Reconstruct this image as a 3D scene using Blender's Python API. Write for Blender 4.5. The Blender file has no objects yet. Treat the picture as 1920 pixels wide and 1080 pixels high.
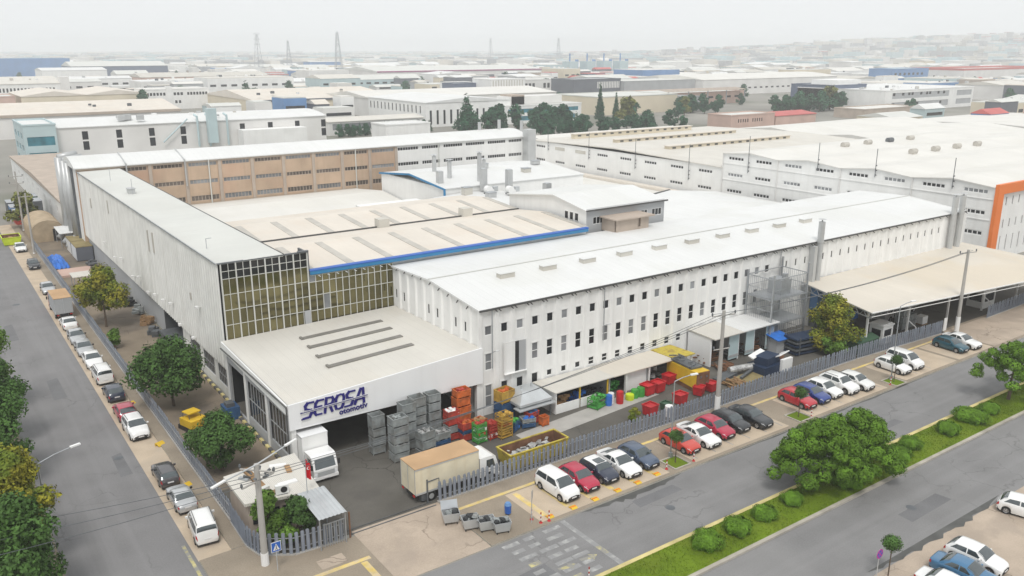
import bpy, math, random
from math import radians as rad, sin, cos, pi, sqrt
from mathutils import Vector, Matrix
import numpy as np
random.seed(7)
sc = bpy.context.scene
col = sc.collection
# ------------------------------------------------------------------ camera, sky, sun, exposure
cd = bpy.data.cameras.new('camera'); cam = bpy.data.objects.new('camera', cd); col.objects.link(cam)
cam.location = (0, 0, 36); cam.rotation_euler = (rad(74.17), 0, rad(-35.24))
cd.sensor_width = 36; cd.lens = 29.82; cd.clip_start = .5; cd.clip_end = 30000
sc.camera = cam
wd = bpy.data.worlds.new('World'); sc.world = wd; wd.use_nodes = True
nt = wd.node_tree; nt.nodes.clear()
sky = nt.nodes.new('ShaderNodeTexSky'); sky.sky_type = 'NISHITA'; sky.sun_disc = False
SUN_EL, SUN_AZ = 58, 215
sky.sun_elevation = rad(SUN_EL); sky.sun_rotation = rad(SUN_AZ)
sky.air_density = 1.0; sky.dust_density = 5.0; sky.ozone_density = 1.0; sky.altitude = 100
hs = nt.nodes.new('ShaderNodeHueSaturation'); hs.inputs['Saturation'].default_value = .12
mx = nt.nodes.new('ShaderNodeMix'); mx.data_type = 'RGBA'; mx.inputs['Factor'].default_value = .93
mx.inputs['B'].default_value = (7.5, 7.7, 7.8, 1)            # an even overcast layer
bg = nt.nodes.new('ShaderNodeBackground'); bg.inputs['Strength'].default_value = .105
wo = nt.nodes.new('ShaderNodeOutputWorld')
nt.links.new(sky.outputs[0], hs.inputs['Color']); nt.links.new(hs.outputs[0], mx.inputs['A'])
nt.links.new(mx.outputs['Result'], bg.inputs[0]); nt.links.new(bg.outputs[0], wo.inputs[0])
sd = bpy.data.lights.new('sun', 'SUN'); sun = bpy.data.objects.new('sun', sd); col.objects.link(sun)
sd.energy = 1.5; sd.angle = rad(16); sd.color = (1, .965, .92)
# the veiled sun stands high behind the camera
az = rad(SUN_AZ); sdir = Vector((sin(az) * cos(rad(SUN_EL)), cos(az) * cos(rad(SUN_EL)), sin(rad(SUN_EL))))
sun.rotation_euler = sdir.to_track_quat('Z', 'Y').to_euler(); sun.location = sdir * 300
sc.view_settings.view_transform = 'Standard'; sc.view_settings.look = 'None'
sc.view_settings.gamma = 1; sc.view_settings.use_curve_mapping = False
sc.view_settings.exposure = .26
sc.cycles.max_bounces = 5; sc.cycles.diffuse_bounces = 3; sc.cycles.glossy_bounces = 2
sc.cycles.transmission_bounces = 2; sc.cycles.volume_bounces = 2; sc.cycles.transparent_max_bounces = 6
sc.cycles.use_denoising = True
sc.cycles.caustics_reflective = False; sc.cycles.caustics_refractive = False

# ------------------------------------------------------------------ helpers
def tag(o, label=None, cat=None, group=None, kind=None):
    if label: o['label'] = label
    if cat: o['category'] = cat
    if group: o['group'] = group
    if kind: o['kind'] = kind
    return o

def thing(name, label, cat, loc=(0, 0, 0), rz=0, group=None):
    o = bpy.data.objects.new(name, None); col.objects.link(o)
    o.location = loc; o.rotation_euler = (0, 0, rz); o.empty_display_size = .5
    return tag(o, label, cat, group)

def inst(name, me, parent=None, loc=(0, 0, 0), rz=0, s=None, rot=None):
    o = bpy.data.objects.new(name, me); col.objects.link(o)
    if parent: o.parent = parent
    o.location = loc; o.rotation_euler = rot if rot else (0, 0, rz)
    if s is not None: o.scale = s if hasattr(s, '__len__') else (s, s, s)
    return o

def copy_tree(o, parent=None):
    c = o.copy(); col.objects.link(c)
    if parent: c.parent = parent
    for ch in list(o.children): copy_tree(ch, c)
    return c

class B:
    """collects faces of one part"""
    def __init__(s): s.v = []; s.f = []; s.m = []
    def face(s, pts, mi=0):
        n = len(s.v); s.v += [tuple(p) for p in pts]; s.f.append(tuple(range(n, n + len(pts)))); s.m.append(mi)
    def box(s, x0, x1, y0, y1, z0, z1, mi=0, skip=''):
        n = len(s.v)
        s.v += [(x0, y0, z0), (x1, y0, z0), (x1, y1, z0), (x0, y1, z0), (x0, y0, z1), (x1, y0, z1), (x1, y1, z1), (x0, y1, z1)]
        for k, q in (('b', (0, 3, 2, 1)), ('t', (4, 5, 6, 7)), ('f', (0, 1, 5, 4)), ('r', (1, 2, 6, 5)), ('k', (2, 3, 7, 6)), ('l', (3, 0, 4, 7))):
            if k not in skip: s.f.append(tuple(n + i for i in q)); s.m.append(mi)
        return s
    def obox(s, c, sz, rz=0, mi=0, tilt=0):
        M = Matrix.Translation(c) @ Matrix.Rotation(rz, 4, 'Z') @ Matrix.Rotation(tilt, 4, 'X')
        n = len(s.v); a, b, h = sz[0] / 2, sz[1] / 2, sz[2] / 2
        for p in ((-a, -b, -h), (a, -b, -h), (a, b, -h), (-a, b, -h), (-a, -b, h), (a, -b, h), (a, b, h), (-a, b, h)):
            s.v.append(tuple(M @ Vector(p)))
        for q in ((0, 3, 2, 1), (4, 5, 6, 7), (0, 1, 5, 4), (1, 2, 6, 5), (2, 3, 7, 6), (3, 0, 4, 7)):
            s.f.append(tuple(n + i for i in q)); s.m.append(mi)
        return s
    def prism(s, pts, z0, z1, mi=0, top=None):
        a = sum(pts[i][0] * pts[(i + 1) % len(pts)][1] - pts[(i + 1) % len(pts)][0] * pts[i][1] for i in range(len(pts)))
        if a < 0: pts = pts[::-1]
        n = len(s.v); k = len(pts)
        s.v += [(p[0], p[1], z0) for p in pts] + [(p[0], p[1], z1) for p in pts]
        for i in range(k):
            j = (i + 1) % k; s.f.append((n + i, n + j, n + k + j, n + k + i)); s.m.append(mi)
        s.f.append(tuple(n + k + i for i in range(k))); s.m.append(mi if top is None else top)
        s.f.append(tuple(n + i for i in range(k - 1, -1, -1))); s.m.append(mi)
        return s
    def extr(s, prof, a, b, axis='x', mi=0, caps=True):
        """a profile (u, z) swept along x (u=y) or along y (u=x) from a to b"""
        n = len(s.v); k = len(prof)
        for t in (a, b):
            s.v += [((t, p[0], p[1]) if axis == 'x' else (p[0], t, p[1])) for p in prof]
        for i in range(k):
            j = (i + 1) % k; s.f.append((n + i, n + j, n + k + j, n + k + i)); s.m.append(mi)
        if caps:
            s.f.append(tuple(n + i for i in range(k))); s.m.append(mi)
            s.f.append(tuple(n + k + i for i in range(k))); s.m.append(mi)
        return s
    def tube(s, p, q, r0, r1=None, n=8, mi=0, caps=True):
        r1 = r0 if r1 is None else r1; p, q = Vector(p), Vector(q); d = (q - p)
        if d.length < 1e-6: return s
        d.normalize(); u = d.orthogonal().normalized(); w = d.cross(u); b = len(s.v)
        for c, r in ((p, r0), (q, r1)):
            for i in range(n):
                a = 2 * pi * i / n; s.v.append(tuple(c + u * (r * cos(a)) + w * (r * sin(a))))
        for i in range(n):
            j = (i + 1) % n; s.f.append((b + i, b + j, b + n + j, b + n + i)); s.m.append(mi)
        if caps:
            s.f.append(tuple(b + i for i in range(n - 1, -1, -1))); s.m.append(mi)
            s.f.append(tuple(b + n + i for i in range(n))); s.m.append(mi)
        return s
    def path(s, pts, r, n=6, mi=0):
        for i in range(len(pts) - 1): s.tube(pts[i], pts[i + 1], r, None, n, mi)
        return s
    def wall(s, W, H, holes, depth=.18, z0=0, x0=0, mi=0, th=None):
        """a wall in the local xz plane at y=0 that looks to -y, with openings (x0,x1,z0,z1) and their reveals"""
        xs = sorted({x0, x0 + W} | {h[0] for h in holes} | {h[1] for h in holes})
        zs = sorted({z0, z0 + H} | {h[2] for h in holes} | {h[3] for h in holes})
        for i in range(len(xs) - 1):
            for j in range(len(zs) - 1):
                cx, cz = (xs[i] + xs[i + 1]) / 2, (zs[j] + zs[j + 1]) / 2
                if any(h[0] < cx < h[1] and h[2] < cz < h[3] for h in holes): continue
                s.face([(xs[i], 0, zs[j]), (xs[i + 1], 0, zs[j]), (xs[i + 1], 0, zs[j + 1]), (xs[i], 0, zs[j + 1])], mi)
        for a, b, c, d in holes:
            s.face([(a, 0, c), (b, 0, c), (b, depth, c), (a, depth, c)], mi)
            s.face([(a, depth, d), (b, depth, d), (b, 0, d), (a, 0, d)], mi)
            s.face([(a, 0, d), (a, depth, d), (a, depth, c), (a, 0, c)][::-1], mi)
            s.face([(b, 0, c), (b, depth, c), (b, depth, d), (b, 0, d)][::-1], mi)
        return s
    def mesh(s, name, mats, smooth=False):
        me = bpy.data.meshes.new(name); me.from_pydata(s.v, [], s.f)
        for m in (mats if isinstance(mats, (list, tuple)) else [mats]): me.materials.append(m)
        if any(s.m): me.polygons.foreach_set('material_index', s.m)
        if smooth: me.polygons.foreach_set('use_smooth', [True] * len(s.f))
        me.update(); return me
    def obj(s, name, mats, parent=None, loc=None, rz=0, smooth=False, world=True):
        """world: the points are world points and are stored relative to the parent (whose rotation is nil)"""
        if parent is not None and world and loc is None:
            L = parent.location; s.v = [(a - L.x, b - L.y, c - L.z) for a, b, c in s.v]
        elif parent is None and world and loc is None and s.v:
            c = [sum(p[i] for p in s.v) / len(s.v) for i in (0, 1)]; zz = min(p[2] for p in s.v)
            s.v = [(a - c[0], b - c[1], d - zz) for a, b, d in s.v]; loc = (c[0], c[1], zz)
        return inst(name, s.mesh(name, mats, smooth), parent, loc or (0, 0, 0), rz)

def wl(parent, x, y, z):          # world point -> local point of an unrotated parent
    L = parent.location; return (x - L.x, y - L.y, z - L.z)

_cache = {}
def boxmesh(sx, sy, sz, mat, z0=True):
    k = ('b', round(sx, 3), round(sy, 3), round(sz, 3), mat.name, z0)
    if k not in _cache:
        _cache[k] = B().box(-sx / 2, sx / 2, -sy / 2, sy / 2, 0 if z0 else -sz / 2, sz if z0 else sz / 2).mesh('box_' + mat.name, mat)
    return _cache[k]
def wbox(name, parent, x0, x1, y0, y1, z0, z1, mat):   # a box part from world limits, mesh shared between equal boxes
    return inst(name, boxmesh(x1 - x0, y1 - y0, z1 - z0, mat), parent, wl(parent, (x0 + x1) / 2, (y0 + y1) / 2, z0))

# ------------------------------------------------------------------ materials
def nd(t, k, **kw):
    n = t.nodes.new(k)
    for a, b in kw.items(): setattr(n, a, b)
    return n
def mat(name, c, rough=.75, var=.12, scale=.6, metal=0., streak=0., dirt=(.25, .22, .18), bump=0., coat=0., spec=.4, fine=0., patch=0., patchc=None, pscale=.08, ptres=(.52, .6), objrand=0., rib=0., ribscale=3., ribaxis=0, tracks=None, crack=0., seam=None):
    m = bpy.data.materials.new(name); m.use_nodes = True; t = m.node_tree; p = t.nodes['Principled BSDF']
    p.inputs['Roughness'].default_value = rough; p.inputs['Metallic'].default_value = metal
    if rough >= .65 and spec == .4: spec = .12          # dusty, matt surfaces
    p.inputs['Specular IOR Level'].default_value = spec; p.inputs['Coat Weight'].default_value = coat
    p.inputs['Coat Roughness'].default_value = .06
    L = t.links.new; geo = nd(t, 'ShaderNodeNewGeometry')
    def noise(sx, sy, sz, detail=4, sc_=1.):
        mp = nd(t, 'ShaderNodeMapping'); mp.inputs['Scale'].default_value = (sx, sy, sz); L(geo.outputs['Position'], mp.inputs[0])
        n = nd(t, 'ShaderNodeTexNoise'); n.inputs['Scale'].default_value = sc_; n.inputs['Detail'].default_value = detail; L(mp.outputs[0], n.inputs[0]); return n.outputs[0]
    def mixc(fac, a, b, mode='MIX'):
        k = nd(t, 'ShaderNodeMix', data_type='RGBA', blend_type=mode)
        for sock, v in ((k.inputs['Factor'], fac), (k.inputs['A'], a), (k.inputs['B'], b)):
            if hasattr(v, 'links') or hasattr(v, 'is_linked'): L(v, sock)
            elif isinstance(v, (int, float)): sock.default_value = v
            else: sock.default_value = (*v[:3], 1)
        return k.outputs['Result']
    def ramp(v, lo, hi, a=0., b=1.):
        r = nd(t, 'ShaderNodeMapRange'); L(v, r.inputs[0])
        for i, q in zip((1, 2, 3, 4), (lo, hi, a, b)): r.inputs[i].default_value = q
        return r.outputs[0]
    out = None
    if var:
        f = ramp(noise(scale, scale, scale, 5), .3, .7)
        out = mixc(f, [x * (1 - var) for x in c], [min(1, x * (1 + var)) for x in c])
    if fine:
        f = ramp(noise(9, 9, 9, 3), .3, .7)
        out = mixc(f, out or c, mixc(1., out or c, (1 - fine,) * 3, 'MULTIPLY'))
    if patch:
        f = ramp(noise(pscale, pscale, pscale, 6), ptres[0], ptres[1], 0, patch)
        out = mixc(f, out or c, patchc or [x * .6 for x in c])
    if tracks is not None:      # worn wheel tracks and long smears along the road
        a_ = [.9, .9, .9]; a_[tracks] = .012
        out = mixc(ramp(noise(*a_, 4), .45, .72, 0, .4), out or c, [min(1, x * 1.25) for x in c])
        a_ = [.5, .5, .5]; a_[tracks] = .05
        out = mixc(ramp(noise(*a_, 6), .6, .76, 0, .4), out, [x * .72 for x in c])
    if crack:
        vo = nd(t, 'ShaderNodeTexVoronoi', feature='DISTANCE_TO_EDGE'); vo.inputs['Scale'].default_value = .22
        mpv = nd(t, 'ShaderNodeMapping'); L(geo.outputs['Position'], mpv.inputs[0]); nz = nd(t, 'ShaderNodeTexNoise'); nz.inputs['Scale'].default_value = .6; nz.inputs['Detail'].default_value = 6; L(geo.outputs['Position'], nz.inputs[0])
        vm_ = nd(t, 'ShaderNodeVectorMath', operation='ADD'); L(mpv.outputs[0], vm_.inputs[0]); vs_ = nd(t, 'ShaderNodeVectorMath', operation='SCALE'); vs_.inputs['Scale'].default_value = 2.2; L(nz.outputs['Color'], vs_.inputs[0]); L(vs_.outputs[0], vm_.inputs[1]); L(vm_.outputs[0], vo.inputs['Vector'])
        mk = ramp(noise(.12, .12, .12, 3), .48, .6); cr = ramp(vo.outputs['Distance'], .004, .016, crack, 0); mu = nd(t, 'ShaderNodeMath', operation='MULTIPLY'); L(mk, mu.inputs[0]); L(cr, mu.inputs[1])
        out = mixc(mu.outputs[0], out or c, [x * .45 for x in c])
    if seam:
        ax_, spc, st_ = seam; sx = nd(t, 'ShaderNodeSeparateXYZ'); L(geo.outputs['Position'], sx.inputs[0]); f1 = nd(t, 'ShaderNodeMath', operation='DIVIDE'); L(sx.outputs[ax_], f1.inputs[0]); f1.inputs[1].default_value = spc
        fl_ = nd(t, 'ShaderNodeMath', operation='FRACT'); L(f1.outputs[0], fl_.inputs[0]); out = mixc(ramp(fl_.outputs[0], .0, .09, st_, 0), out or c, [x * .6 for x in c])
        wn = nd(t, 'ShaderNodeTexWhiteNoise', noise_dimensions='1D'); fo = nd(t, 'ShaderNodeMath', operation='FLOOR'); L(f1.outputs[0], fo.inputs[0]); L(fo.outputs[0], wn.inputs['W']); out = mixc(ramp(wn.outputs['Value'], 0, 1, 0, .14), out, [x * .82 for x in c])
    if streak:
        f = ramp(noise(1.6, 1.6, .06, 4), .5, .78, 0, streak)
        out = mixc(f, out or c, dirt)
    if objrand:
        oi = nd(t, 'ShaderNodeObjectInfo'); f = ramp(oi.outputs['Random'], 0, 1, 1 - objrand, 1 + objrand)
        h = nd(t, 'ShaderNodeHueSaturation'); L(f, h.inputs['Value'])
        if out: L(out, h.inputs['Color'])
        else: h.inputs['Color'].default_value = (*c, 1)
        out = h.outputs[0]
    if out: L(out, p.inputs['Base Color'])
    else: p.inputs['Base Color'].default_value = (*c, 1)
    if bump or rib:
        bp = nd(t, 'ShaderNodeBump'); bp.inputs['Strength'].default_value = 1; bp.inputs['Distance'].default_value = bump or rib
        if rib:
            wv = nd(t, 'ShaderNodeTexWave', bands_direction='XYZ'[ribaxis]); wv.inputs['Scale'].default_value = ribscale; wv.inputs['Distortion'].default_value = 0
            L(geo.outputs['Position'], wv.inputs[0]); L(wv.outputs['Fac'], bp.inputs['Height'])
        else: L(noise(3, 3, 3, 6), bp.inputs['Height'])
        L(bp.outputs[0], p.inputs['Normal'])
    return m
def glass(name, c, rough=.06, metal=.0, spec=.35, var=0.35, scale=.35):
    return mat(name, c, rough, var, scale, metal=metal, spec=spec, objrand=.25)

MAT = {}
def D(name, *a, **k): MAT[name] = mat(name, *a, **k)
D('asphalt', (.228, .225, .225), .9, .10, .25, fine=.14, patch=.3, patchc=(.275, .27, .265), pscale=.05, bump=.004, tracks=0, crack=.4)
D('asphalt_side', (.222, .218, .22), .9, .10, .25, fine=.14, patch=.3, patchc=(.26, .255, .255), pscale=.05, bump=.004, tracks=1, crack=.4)
D('strip_dark', (.20, .19, .17), .5, .12, .8)
D('yard', (.135, .127, .113), .92, .16, .3, fine=.15, crack=.8, patch=.7, patchc=(.095, .09, .085), pscale=.16, ptres=(.55, .68), bump=.004)
D('yard_tan', (.255, .21, .16), .92, .16, .3, crack=.7, fine=.12, patch=.7, patchc=(.15, .13, .11), pscale=.12, bump=.004)
D('paver', (.33, .28, .22), .9, .14, .4, fine=.18, patch=.45, patchc=(.235, .195, .15), pscale=.2)
D('bay', (.53, .435, .33), .9, .10, .5, fine=.10, patch=.4, patchc=(.45, .385, .31), pscale=.3)
D('apron', (.46, .38, .305), .92, .14, .3, crack=.8, fine=.12, patch=.55, patchc=(.34, .285, .235), pscale=.22)
D('kerbstone', (.40, .37, .32), .85, .18, .7)
D('kerb_yellow', (.55, .47, .22), .8, .25, .6)
D('paint_white', (.38, .38, .37), .8, .22, 1.1, patch=.95, patchc=(.27, .27, .27), pscale=1.6, ptres=(.34, .5))
D('paint_yellow', (.50, .45, .22), .8, .2, 1.1, patch=.95, patchc=(.27, .265, .25), pscale=1.7, ptres=(.36, .52))
D('paint_bay', (.66, .50, .17), .8, .2, 1.1, patch=.7, patchc=(.55, .46, .36), pscale=1.3, ptres=(.4, .62))
D('kerb_dark', (.11, .11, .11), .8, .2)
D('ground_far', (.27, .26, .235), .95, .2, .02, patch=.6, patchc=(.15, .16, .12), pscale=.012)
D('roof_white', (.735, .74, .73), .55, .03, .15, seam=(0, 1.05, .3), patch=.35, patchc=(.66, .66, .62), pscale=.1, rib=.02, ribscale=2.5)
D('roof_white_b', (.69, .675, .635), .6, .05, .1, seam=(0, 1.4, .14), patch=.25, patchc=(.6, .58, .52), pscale=.09)
D('roof_pale', (.635, .64, .605), .6, .05, .15, seam=(1, 1.1, .28), patch=.2, patchc=(.55, .545, .5), pscale=.12, rib=.02, ribscale=2.2)
D('roof_cream', (.645, .62, .565), .6, .05, .2, seam=(0, 1.0, .25), patch=.25, patchc=(.60, .55, .47), pscale=.14, rib=.02, ribscale=2.4)
D('roof_beige', (.70, .645, .57), .6, .05, .2, seam=(0, 1.0, .2), patch=.3, patchc=(.67, .575, .475), pscale=.16, rib=.02, ribscale=2.4)
D('roof_shed', (.655, .605, .525), .6, .06, .15, seam=(0, 1.0, .22), patch=.4, patchc=(.63, .53, .38), pscale=.07, rib=.02, ribscale=2.)
D('roof_concrete', (.56, .54, .49), .8, .1, .2, patch=.4, patchc=(.46, .43, .38), pscale=.1)
D('panel_white', (.80, .80, .785), .6, .05, .5, streak=.24, dirt=(.50, .49, .465))
D('panel_left', (.74, .74, .71), .6, .07, .4, streak=.45, dirt=(.46, .45, .41))
D('wall_white', (.80, .80, .785), .65, .05, .3, streak=.15, dirt=(.5, .48, .45))
D('wall_fascia', (.82, .825, .83), .4, .03, .3, streak=.10, dirt=(.5, .5, .5))
D('wall_far', (.70, .69, .67), .7, .08, .1)
D('wall_cream', (.66, .59, .46), .7, .07, .1)
D('wall_tan', (.49, .365, .265), .8, .14, .25, patch=.5, patchc=(.53, .32, .23), pscale=.11, ptres=(.5, .7), streak=.3, dirt=(.36, .27, .19))
D('wall_taupe', (.45, .38, .32), .8, .1, .3, streak=.3, dirt=(.36, .30, .25))
D('wall_grey', (.40, .41, .42), .7, .08, .2)
D('wall_dark', (.13, .14, .165), .6, .1, .2)
D('wall_navy', (.10, .13, .20), .6, .1, .2)
D('wall_blue', (.12, .25, .48), .6, .1, .1)
D('wall_pink', (.56, .40, .34), .7, .1, .2)
D('wall_teal', (.45, .56, .58), .5, .06, .2)
D('red_roof', (.50, .11, .10), .6, .1, .2)
D('magenta', (.30, .03, .16), .6, .1, .05)
D('orange', (.78, .20, .04), .5, .05, .2)
D('blue_trim', (.03, .20, .40), .4, .08, .4)
D('blue_dark', (.018, .035, .075), .5, .15, .6)
D('strip_grey', (.47, .445, .40), .5, .12, .8)
D('gutter', (.085, .085, .085), .6, .1)
D('steel', (.42, .44, .46), .4, .1, .8, metal=.5)
D('steel_light', (.52, .54, .55), .4, .12, .6, metal=.4)
D('steel_dark', (.13, .14, .15), .5, .2, .8, metal=.3)
D('duct', (.50, .51, .51), .4, .08, .5, metal=.3)
D('fence_steel', (.30, .335, .40), .45, .12, 1.2, metal=.3)
D('concrete', (.40, .385, .36), .85, .12, .6)
D('wood', (.27, .17, .09), .8, .25, 2.)
D('interior_shade', (.035, .035, .036), .9, .2)  # near-black: the shade of inner spaces put into the colour
D('white_paint', (.78, .78, .77), .45, .03)
D('black_plastic', (.025, .025, .028), .5, .1)
D('rubber', (.03, .03, .03), .85, .1)
D('rim', (.50, .51, .53), .3, .05, metal=.7)
D('lamp_lens', (.75, .77, .8), .12, .05, spec=.8)
D('tail_red', (.45, .02, .02), .25, .05)
D('plate', (.72, .72, .72), .5, .02)
D('chrome', (.6, .6, .6), .2, .02, metal=.9)
D('crate_grey', (.26, .28, .28), .6, .25, 1.5, patch=.4, patchc=(.17, .15, .13), pscale=1.)
D('crate_orange', (.55, .13, .03), .6, .3, 1.5, patch=.45, patchc=(.25, .09, .04), pscale=1.6)
D('crate_red', (.42, .05, .035), .6, .3, 1.5, patch=.45, patchc=(.2, .05, .04), pscale=1.6)
D('crate_green', (.07, .33, .06), .6, .3, 1.5, patch=.4, patchc=(.04, .16, .04), pscale=1.6)
D('crate_yellow', (.47, .29, .05), .6, .3, 1.5, patch=.5, patchc=(.25, .15, .06), pscale=1.6)
D('crate_blue', (.03, .085, .19), .6, .25, 1.5)
D('bin_red', (.50, .022, .028), .5, .2, 1.5, patch=.35, patchc=(.26, .03, .03), pscale=1.3)
D('skip_yellow', (.55, .44, .06), .6, .2, 1.2, patch=.7, patchc=(.24, .15, .06), pscale=1.2, ptres=(.5, .62))
D('rust', (.19, .10, .06), .85, .3, 1.5)
D('safety_yellow', (.66, .43, .03), .55, .12, 1.2)
D('safety_orange', (.75, .17, .03), .55, .1, 1.)
D('lime', (.55, .68, .03), .55, .12, 1.)
D('scrap', (.45, .45, .44), .4, .4, 3., metal=.4)
D('tarp_green', (.05, .11, .065), .6, .2, .8)
D('tarp_tan', (.43, .34, .235), .8, .15, .8)
D('tarp_blue', (.03, .16, .55), .45, .25, 1.2)
D('olive_top', (.27, .22, .11), .8, .2, .8)
D('canvas', (.66, .60, .46), .7, .1, .8, streak=.4, dirt=(.5, .38, .2))
D('canvas_top', (.50, .33, .19), .8, .1, .5)
D('red_flag', (.62, .02, .03), .7, .05)
D('sign_blue', (.03, .12, .45), .4, .03)
D('sign_navy', (.022, .018, .17), .45, .03, spec=.3)
D('sign_purple', (.45, .02, .30), .4, .03)
D('bark', (.12, .09, .065), .9, .3, 2.)
D('grass', (.128, .195, .014), .95, .22, .35, fine=.12, patch=.5, patchc=(.15, .20, .02), pscale=.4)
D('leaf_dark', (.062, .125, .03), .7, .5, 1.1, objrand=.1)
D('leaf_mid', (.105, .19, .03), .7, .45, 1.0, objrand=.1)
D('leaf_yellow', (.24, .225, .025), .7, .4, .9, patch=.8, patchc=(.11, .17, .025), pscale=.5, ptres=(.45, .6))
D('leaf_pine', (.105, .205, .02), .7, .5, .9, objrand=.1)
D('leaf_shrub', (.12, .235, .022), .75, .4, 1.2)
D('leaf_far', (.035, .105, .055), .9, .4, .3, objrand=.2)
D('leaf_olive', (.16, .17, .05), .9, .4, .4, objrand=.15)
D('haze_house', (.58, .58, .58), .8, .15, .03, objrand=.3)
D('cardboard', (.40, .25, .13), .85, .2, 1.5)
D('trash_bag', (.03, .032, .035), .35, .3, 2.)
MAT['glass_win'] = glass('glass_win', (.02, .022, .026), .08)
MAT['glass_brown'] = glass('glass_brown', (.12, .10, .085), .12)
MAT['glass_light'] = glass('glass_light', (.22, .23, .24), .15)
MAT['glass_teal'] = glass('glass_teal', (.05, .19, .24), .08)
MAT['glass_olive'] = glass('glass_olive', (.19, .17, .085), .07, metal=.8, var=.25, scale=.25)
MAT['glass_black'] = glass('glass_black', (.05, .053, .055), .06, metal=.6, var=.3, scale=.3)
MAT['glass_car'] = mat('glass_car', (.075, .092, .098), .05, .1, 1., metal=.45, spec=1., coat=.6)
m = MAT
PAINT = {}
for n_, c_ in dict(white=(.80, .80, .79), red=(.45, .012, .025), brightred=(.55, .05, .03), crimson=(.42, .008, .045), navy=(.02, .028, .055), black=(.016, .018, .022), greyblue=(.075, .105, .165), blue=(.02, .05, .24), teal=(.012, .085, .125), silver=(.48, .49, .50), darkgrey=(.085, .08, .085), steelblue=(.05, .17, .32), offwhite=(.72, .72, .70)).items():
    PAINT[n_] = mat('car_paint_' + n_, c_, .32, .03, 1., metal=.25 if n_ in ('silver', 'greyblue', 'steelblue', 'teal', 'blue', 'darkgrey') else 0, coat=.8, spec=.5)

def window(parent, x, y, z, w, h, rz=0, cols=1, rows=1, pane='glass_win', frame='white_paint', split=True, bar=.05, name='window'):
    """a window whose frame sits just inside an opening; (x,y,z) = middle of its lower edge on the wall face; returns the frame"""
    k = ('w', round(w, 2), round(h, 2), cols, rows, frame, bar)
    if k not in _cache:
        b = B(); y0, y1 = .03, .12
        xs = [-w / 2 + w * i / cols for i in range(cols + 1)]; zs = [h * i / rows for i in range(rows + 1)]
        for i, q in enumerate(xs):
            c = q + (bar / 2 if i == 0 else -bar / 2 if i == cols else 0); b.box(c - bar / 2, c + bar / 2, y0, y1, 0, h)
        for i, q in enumerate(zs):
            c = q + (bar / 2 if i == 0 else -bar / 2 if i == rows else 0); b.box(-w / 2, w / 2, y0 + .004, y1 - .004, c - bar / 2, c + bar / 2)
        _cache[k] = b.mesh('window_frame', m[frame])
    o = inst(name, _cache[k], parent, wl(parent, x, y, z), rz)
    if split:
        pw, ph = w / cols, h / rows; pm = boxmesh(pw - bar * .6, .02, ph - bar * .6, m[pane])
        for i in range(cols):
            for j in range(rows):
                inst('pane', pm, o, (-w / 2 + pw * (i + .5), .085, ph * j + bar * .3))
    else:
        inst('pane', boxmesh(w - bar, .02, h - bar, m[pane]), o, (0, .085, bar * .5))
    return o
# ------------------------------------------------------------------ the ground, roads and pavements
def sheet(name, pts, z, mt, label=None, parent=None, kind='structure'):
    b = B(); b.face([(p[0], p[1], z) for p in pts]); o = b.obj(name, m[mt], parent)
    if parent is None: tag(o, label, None, None, kind)
    return o
def rect(x0, x1, y0, y1): return [(x0, y0), (x1, y0), (x1, y1), (x0, y1)]
def slab(name, pts, z0, z1, mt, label, top=None):
    o = B().prism(pts, z0, z1, 0, 1).obj(name, [m[mt], m[top or mt]]); tag(o, label, None, None, 'structure'); return o

g_ = B(); R_ = 6400
g_.face([(-R_, -R_, 0), (R_, -R_, 0), (R_, R_, 0), (-R_, R_, 0)]); tag(g_.obj('ground', m['ground_far']), 'dusty grey ground between the factories', None, None, 'structure')
sheet('side_road', rect(4.3, 12.5, -60, 420), .004, 'asphalt_side', 'grey asphalt side street running past the parked cars')
sheet('main_road', rect(12.5, 420, 39.1, 46.4), .004, 'asphalt', 'grey asphalt carriageway beside the angled parking bays')
sheet('main_road', rect(12.5, 420, 27.9, 35.0), .004, 'asphalt', 'grey asphalt carriageway on the near side of the grass strip')
sheet('main_road', rect(12.5, 20, 35.0, 39.1), .004, 'asphalt', 'asphalt gap in the grass strip')
sheet('forecourt', rect(45, 420, -40, 27.9), .004, 'apron', 'dusty beige parking ground along the near carriageway')
sheet('yard', rect(16.2, 140, 54.2, 66.6), .004, 'yard', 'stained concrete yard between the fence and the white hall')
sheet('yard', rect(16.2, 23.6, 66.6, 205), .004, 'yard_tan', 'brownish side yard between the fence and the long white building')
sheet('yard', rect(23.6, 43.2, 66.6, 84.5), .004, 'yard', 'dark concrete floor under the loading canopy')
sheet('yard_path', [(43.5, 58.6), (62, 60.2), (62, 62.6), (43.5, 61.0)], .008, 'concrete', 'pale concrete strip along the lean-to shelter')
# kerbed pavements
slab('pavement', [(31, 46.5), (136, 46.5), (136, 54.0), (31, 54.3)], 0, .12, 'kerbstone', 'tan paved footway along the steel fence', 'paver')
slab('pavement', [(12.7, 40), (14, 46.5), (23.2, 46.5), (23.2, 53.6), (18.6, 53.8), (16.4, 55.1), (16.0, 57.2), (12.55, 57.15), (12.55, 54)], 0, .12, 'kerbstone', 'tan paved street corner round the power pole', 'paver')
slab('pavement', rect(14.95, 16.1, 57.25, 205), 0, .12, 'kerbstone', 'narrow footway between the parked cars and the side fence', 'paver')
slab('pavement', rect(3.0, 4.3, -60, 420), 0, .13, 'kerb_yellow', 'footway under the street trees', 'paver')
sheet('parking_strip', rect(12.5, 14.95, 57.2, 205), .006, 'bay', 'dusty strip of parking along the side street')
slab('entry_apron', rect(23.25, 30.95, 46.5, 54.4), 0, .05, 'kerbstone', 'pale dusty apron in front of the open gateway', 'apron')
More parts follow.
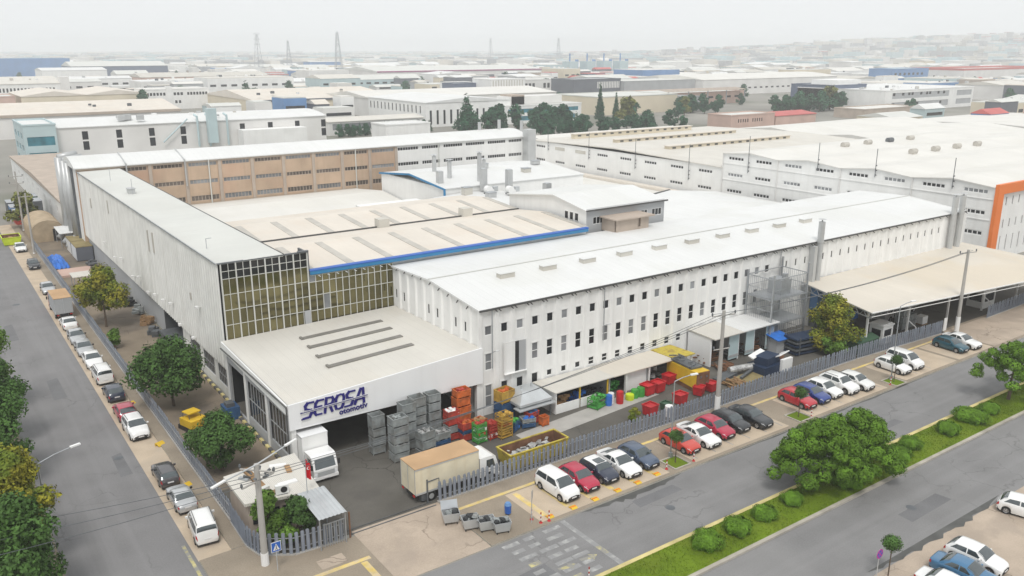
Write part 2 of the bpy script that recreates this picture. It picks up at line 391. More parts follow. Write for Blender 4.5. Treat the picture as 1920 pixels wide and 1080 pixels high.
for i, (a, b) in enumerate(((36.0, 50.1), (53.4, 66.6), (70.4, 83.6), (87.2, 98.0), (98.6, 106.5))):
    sheet('parking_bay', rect(a, b, 46.9, 52.0), .124, 'bay', 'pale concrete bay area, number of cars apart from the next'.replace('number of cars apart from the next', ['by the rubbish containers', 'behind the red cars', 'with the blue car', 'with two white cars by the cut tree', 'next to the far gate'][i]))
sheet('driveway', rect(107, 128, 46.9, 53.6), .128, 'apron', 'dusty drive into the far gate')
sheet('tactile_line', rect(31.5, 104, 52.15, 52.5), .128, 'paint_bay', 'worn yellow guiding line along the footway')
for i in range(6):
    sheet('bay_marking', rect(36.6 + 2.38 * i, 37.1 + 2.38 * i, 47.6, 51.8), .1285, 'paint_bay', 'faded yellow bay line')
for i in range(14):
    x = [54.0, 56.4, 58.8, 61.2, 63.6, 66.0, 71.0, 73.4, 75.8, 78.2, 80.6, 83.0, 90.2, 93.0][i]
    sheet('bay_marking', rect(x, x + .1, 47.3, 51.8), .1285, 'paint_white', 'thin faded bay line')
# grass strip with its kerbs
slab('median_kerb', rect(20, 420, 35.0, 35.32), 0, .17, 'kerbstone', 'grey kerb on the near edge of the grass strip')
slab('median_kerb', rect(20, 420, 38.75, 39.1), 0, .17, 'kerb_yellow', 'yellowish kerb on the far edge of the grass strip')
# lawn: a gently domed bed under blades
gb = B(); NX = 120
for i in range(NX):
    xa, xb = 20 + i * 3.3, 23.3 + i * 3.3
    for j in range(6):
        ya, yb = 35.32 + j * (3.43 / 6), 35.32 + (j + 1) * (3.43 / 6)
        hz = lambda x, y: .14 + .16 * sin((y - 35.32) / 3.43 * pi) + .03 * sin(x * .9) * sin((y - 35.32) / 3.43 * pi)
        gb.face([(xa, ya, hz(xa, ya)), (xb, ya, hz(xb, ya)), (xb, yb, hz(xb, yb)), (xa, yb, hz(xa, yb))])
tag(gb.obj('lawn', m['grass'], smooth=True), 'green grass strip between the two carriageways', None, None, 'structure')
rng = np.random.default_rng(5)
def blades(n, x0, x1, y0, y1, zf, h0, h1, w, name, mt, label):
    x = rng.uniform(x0, x1, n); x = x0 + (x - x0) ** 1.0; y = rng.uniform(y0, y1, n); a = rng.uniform(0, 2 * pi, n); h = rng.uniform(h0, h1, n)
    z = zf(x, y); dx, dy = np.cos(a) * w, np.sin(a) * w; lx, ly = rng.normal(0, .04, n), rng.normal(0, .04, n)
    v = np.stack([np.stack([x - dx, y - dy, z], 1), np.stack([x + dx, y + dy, z], 1), np.stack([x + lx, y + ly, z + h], 1)], 1).reshape(-1, 3)
    me = bpy.data.meshes.new(name); me.vertices.add(3 * n); me.vertices.foreach_set('co', v.ravel()); me.loops.add(3 * n); me.loops.foreach_set('vertex_index', np.arange(3 * n))
    me.polygons.add(n); me.polygons.foreach_set('loop_start', np.arange(0, 3 * n, 3)); me.materials.append(m[mt]); me.update(calc_edges=True); me.validate()
    o = inst(name, me); tag(o, label, None, None, 'stuff'); return o
blades(16000, 26, 110, 35.4, 38.7, lambda x, y: .14 + .16 * np.sin((y - 35.32) / 3.43 * pi), .05, .13, .035, 'grass', 'grass', 'short grass blades on the strip between the carriageways')
# faded markings of the crossing
def flatprint(name, pts, z, mt, label): return sheet(name, pts, z, mt, label)
cb = B(); cy = B(); cz = .009
random.seed(3)
for k in range(7):
    y = 39.7 + k * .98
    for q in range(3):
        x0 = 31.6 + q * 1.75 + random.uniform(-.2, .3); x1 = x0 + random.uniform(.9, 1.6)
        (cy if random.random() < .28 else cb).face([(x0, y, cz), (x1, y + random.uniform(-.04, .04), cz), (x1, y + .45, cz), (x0, y + .45, cz)])
tag(cb.obj('crossing_marking', m['paint_white']), 'worn white bars of the pedestrian crossing', None, None, 'structure')
tag(cy.obj('crossing_marking', m['paint_yellow']), 'worn yellow bars of the pedestrian crossing', None, None, 'structure')
sheet('stop_line', rect(37.3, 37.75, 39.15, 46.3), .009, 'paint_white', 'worn white stop line across the carriageway')
sheet('stop_line', rect(37.31, 37.74, 40.9, 42.0), .013, 'paint_yellow', 'yellow patch on the stop line')
sheet('edge_line', rect(12.0, 12.25, 40, 60), .009, 'paint_yellow', 'worn yellow edge line of the side street')
for x in (33.3, 35.3):
    b = B(); b.face([(x, 41.2, .013), (x + .9, 41.0, .013), (x + .9, 41.35, .013), (x, 41.5, .013)]); b.face([(x + .9, 40.8, .013), (x + 1.5, 41.2, .013), (x + .9, 41.6, .013)])
    tag(b.obj('arrow_marking', m['paint_yellow']), 'faded yellow arrow on the asphalt', None, None, 'structure')
D('patch_asphalt', (.185, .185, .19), .9, .12, .4, fine=.15)
# wet dark gutter stains with a shape of their own
D('stain', (.085, .085, .08), .6, .3, .6)
def stain(x0, x1, yb, wmax, z, label):
    b = B(); n = 26; top = []
    for i in range(n + 1):
        t = i / n; top.append((x0 + (x1 - x0) * t, yb - wmax * sin(pi * t) ** .6 * random.uniform(.35, 1)))
    for i in range(n): b.face([(top[i][0], top[i][1], z), (top[i + 1][0], top[i + 1][1], z), (top[i + 1][0], yb, z), (top[i][0], yb, z)])
    tag(b.obj('gutter_stain', m['stain']), label, None, None, 'structure')
stain(39.5, 51, 46.4, .9, .0075, 'damp dark gutter stain by the first bays')
stain(54, 92, 46.42, .3, .0075, 'thin dark gutter line by the further bays')
stain(51, 70, 28.4, 1.0, .0075, 'damp dark stain along the near carriageway edge')
# manholes and patches on the asphalt
for i, (x, y, r) in enumerate(((9.2, 138, .5), (46, 42.8, .4), (62, 31.5, .4), (11.2, 78, .4))):
    b = B(); b.tube((x, y, .002), (x, y, .012), r, r, 18); tag(b.obj('manhole_cover', m['steel_dark']), ['on the far side street', 'near the shrubs', 'on the near carriageway', 'by the parked off-roader'][i] and 'round iron manhole cover ' + ['on the far side street', 'on the carriageway beside the bays', 'on the near carriageway', 'on the side street by the off-roader'][i], 'manhole cover')

for a_, lb_k in ((rect(18.4, 22.9, 50.2, 50.6), 'worn yellow guiding strip on the street corner'), (rect(22.0, 22.5, 47.0, 50.1), 'worn yellow guiding strip towards the kerb'), (rect(19.4, 21.4, 50.9, 52.1), 'pale square of new paving on the street corner')):
    sheet('tactile_strip', a_, .1245, 'paint_bay' if 'yellow' in lb_k else 'apron', lb_k)
for k_, (x_, y_, w_, d_) in enumerate(((44, 44.2, 5, 1.2), (70, 41, 7, 1.0), (30, 40.5, 3, 2), (60, 30.2, 6, 1.4), (8.4, 96, 1.3, 7), (10.6, 74, 1.0, 5), (6.5, 120, 1.2, 8))):
    sheet('road_patch', [(x_, y_), (x_ + w_, y_ + .1), (x_ + w_ * .97, y_ + d_), (x_ + .1, y_ + d_ * .93)], .0062, 'patch_asphalt', ['repair patch beside the first bays', 'repair patch past the pines', 'repair patch by the crossing', 'repair patch on the near carriageway', 'long repair patch in the side street', 'repair patch in the side street near the old cars', 'repair patch far up the side street'][k_])
# ------------------------------------------------------------------ the white hall
PW = 1.933; X0 = 44.1 - PW / 2; NP = 47; YF = 66.5; HE = 11.3; X1 = X0 + NP * PW
hall = thing('factory_hall', 'long white ribbed factory hall with three rows of small windows', 'factory', (X0, YF, 0))
def panel_mesh(holes, H=HE, flat=.62, fin=.78, proud=.17, z0=0, w=PW, key=None, mt='panel_white'):
    b = B(); h = w / 2
    b.wall(2 * flat, H, holes, .16, z0, -flat)
    for s in (-1, 1):
        prof = [(flat, 0), (fin, -proud), (h, -proud)]
        for i in range(2):
            p, q = prof[i], prof[i + 1]; f = [(s * p[0], p[1], z0), (s * q[0], q[1], z0), (s * q[0], q[1], z0 + H), (s * p[0], p[1], z0 + H)]
            b.face(f if s > 0 else f[::-1])
        b.face([(s * flat, 0, z0 + H), (s * fin, -proud, z0 + H), (s * h, -proud, z0 + H), (s * h, .3, z0 + H), (s * flat, .3, z0 + H)][::1 if s > 0 else -1])
    return b.mesh('wall_panel', m[mt])
_pm = {}
bracket = boxmesh(.07, .34, .10, m['gutter'])
random.seed(11)
for i in range(NP):
    xc = 44.1 + i * PW; wins = []
    narrow = xc > 88
    if i not in (23, 27) and not (44 <= i):
        wins.append((.40 if narrow else .84, 8.5, 9.5, 1, 1))
    if i == 0 or 3 <= i <= 21: wins.append((.82, 4.8, 6.6, 1, 2))
    if i in (0, 2, 3): wins.append((.84, .8, 3.25, 1, 2))
    elif i == 1: wins.append((.84, 2.45, 3.25, 1, 1))
    elif i in (4, 5, 6): wins.append((.7, 2.5, 3.2, 1, 1))
    elif 7 <= i <= 14: wins.append((.8, 2.45, 3.35, 1, 2))
    k = tuple(wins)
    if k not in _pm: _pm[k] = panel_mesh([(-w / 2, w / 2, a, b_) for w, a, b_, c_, r_ in wins])
    inst('wall_panel', _pm[k], hall, wl(hall, xc, YF, 0))
    for w, a, b_, c_, r_ in wins:
        window(hall, xc, YF, a, w, b_ - a, 0, c_, r_, random.choice(['glass_win'] * 3 + ['glass_light']) if not narrow else 'glass_win', bar=.07)
        if not narrow: wbox('window_surround', hall, xc - w / 2 - .09, xc + w / 2 + .09, YF - .035, YF - .002, b_ + .002, b_ + .08, m['white_paint'])
    for dx in (-.22, .22):
        if i < 28 or dx > 0: inst('gutter_bracket', bracket, hall, wl(hall, xc + PW / 2 + dx, YF - .32, HE - .32), rot=(.6, 0, .35))
# the end wall by the loading canopy (looks to -x): ten panels to a low gable
ne = 10; ew = (85.0 - YF) / ne
def roofz(y): return HE + (y - YF) * (1.0 / 9.5) if y < 76 else HE + 1.0 - (y - 76) * (.3 / 9)
for i in range(ne):
    yc = YF + ew * (i + .5)
    wins = [(.42, 8.3, 9.4, 1, 1)] if i in (1, 2, 4, 5, 8, 9) else []
    H = min(roofz(yc - ew / 2), roofz(yc + ew / 2))
    inst('wall_panel', panel_mesh([(-w / 2, w / 2, a, b_) for w, a, b_, c_, r_ in wins], H, w=ew, flat=.55, fin=.72), hall, wl(hall, X0, yc, 0), -pi / 2)
    for w, a, b_, c_, r_ in wins: window(hall, X0, yc, a, w, b_ - a, -pi / 2, 1, 1, 'glass_win')
    inst('gutter_bracket', bracket, hall, wl(hall, X0 - .3, yc + ew / 2, H - .2), rot=(.6, 0, -1.2))
b = B(); b.face([(X1, YF, 0), (X1, 85, 0), (X1, 85, 12), (X1, 76, 12.3), (X1, YF, HE)]); b.face([(X1, 85, 0), (X0, 85, 0), (X0, 85, 12), (X1, 85, 12)]); b.face([(X1, YF - .2, 0), (X1 + 3.6, YF + 1.2, 0), (X1 + 3.6, YF + 1.2, HE), (X1, YF - .2, HE)])
b.obj('wall', m['wall_white'], hall)
# corner pier and roof
b = B(); b.box(X0 - .2, X0 + .05, YF - .2, YF + .05, 0, HE - .01); b.obj('corner_pier', m['panel_white'], hall)
b = B(); e0, e1 = X0 - .28, X1 + .2
b.extr([(YF - .30, HE + .02), (76, 12.34), (85.1, 12.04), (85.1, 11.86), (76, 12.14), (YF - .30, HE - .12)], e0, e1, 'x'); b.obj('roof', m['roof_white'], hall)
b = B(); b.box(e0, e1, YF - .40, YF - .305, HE - .16, HE + .05); b.obj('gutter', m['gutter'], hall)  # gutter whose near-black colour also carries the shade along the eave
b = B(); b.box(e0, e1, 75.9, 76.1, 12.345, 12.42); b.obj('ridge_cap', m['roof_pale'], hall)
for i in range(10):
    x = 50.8 + i * 5.79; b = B(); z = 11.95; b.box(-.95, .95, -.4, .4, 0, .56); b.box(-1.02, 1.02, -.47, .47, .565, .63, 1)
    if i == 0: vm = b.mesh('roof_vent', [m['roof_concrete'], m['roof_white']])
    inst('roof_vent', vm, hall, wl(hall, x, 73.1, z))
# loading door high in the wall
d = B(); d.box(45.8, 48.62, YF - .24, YF - .19, 7.32, 7.4); d.box(45.8, 45.87, YF - .24, YF - .19, 4.05, 7.32); d.box(48.55, 48.62, YF - .24, YF - .19, 4.05, 7.32); d.box(45.8, 48.62, YF - .5, YF - .19, 3.98, 4.05)
dd = d.obj('loading_door', m['wall_white'], hall)
inst('door_leaf', boxmesh(1.3, .05, 3.24, m['panel_white']), dd, (45.9 + .65 - X0, -.215, 4.06))
inst('door_leaf', boxmesh(.95, .05, 3.24, m['wall_grey']), dd, (48.5 - .47 - X0, -.235, 4.06), -.12)
inst('gap_shade', boxmesh(.5, .04, 3.24, m['interior_shade']), dd, (47.25 + .2 - X0, -.205, 4.06))  # flat near-black panel stands in for the shade between the leaves
# downpipes and wall lamps on brackets
for x in (43.9, 58.6, 88.4):
    b = B(); b.tube((x + .5, YF - .26, 5.0), (x + .5, YF - .26, HE - .2), .06, n=6); b.path([(x + .5, YF - .26, 6.7), (x + .5, YF - .8, 7.0), (x + .9, YF - 1.0, 7.05)], .035); b.obj('downpipe', m['steel'], hall)
# two flues side by side and one alone: round steel chimneys fixed to the wall
for x, lb in ((96.4, 0), (129.8, 1), (132.0, 1)):
    b = B(); y = YF - .62; b.tube((x, y, 0 if lb else 5.2), (x, y, 14.0), .42, .42, 14); b.tube((x, y, 11.2), (x, y, 11.5), .47, .47, 14); b.tube((x, y, 14.0), (x, y, 14.35), .1, .1, 6); b.tube((x, y, 14.35), (x, y, 14.4), .55, .3, 12)
    for z in (7.5, 9.5, 12.5): b.tube((x, y, z), (x, y, z + .08), .45, .45, 14)
    b.obj('flue', m['duct'], hall, smooth=False)
b = B(); b.box(94.9, 95.5, YF - 1.0, YF - .2, 0, HE - .4); b.obj('cable_riser', m['duct'], hall)
# mesh cage lift tower beside the hall
lift = thing('goods_lift_tower', 'rusty grey mesh lift tower against the white hall', 'lift tower', (86, 63.6, 0))
P4 = [(82.6, 62.2), (89.2, 62.2), (89.2, 66.1), (82.6, 66.1)]
for (x, y), zt in zip(P4, (9.6, 10.3, 10.3, 9.6)): B().box(x - .09, x + .09, y - .09, y + .09, 0, zt).obj('post', m['steel'], lift)
for z in (3.2, 6.4, 9.0):
    b = B()
    for k in range(4):
        (xa, ya), (xb, yb) = P4[k], P4[(k + 1) % 4]; b.tube((xa, ya, z), (xb, yb, z), .07, n=4)
        b.tube((xa, ya, z - 1.4), (xb, yb, z - 1.4), .04, n=4)
    b.obj('rail_frame', m['steel'], lift)
b = B(); b.box(82.75, 89.05, 62.35, 65.9, 6.42, 6.5); b.box(82.75, 89.05, 62.35, 65.9, 3.22, 3.3); b.obj('platform', m['steel'], lift)
for (xa, ya, xb, yb) in ((82.6, 62.2, 89.2, 62.2), (82.6, 66.0, 82.6, 62.2), (89.2, 62.2, 89.2, 66.0)):
    b = B(); n = 22 if abs(xb - xa) > 1 else 13
    for k in range(1, n):
        t = k / n; x, y = xa + (xb - xa) * t, ya + (yb - ya) * t; b.tube((x, y, .1), (x, y, 9.0), .02, n=4, caps=False)
    b.obj('wire_mesh', m['steel'], lift)
b = B(); b.box(85.2, 87, 63, 65, 6.5, 8.4); b.box(85.6, 86.2, 62.9, 63.4, 8.4, 9.2); b.obj('lift_motor', m['steel'], lift)

# ------------------------------------------------------------------ loading canopy with the name on its fascia
can = thing('loading_canopy', 'cream roofed open loading hall with white fascia and blue lettering', 'loading hall', (33, 66.4, 0))
def cz(x, y):          # the roof tilts a little towards the street corner
    u = (x - 23.4) / 19.8; v = (y - 66.2) / 18.2; return (6.35 + 1.1 * u) * (1 - v) + (6.95 + .35 * u) * v
xs = [23.2 + i * (43.1 - 23.2) / 14 for i in range(15)]; ys = [66.2 + j * 18.3 / 8 for j in range(9)]
b = B()
for i in range(14):
    for j in range(8): b.face([(xs[i], ys[j], cz(xs[i], ys[j])), (xs[i + 1], ys[j], cz(xs[i + 1], ys[j])), (xs[i + 1], ys[j + 1], cz(xs[i + 1], ys[j + 1])), (xs[i], ys[j + 1], cz(xs[i], ys[j + 1]))])
    b.face([(xs[i], ys[0], cz(xs[i], ys[0]) - .35), (xs[i], ys[-1], cz(xs[i], ys[-1]) - .35), (xs[i + 1], ys[-1], cz(xs[i + 1], ys[-1]) - .35), (xs[i + 1], ys[0], cz(xs[i + 1], ys[0]) - .35)])
b.obj('roof', m['roof_cream'], can)
b = B()
ft = [(x, cz(x, 66.2) + .06) for x in (23.1, 29, 36, 43.1)]
b.v = []; pr = [(23.1, 4.02), (43.1, 3.78)] + ft[::-1]
b.extr([(p[0], p[1]) for p in pr], 66.02, 66.18, 'y'); b.obj('fascia', m['wall_fascia'], can)
b = B(); b.extr([(66.25, cz(23.1, 66.2) - .9), (84.4, cz(23.1, 84.4) - .9), (84.4, cz(23.1, 84.4) + .02), (66.25, cz(23.1, 66.2) + .02)], 23.0, 23.14, 'x'); b.obj('side_fascia', m['wall_white'], can)
b = B(); b.box(22.86, 23.0, 66.0, 84.4, 6.25, 6.3); b.tube((22.95, 66.1, .1), (22.95, 66.1, 6.2), .06, n=6); b.obj('gutter', m['gutter'], can)
# long narrow rooflights, raised frames with a lip
for k, (xa, xb, yy) in enumerate(((30.2, 39.3, 80.3), (29.9, 39.0, 77.5), (29.6, 38.7, 74.6), (29.4, 38.4, 71.7))):
    b = B()
    z = lambda x: cz(x, yy) + .02
    for q in range(6):
        a, c = xa + (xb - xa) * q / 6, xa + (xb - xa) * (q + 1) / 6
        b.face([(a, yy - .32, z(a) + .07), (c, yy - .32, z(c) + .07), (c, yy + .32, z(c) + .07), (a, yy + .32, z(a) + .07)])
        b.face([(a, yy - .32, z(a) - .02), (c, yy - .32, z(c) - .02), (c, yy - .32, z(c) + .07), (a, yy - .32, z(a) + .07)])
    b.box(xa - .25, xa, yy - .36, yy + .36, z(xa), z(xa) + .16); b.obj('rooflight', m['strip_dark'], can)
for x, y in ((23.5, 66.4), (42.7, 66.4), (23.5, 72.4), (23.5, 78.4), (23.5, 84.1), (33, 75.5), (33, 84.1)):
    wbox('column', can, x - .22, x + .22, y - .22, y + .22, 0, cz(x, y) - .36, m['panel_white'])
b = B(); b.wall(18, 5.6, [(.6, 5.4, .2, 4.9), (6.6, 11.4, 1.0, 4.9), (12.6, 17.2, 1.0, 4.9)], .2)
o = b.obj('side_wall', m['wall_grey'], can, loc=wl(can, 23.35, 84.3, 0), rz=-pi / 2)
for k, y in enumerate((75.4, 69.4)):
    window(can, 23.37, y, 1.0, 4.76, 3.88, -pi / 2, 6, 2, 'glass_win', 'steel_light', True, .08)
b = B(); b.box(23.7, 43.0, 84.2, 84.4, 0, 6.5); b.obj('rear_wall', m['interior_shade'], can)  # back wall coloured near-black to deepen the shade under the canopy
# lettering
LET = {'S': ([[(.95, 1), (.3, 1), (.08, .82), (.16, .62), (.75, .5), (.86, .3), (.7, .03), (.0, .0)]], .22), 'E': ([[(.95, .98), (.25, .98), (.05, .8), (.05, .18), (.25, .02), (.9, .02)], [(.05, .56), (.8, .56)], [(.05, .4), (.8, .4)]], .22), 'R': ([[(.1, 0), (.1, 1), (.75, .97), (.9, .8), (.82, .58), (.15, .5)], [(.5, .5), (.9, 0)]], .22), 'O': ([[(.5, 1), (.18, .95), (.06, .75), (.06, .25), (.18, .05), (.5, 0), (.8, .05), (.92, .25), (.92, .75), (.8, .95), (.5, 1)]], .24), 'A': ([[(-.02, 0), (.42, 1), (.66, 1), (.92, 0)], [(.2, .28), (.85, .28)]], .22)}
def letter(ch, x, z, w, h, sh, th):
    b = B()
    for st in LET[ch][0]:
        P = [(x + p[0] * w + p[1] * h * sh, z + p[1] * h) for p in st]
        for k, (a, c) in enumerate(zip(P, P[1:])):
            d = Vector((c[0] - a[0], c[1] - a[1])); L_ = d.length
            if L_ < 1e-4: continue
            d /= L_; n_ = Vector((-d.y, d.x)); horiz = abs(d.x) > abs(d.y)
            t_ = th * (.62 if horiz else 1.) / 2
            a2 = Vector(a) - d * t_ * .7; c2 = Vector(c) + d * t_ * .7; e = .0008 * k
            q = [a2 + n_ * t_, a2 - n_ * t_, c2 - n_ * t_, c2 + n_ * t_]
            b.extr([(v.x, v.y) for v in q], 65.90 + e, 65.99 + e * .5, 'y')
    return b
sg = thing('name_sign', 'dark blue lettering SEROSA otomotiv on the white fascia', 'sign', (27.5, 66.0, 4.6))
b = B(); b.box(24.15, 30.55, 65.99, 66.015, 4.22, 6.42); b.obj('backing_board', m['white_paint'], sg)
xx = 24.35; hh = 1.34
for ch, w in (('S', .86), ('E', .80), ('R', .86), ('O', .86), ('S', .86), ('A', .95)):
    z = 4.9 + (xx - 24.3) * .035
    letter(ch, xx, z, w, hh, .16, .235).obj('letter', m['sign_navy'], sg); xx += w + .135
b = B(); b.extr([(24.1, 5.44), (30.5, 5.66), (30.5, 5.75), (24.1, 5.53)], 65.86, 65.90, 'y'); b.extr([(24.15, 4.82), (24.9, 4.84), (24.95, 4.98), (24.15, 4.94)], 65.86, 65.90, 'y'); b.obj('stripe', m['sign_navy'], sg)
b = B(); b.extr([(24.3, 5.53), (30.5, 5.75), (30.5, 5.78), (24.3, 5.56)], 65.855, 65.90, 'y'); b.extr([(24.3, 5.41), (30.5, 5.63), (30.5, 5.66), (24.3, 5.44)], 65.855, 65.90, 'y'); b.obj('stripe_edge', m['white_paint'], sg)
fc = bpy.data.curves.new('subtitle', 'FONT'); fc.body = 'otomotiv'; fc.size = .72; fc.extrude = .02; fc.offset = .018; fc.space_character = 1.02; fc.materials.append(m['sign_navy'])
so = bpy.data.objects.new('subtitle_curve', fc); col.objects.link(so)
_me = bpy.data.meshes.new_from_object(so.evaluated_get(bpy.context.evaluated_depsgraph_get())); bpy.data.objects.remove(so); bpy.data.curves.remove(fc)
so = inst('subtitle', _me, sg, wl(sg, 27.7, 65.93, 4.42), rot=(pi / 2, -.035, 0))

# ------------------------------------------------------------------ long white side building with the glazed end
XS = 23.5; YG = 84.6; HL = 15.0; YB = 176.0
lb_ = thing('side_building', 'long pale streaked building along the side street with glazed end wall', 'factory', (XS, YG, 0))
npan = 26; pw = (YB - YG) / npan
pmL = None
for i in range(npan):
    yc = YG + pw * (i + .5)
    if pmL is None:
        b = B(); z0, z1 = 3.7, HL
        b.wall(pw, z1 - z0, [], 0, z0, -pw / 2)
        for s_ in range(4):
            c = -pw / 2 + pw * (s_ + .5) / 4
            b.face([(c - .2, 0, z0), (c - .12, -.09, z0), (c - .12, -.09, z1), (c - .2, 0, z1)]); b.face([(c - .12, -.09, z0), (c + .12, -.09, z0), (c + .12, -.09, z1), (c - .12, -.09, z1)]); b.face([(c + .12, -.09, z0), (c + .2, 0, z0), (c + .2, 0, z1), (c + .12, -.09, z1)])
        b.face([(-pw / 2, 0, z0), (-pw / 2, 1.0, z0), (pw / 2, 1.0, z0), (pw / 2, 0, z0)])
        pmL = b.mesh('wall_panel', m['panel_left'])
    inst('wall_panel', pmL, lb_, wl(lb_, XS, yc, 0), -pi / 2)
# ground floor: plinth wall with grilled windows, then a recess with a loading dock
hs_ = [(84.6 + k * 5.4 + .5, 84.6 + k * 5.4 + 4.6) for k in range(3)]
b = B(); L0 = 103.2 - 84.6
b.wall(L0, 3.7, [(103.2 - c, 103.2 - a, 1.0, 3.1) for a, c in hs_], .25)
b.obj('ground_floor_wall', m['panel_left'], lb_, loc=wl(lb_, XS + .3, 103.2, 0), rz=-pi / 2)
for a, c in hs_: window(lb_, XS + .32, (a + c) / 2, 1.0, c - a, 2.08, -pi / 2, 7, 2, 'glass_win', 'steel', False, .07)
b = B(); b.box(XS + .3, XS + 1.2, 112.2, YB, 0, 3.7); b.obj('ground_floor_wall', m['wall_grey'], lb_)
b = B(); b.box(XS + 3, XS + 3.2, 103.2, 112.2, 0, 3.7); b.box(XS + .3, XS + 3, 103.2, 103.3, 0, 3.7); b.box(XS + .3, XS + 3, 112.1, 112.2, 0, 3.7); b.box(XS - .9, XS + 3, 105, 110.5, 0, 1.1); b.obj('loading_recess', m['steel_dark'], lb_)
# black and yellow kerb
for k in range(44):
    y = 67.2 + k * .82
    kb = inst('kerb_block', boxmesh(.28, .8, .22, m['kerb_dark' if k % 2 else 'kerb_yellow']), lb_, wl(lb_, XS - .12 - (.35 if y < 84.4 else 0), y, .004))
b = B(); b.extr([(XS - .12, HL - .02), (XS - .12, HL + .06), (30.3, HL + .16), (30.3, HL - .1)], YG - .05, YB, 'y'); b.obj('roof', m['roof_pale'], lb_)
b = B(); b.box(XS - .22, XS - .125, YG, YB, HL - .02, HL + .14); b.obj('roof_edge', m['steel'], lb_)
b = B(); b.box(30.305, 30.42, YG, 165, HL - .12, HL + .2); b.obj('roof_edge', m['gutter'], lb_)
b = B(); b.face([(30.28, YG, 9), (30.28, YG, HL), (30.28, YB, HL), (30.28, YB, 9)]); b.obj('wall', m['wall_grey'], lb_)
for i, (y, z, hgt) in enumerate(((112, 12.2, 2.6), (114.5, 12.0, 2.8), (140, 12.6, 2.0), (96, 9, .8), (155, 11, 1.6))):
    wbox('louvre', lb_, XS - .16, XS - .02, y - .18, y + .18, z - hgt / 2, z + hgt / 2, m['strip_grey'])
for y, z in ((92.6, 8.6), (95.6, 4.2), (101.1, 4.3), (104.9, 6.0), (108.7, 5.5), (113, 5.2), (117, 4.6), (122, 5.6), (126, 4.8), (133, 6), (138, 5.2), (145, 6.2)):
    b = B(); b.box(-.4, 0, -.04, .04, -.03, .03); b.box(-.6, -.28, -.2, .2, -.16, .1)
    if ('lampbox',) not in _cache: _cache[('lampbox',)] = b.mesh('wall_unit', m['white_paint'])
    inst('wall_unit', _cache[('lampbox',)], lb_, wl(lb_, XS, y, z))
for y, hgt in ((92, 1.2), (150, 2.2), (134, 2.4)):
    b = B(); b.tube((26 if y > 100 else 24.6, y, HL + .05), (26 if y > 100 else 24.6, y, HL + hgt), .035, n=5)
    if y < 100: b.tube((24.6, y, HL + hgt), (25.2, y, HL + hgt), .035, n=5)
    b.obj('roof_mast', m['steel'], lb_)
b = B(); b.box(25.6, 26.5, 134.5, 136, HL + .06, HL + .8); b.box(25.5, 26.6, 134.4, 136.1, HL + .8, HL + .9); b.obj('roof_unit', m['duct'], lb_)
# steel ducts climbing the far end
for y, r in ((171.5, .5), (175.5, .62), (181, .7)):
    b = B(); b.tube((XS - .75, y, 2.6), (XS - .75, y, 16.0), r, r, 12); b.tube((XS - .75, y, 16.0), (XS + 2.6, y + 1, 16.4), r * .9, r * .9, 12); b.tube((XS - .75, y, 2.7), (XS - 2.6, y - 1, .9), r * .8, r * .8, 10); b.obj('duct', m['duct'], lb_, smooth=True)
b = B(); b.tube((XS - .5, 168.6, 0), (XS - .5, 168.6, 15.6), .22, n=10); b.obj('dark_flue', m['steel_dark'], lb_)

# glazed end wall: panes and mullions one by one
cw = thing('glass_facade', 'olive mirrored glass wall in a white grid above the canopy roof', 'glass wall', (33, YG, 6))
zs1 = [6.3, 6.9, 8.5, 10.1, 11.75, 13.4, 14.2, 15.0]; nx1 = 12; gx = [23.75 + (32.9 - 23.75) * i / nx1 for i in range(nx1 + 1)]
for i in range(nx1):
    for j in range(len(zs1) - 1):
        w, h = gx[i + 1] - gx[i], zs1[j + 1] - zs1[j]
        o = inst('pane', boxmesh(w - .04, .03, h - .04, m['glass_olive' if zs1[j] < 13.3 else 'glass_black']), cw, wl(cw, (gx[i] + gx[i + 1]) / 2, YG, zs1[j] + .02))
        o.rotation_euler = (random.uniform(-.012, .012), 0, random.uniform(-.012, .012))
for i in range(nx1 + 1):
    t = .12 if i % 2 == 0 else .05; wbox('mullion', cw, gx[i] - t / 2, gx[i] + t / 2, YG - (.15 if t > .1 else .1), YG + .06, 6.3, 15.0, m['canvas' if False else 'roof_pale'])
for z in zs1[1:]: wbox('transom', cw, 23.7, 32.95, YG - .09, YG + .05, z - .026, z + .026, m['roof_pale'])
zs2 = [7.0, 8.4, 10.1, 11.6, 12.35]; nx2 = 13; gx2 = [32.98 + (43.1 - 32.98) * i / nx2 for i in range(nx2 + 1)]
for i in range(nx2):
    for j in range(4):
        if i == 2 and j == 2: pass
        w, h = gx2[i + 1] - gx2[i], zs2[j + 1] - zs2[j]
        o = inst('pane', boxmesh(w - .04, .03, h - .04, m['glass_light' if (i, j) in ((0, 3), (2, 1), (-1, 0)) else 'glass_olive']), cw, wl(cw, (gx2[i] + gx2[i + 1]) / 2, YG + .1, zs2[j] + .02))
        o.rotation_euler = (random.uniform(-.012, .012), 0, random.uniform(-.012, .012))
for i in range(nx2 + 1): wbox('mullion', cw, gx2[i] - .032, gx2[i] + .032, YG - .02, YG + .15, 7.0, 12.35, m['roof_pale'])
for z in zs2: wbox('transom', cw, 32.98, 43.1, YG - .012, YG + .145, z - .026, z + .026, m['roof_pale'])
wbox('grey_panel', cw, 32.2, 32.9, YG - .2, YG - .17, 6.6, 8.6, m['wall_grey'])
b = B(); b.box(23.55, 33.0, YG + .25, YG + .3, 6, 14.9); b.box(32.95, 43.2, YG + .28, YG + .32, 6, 12.3); b.obj('backing_wall', m['interior_shade'], cw)
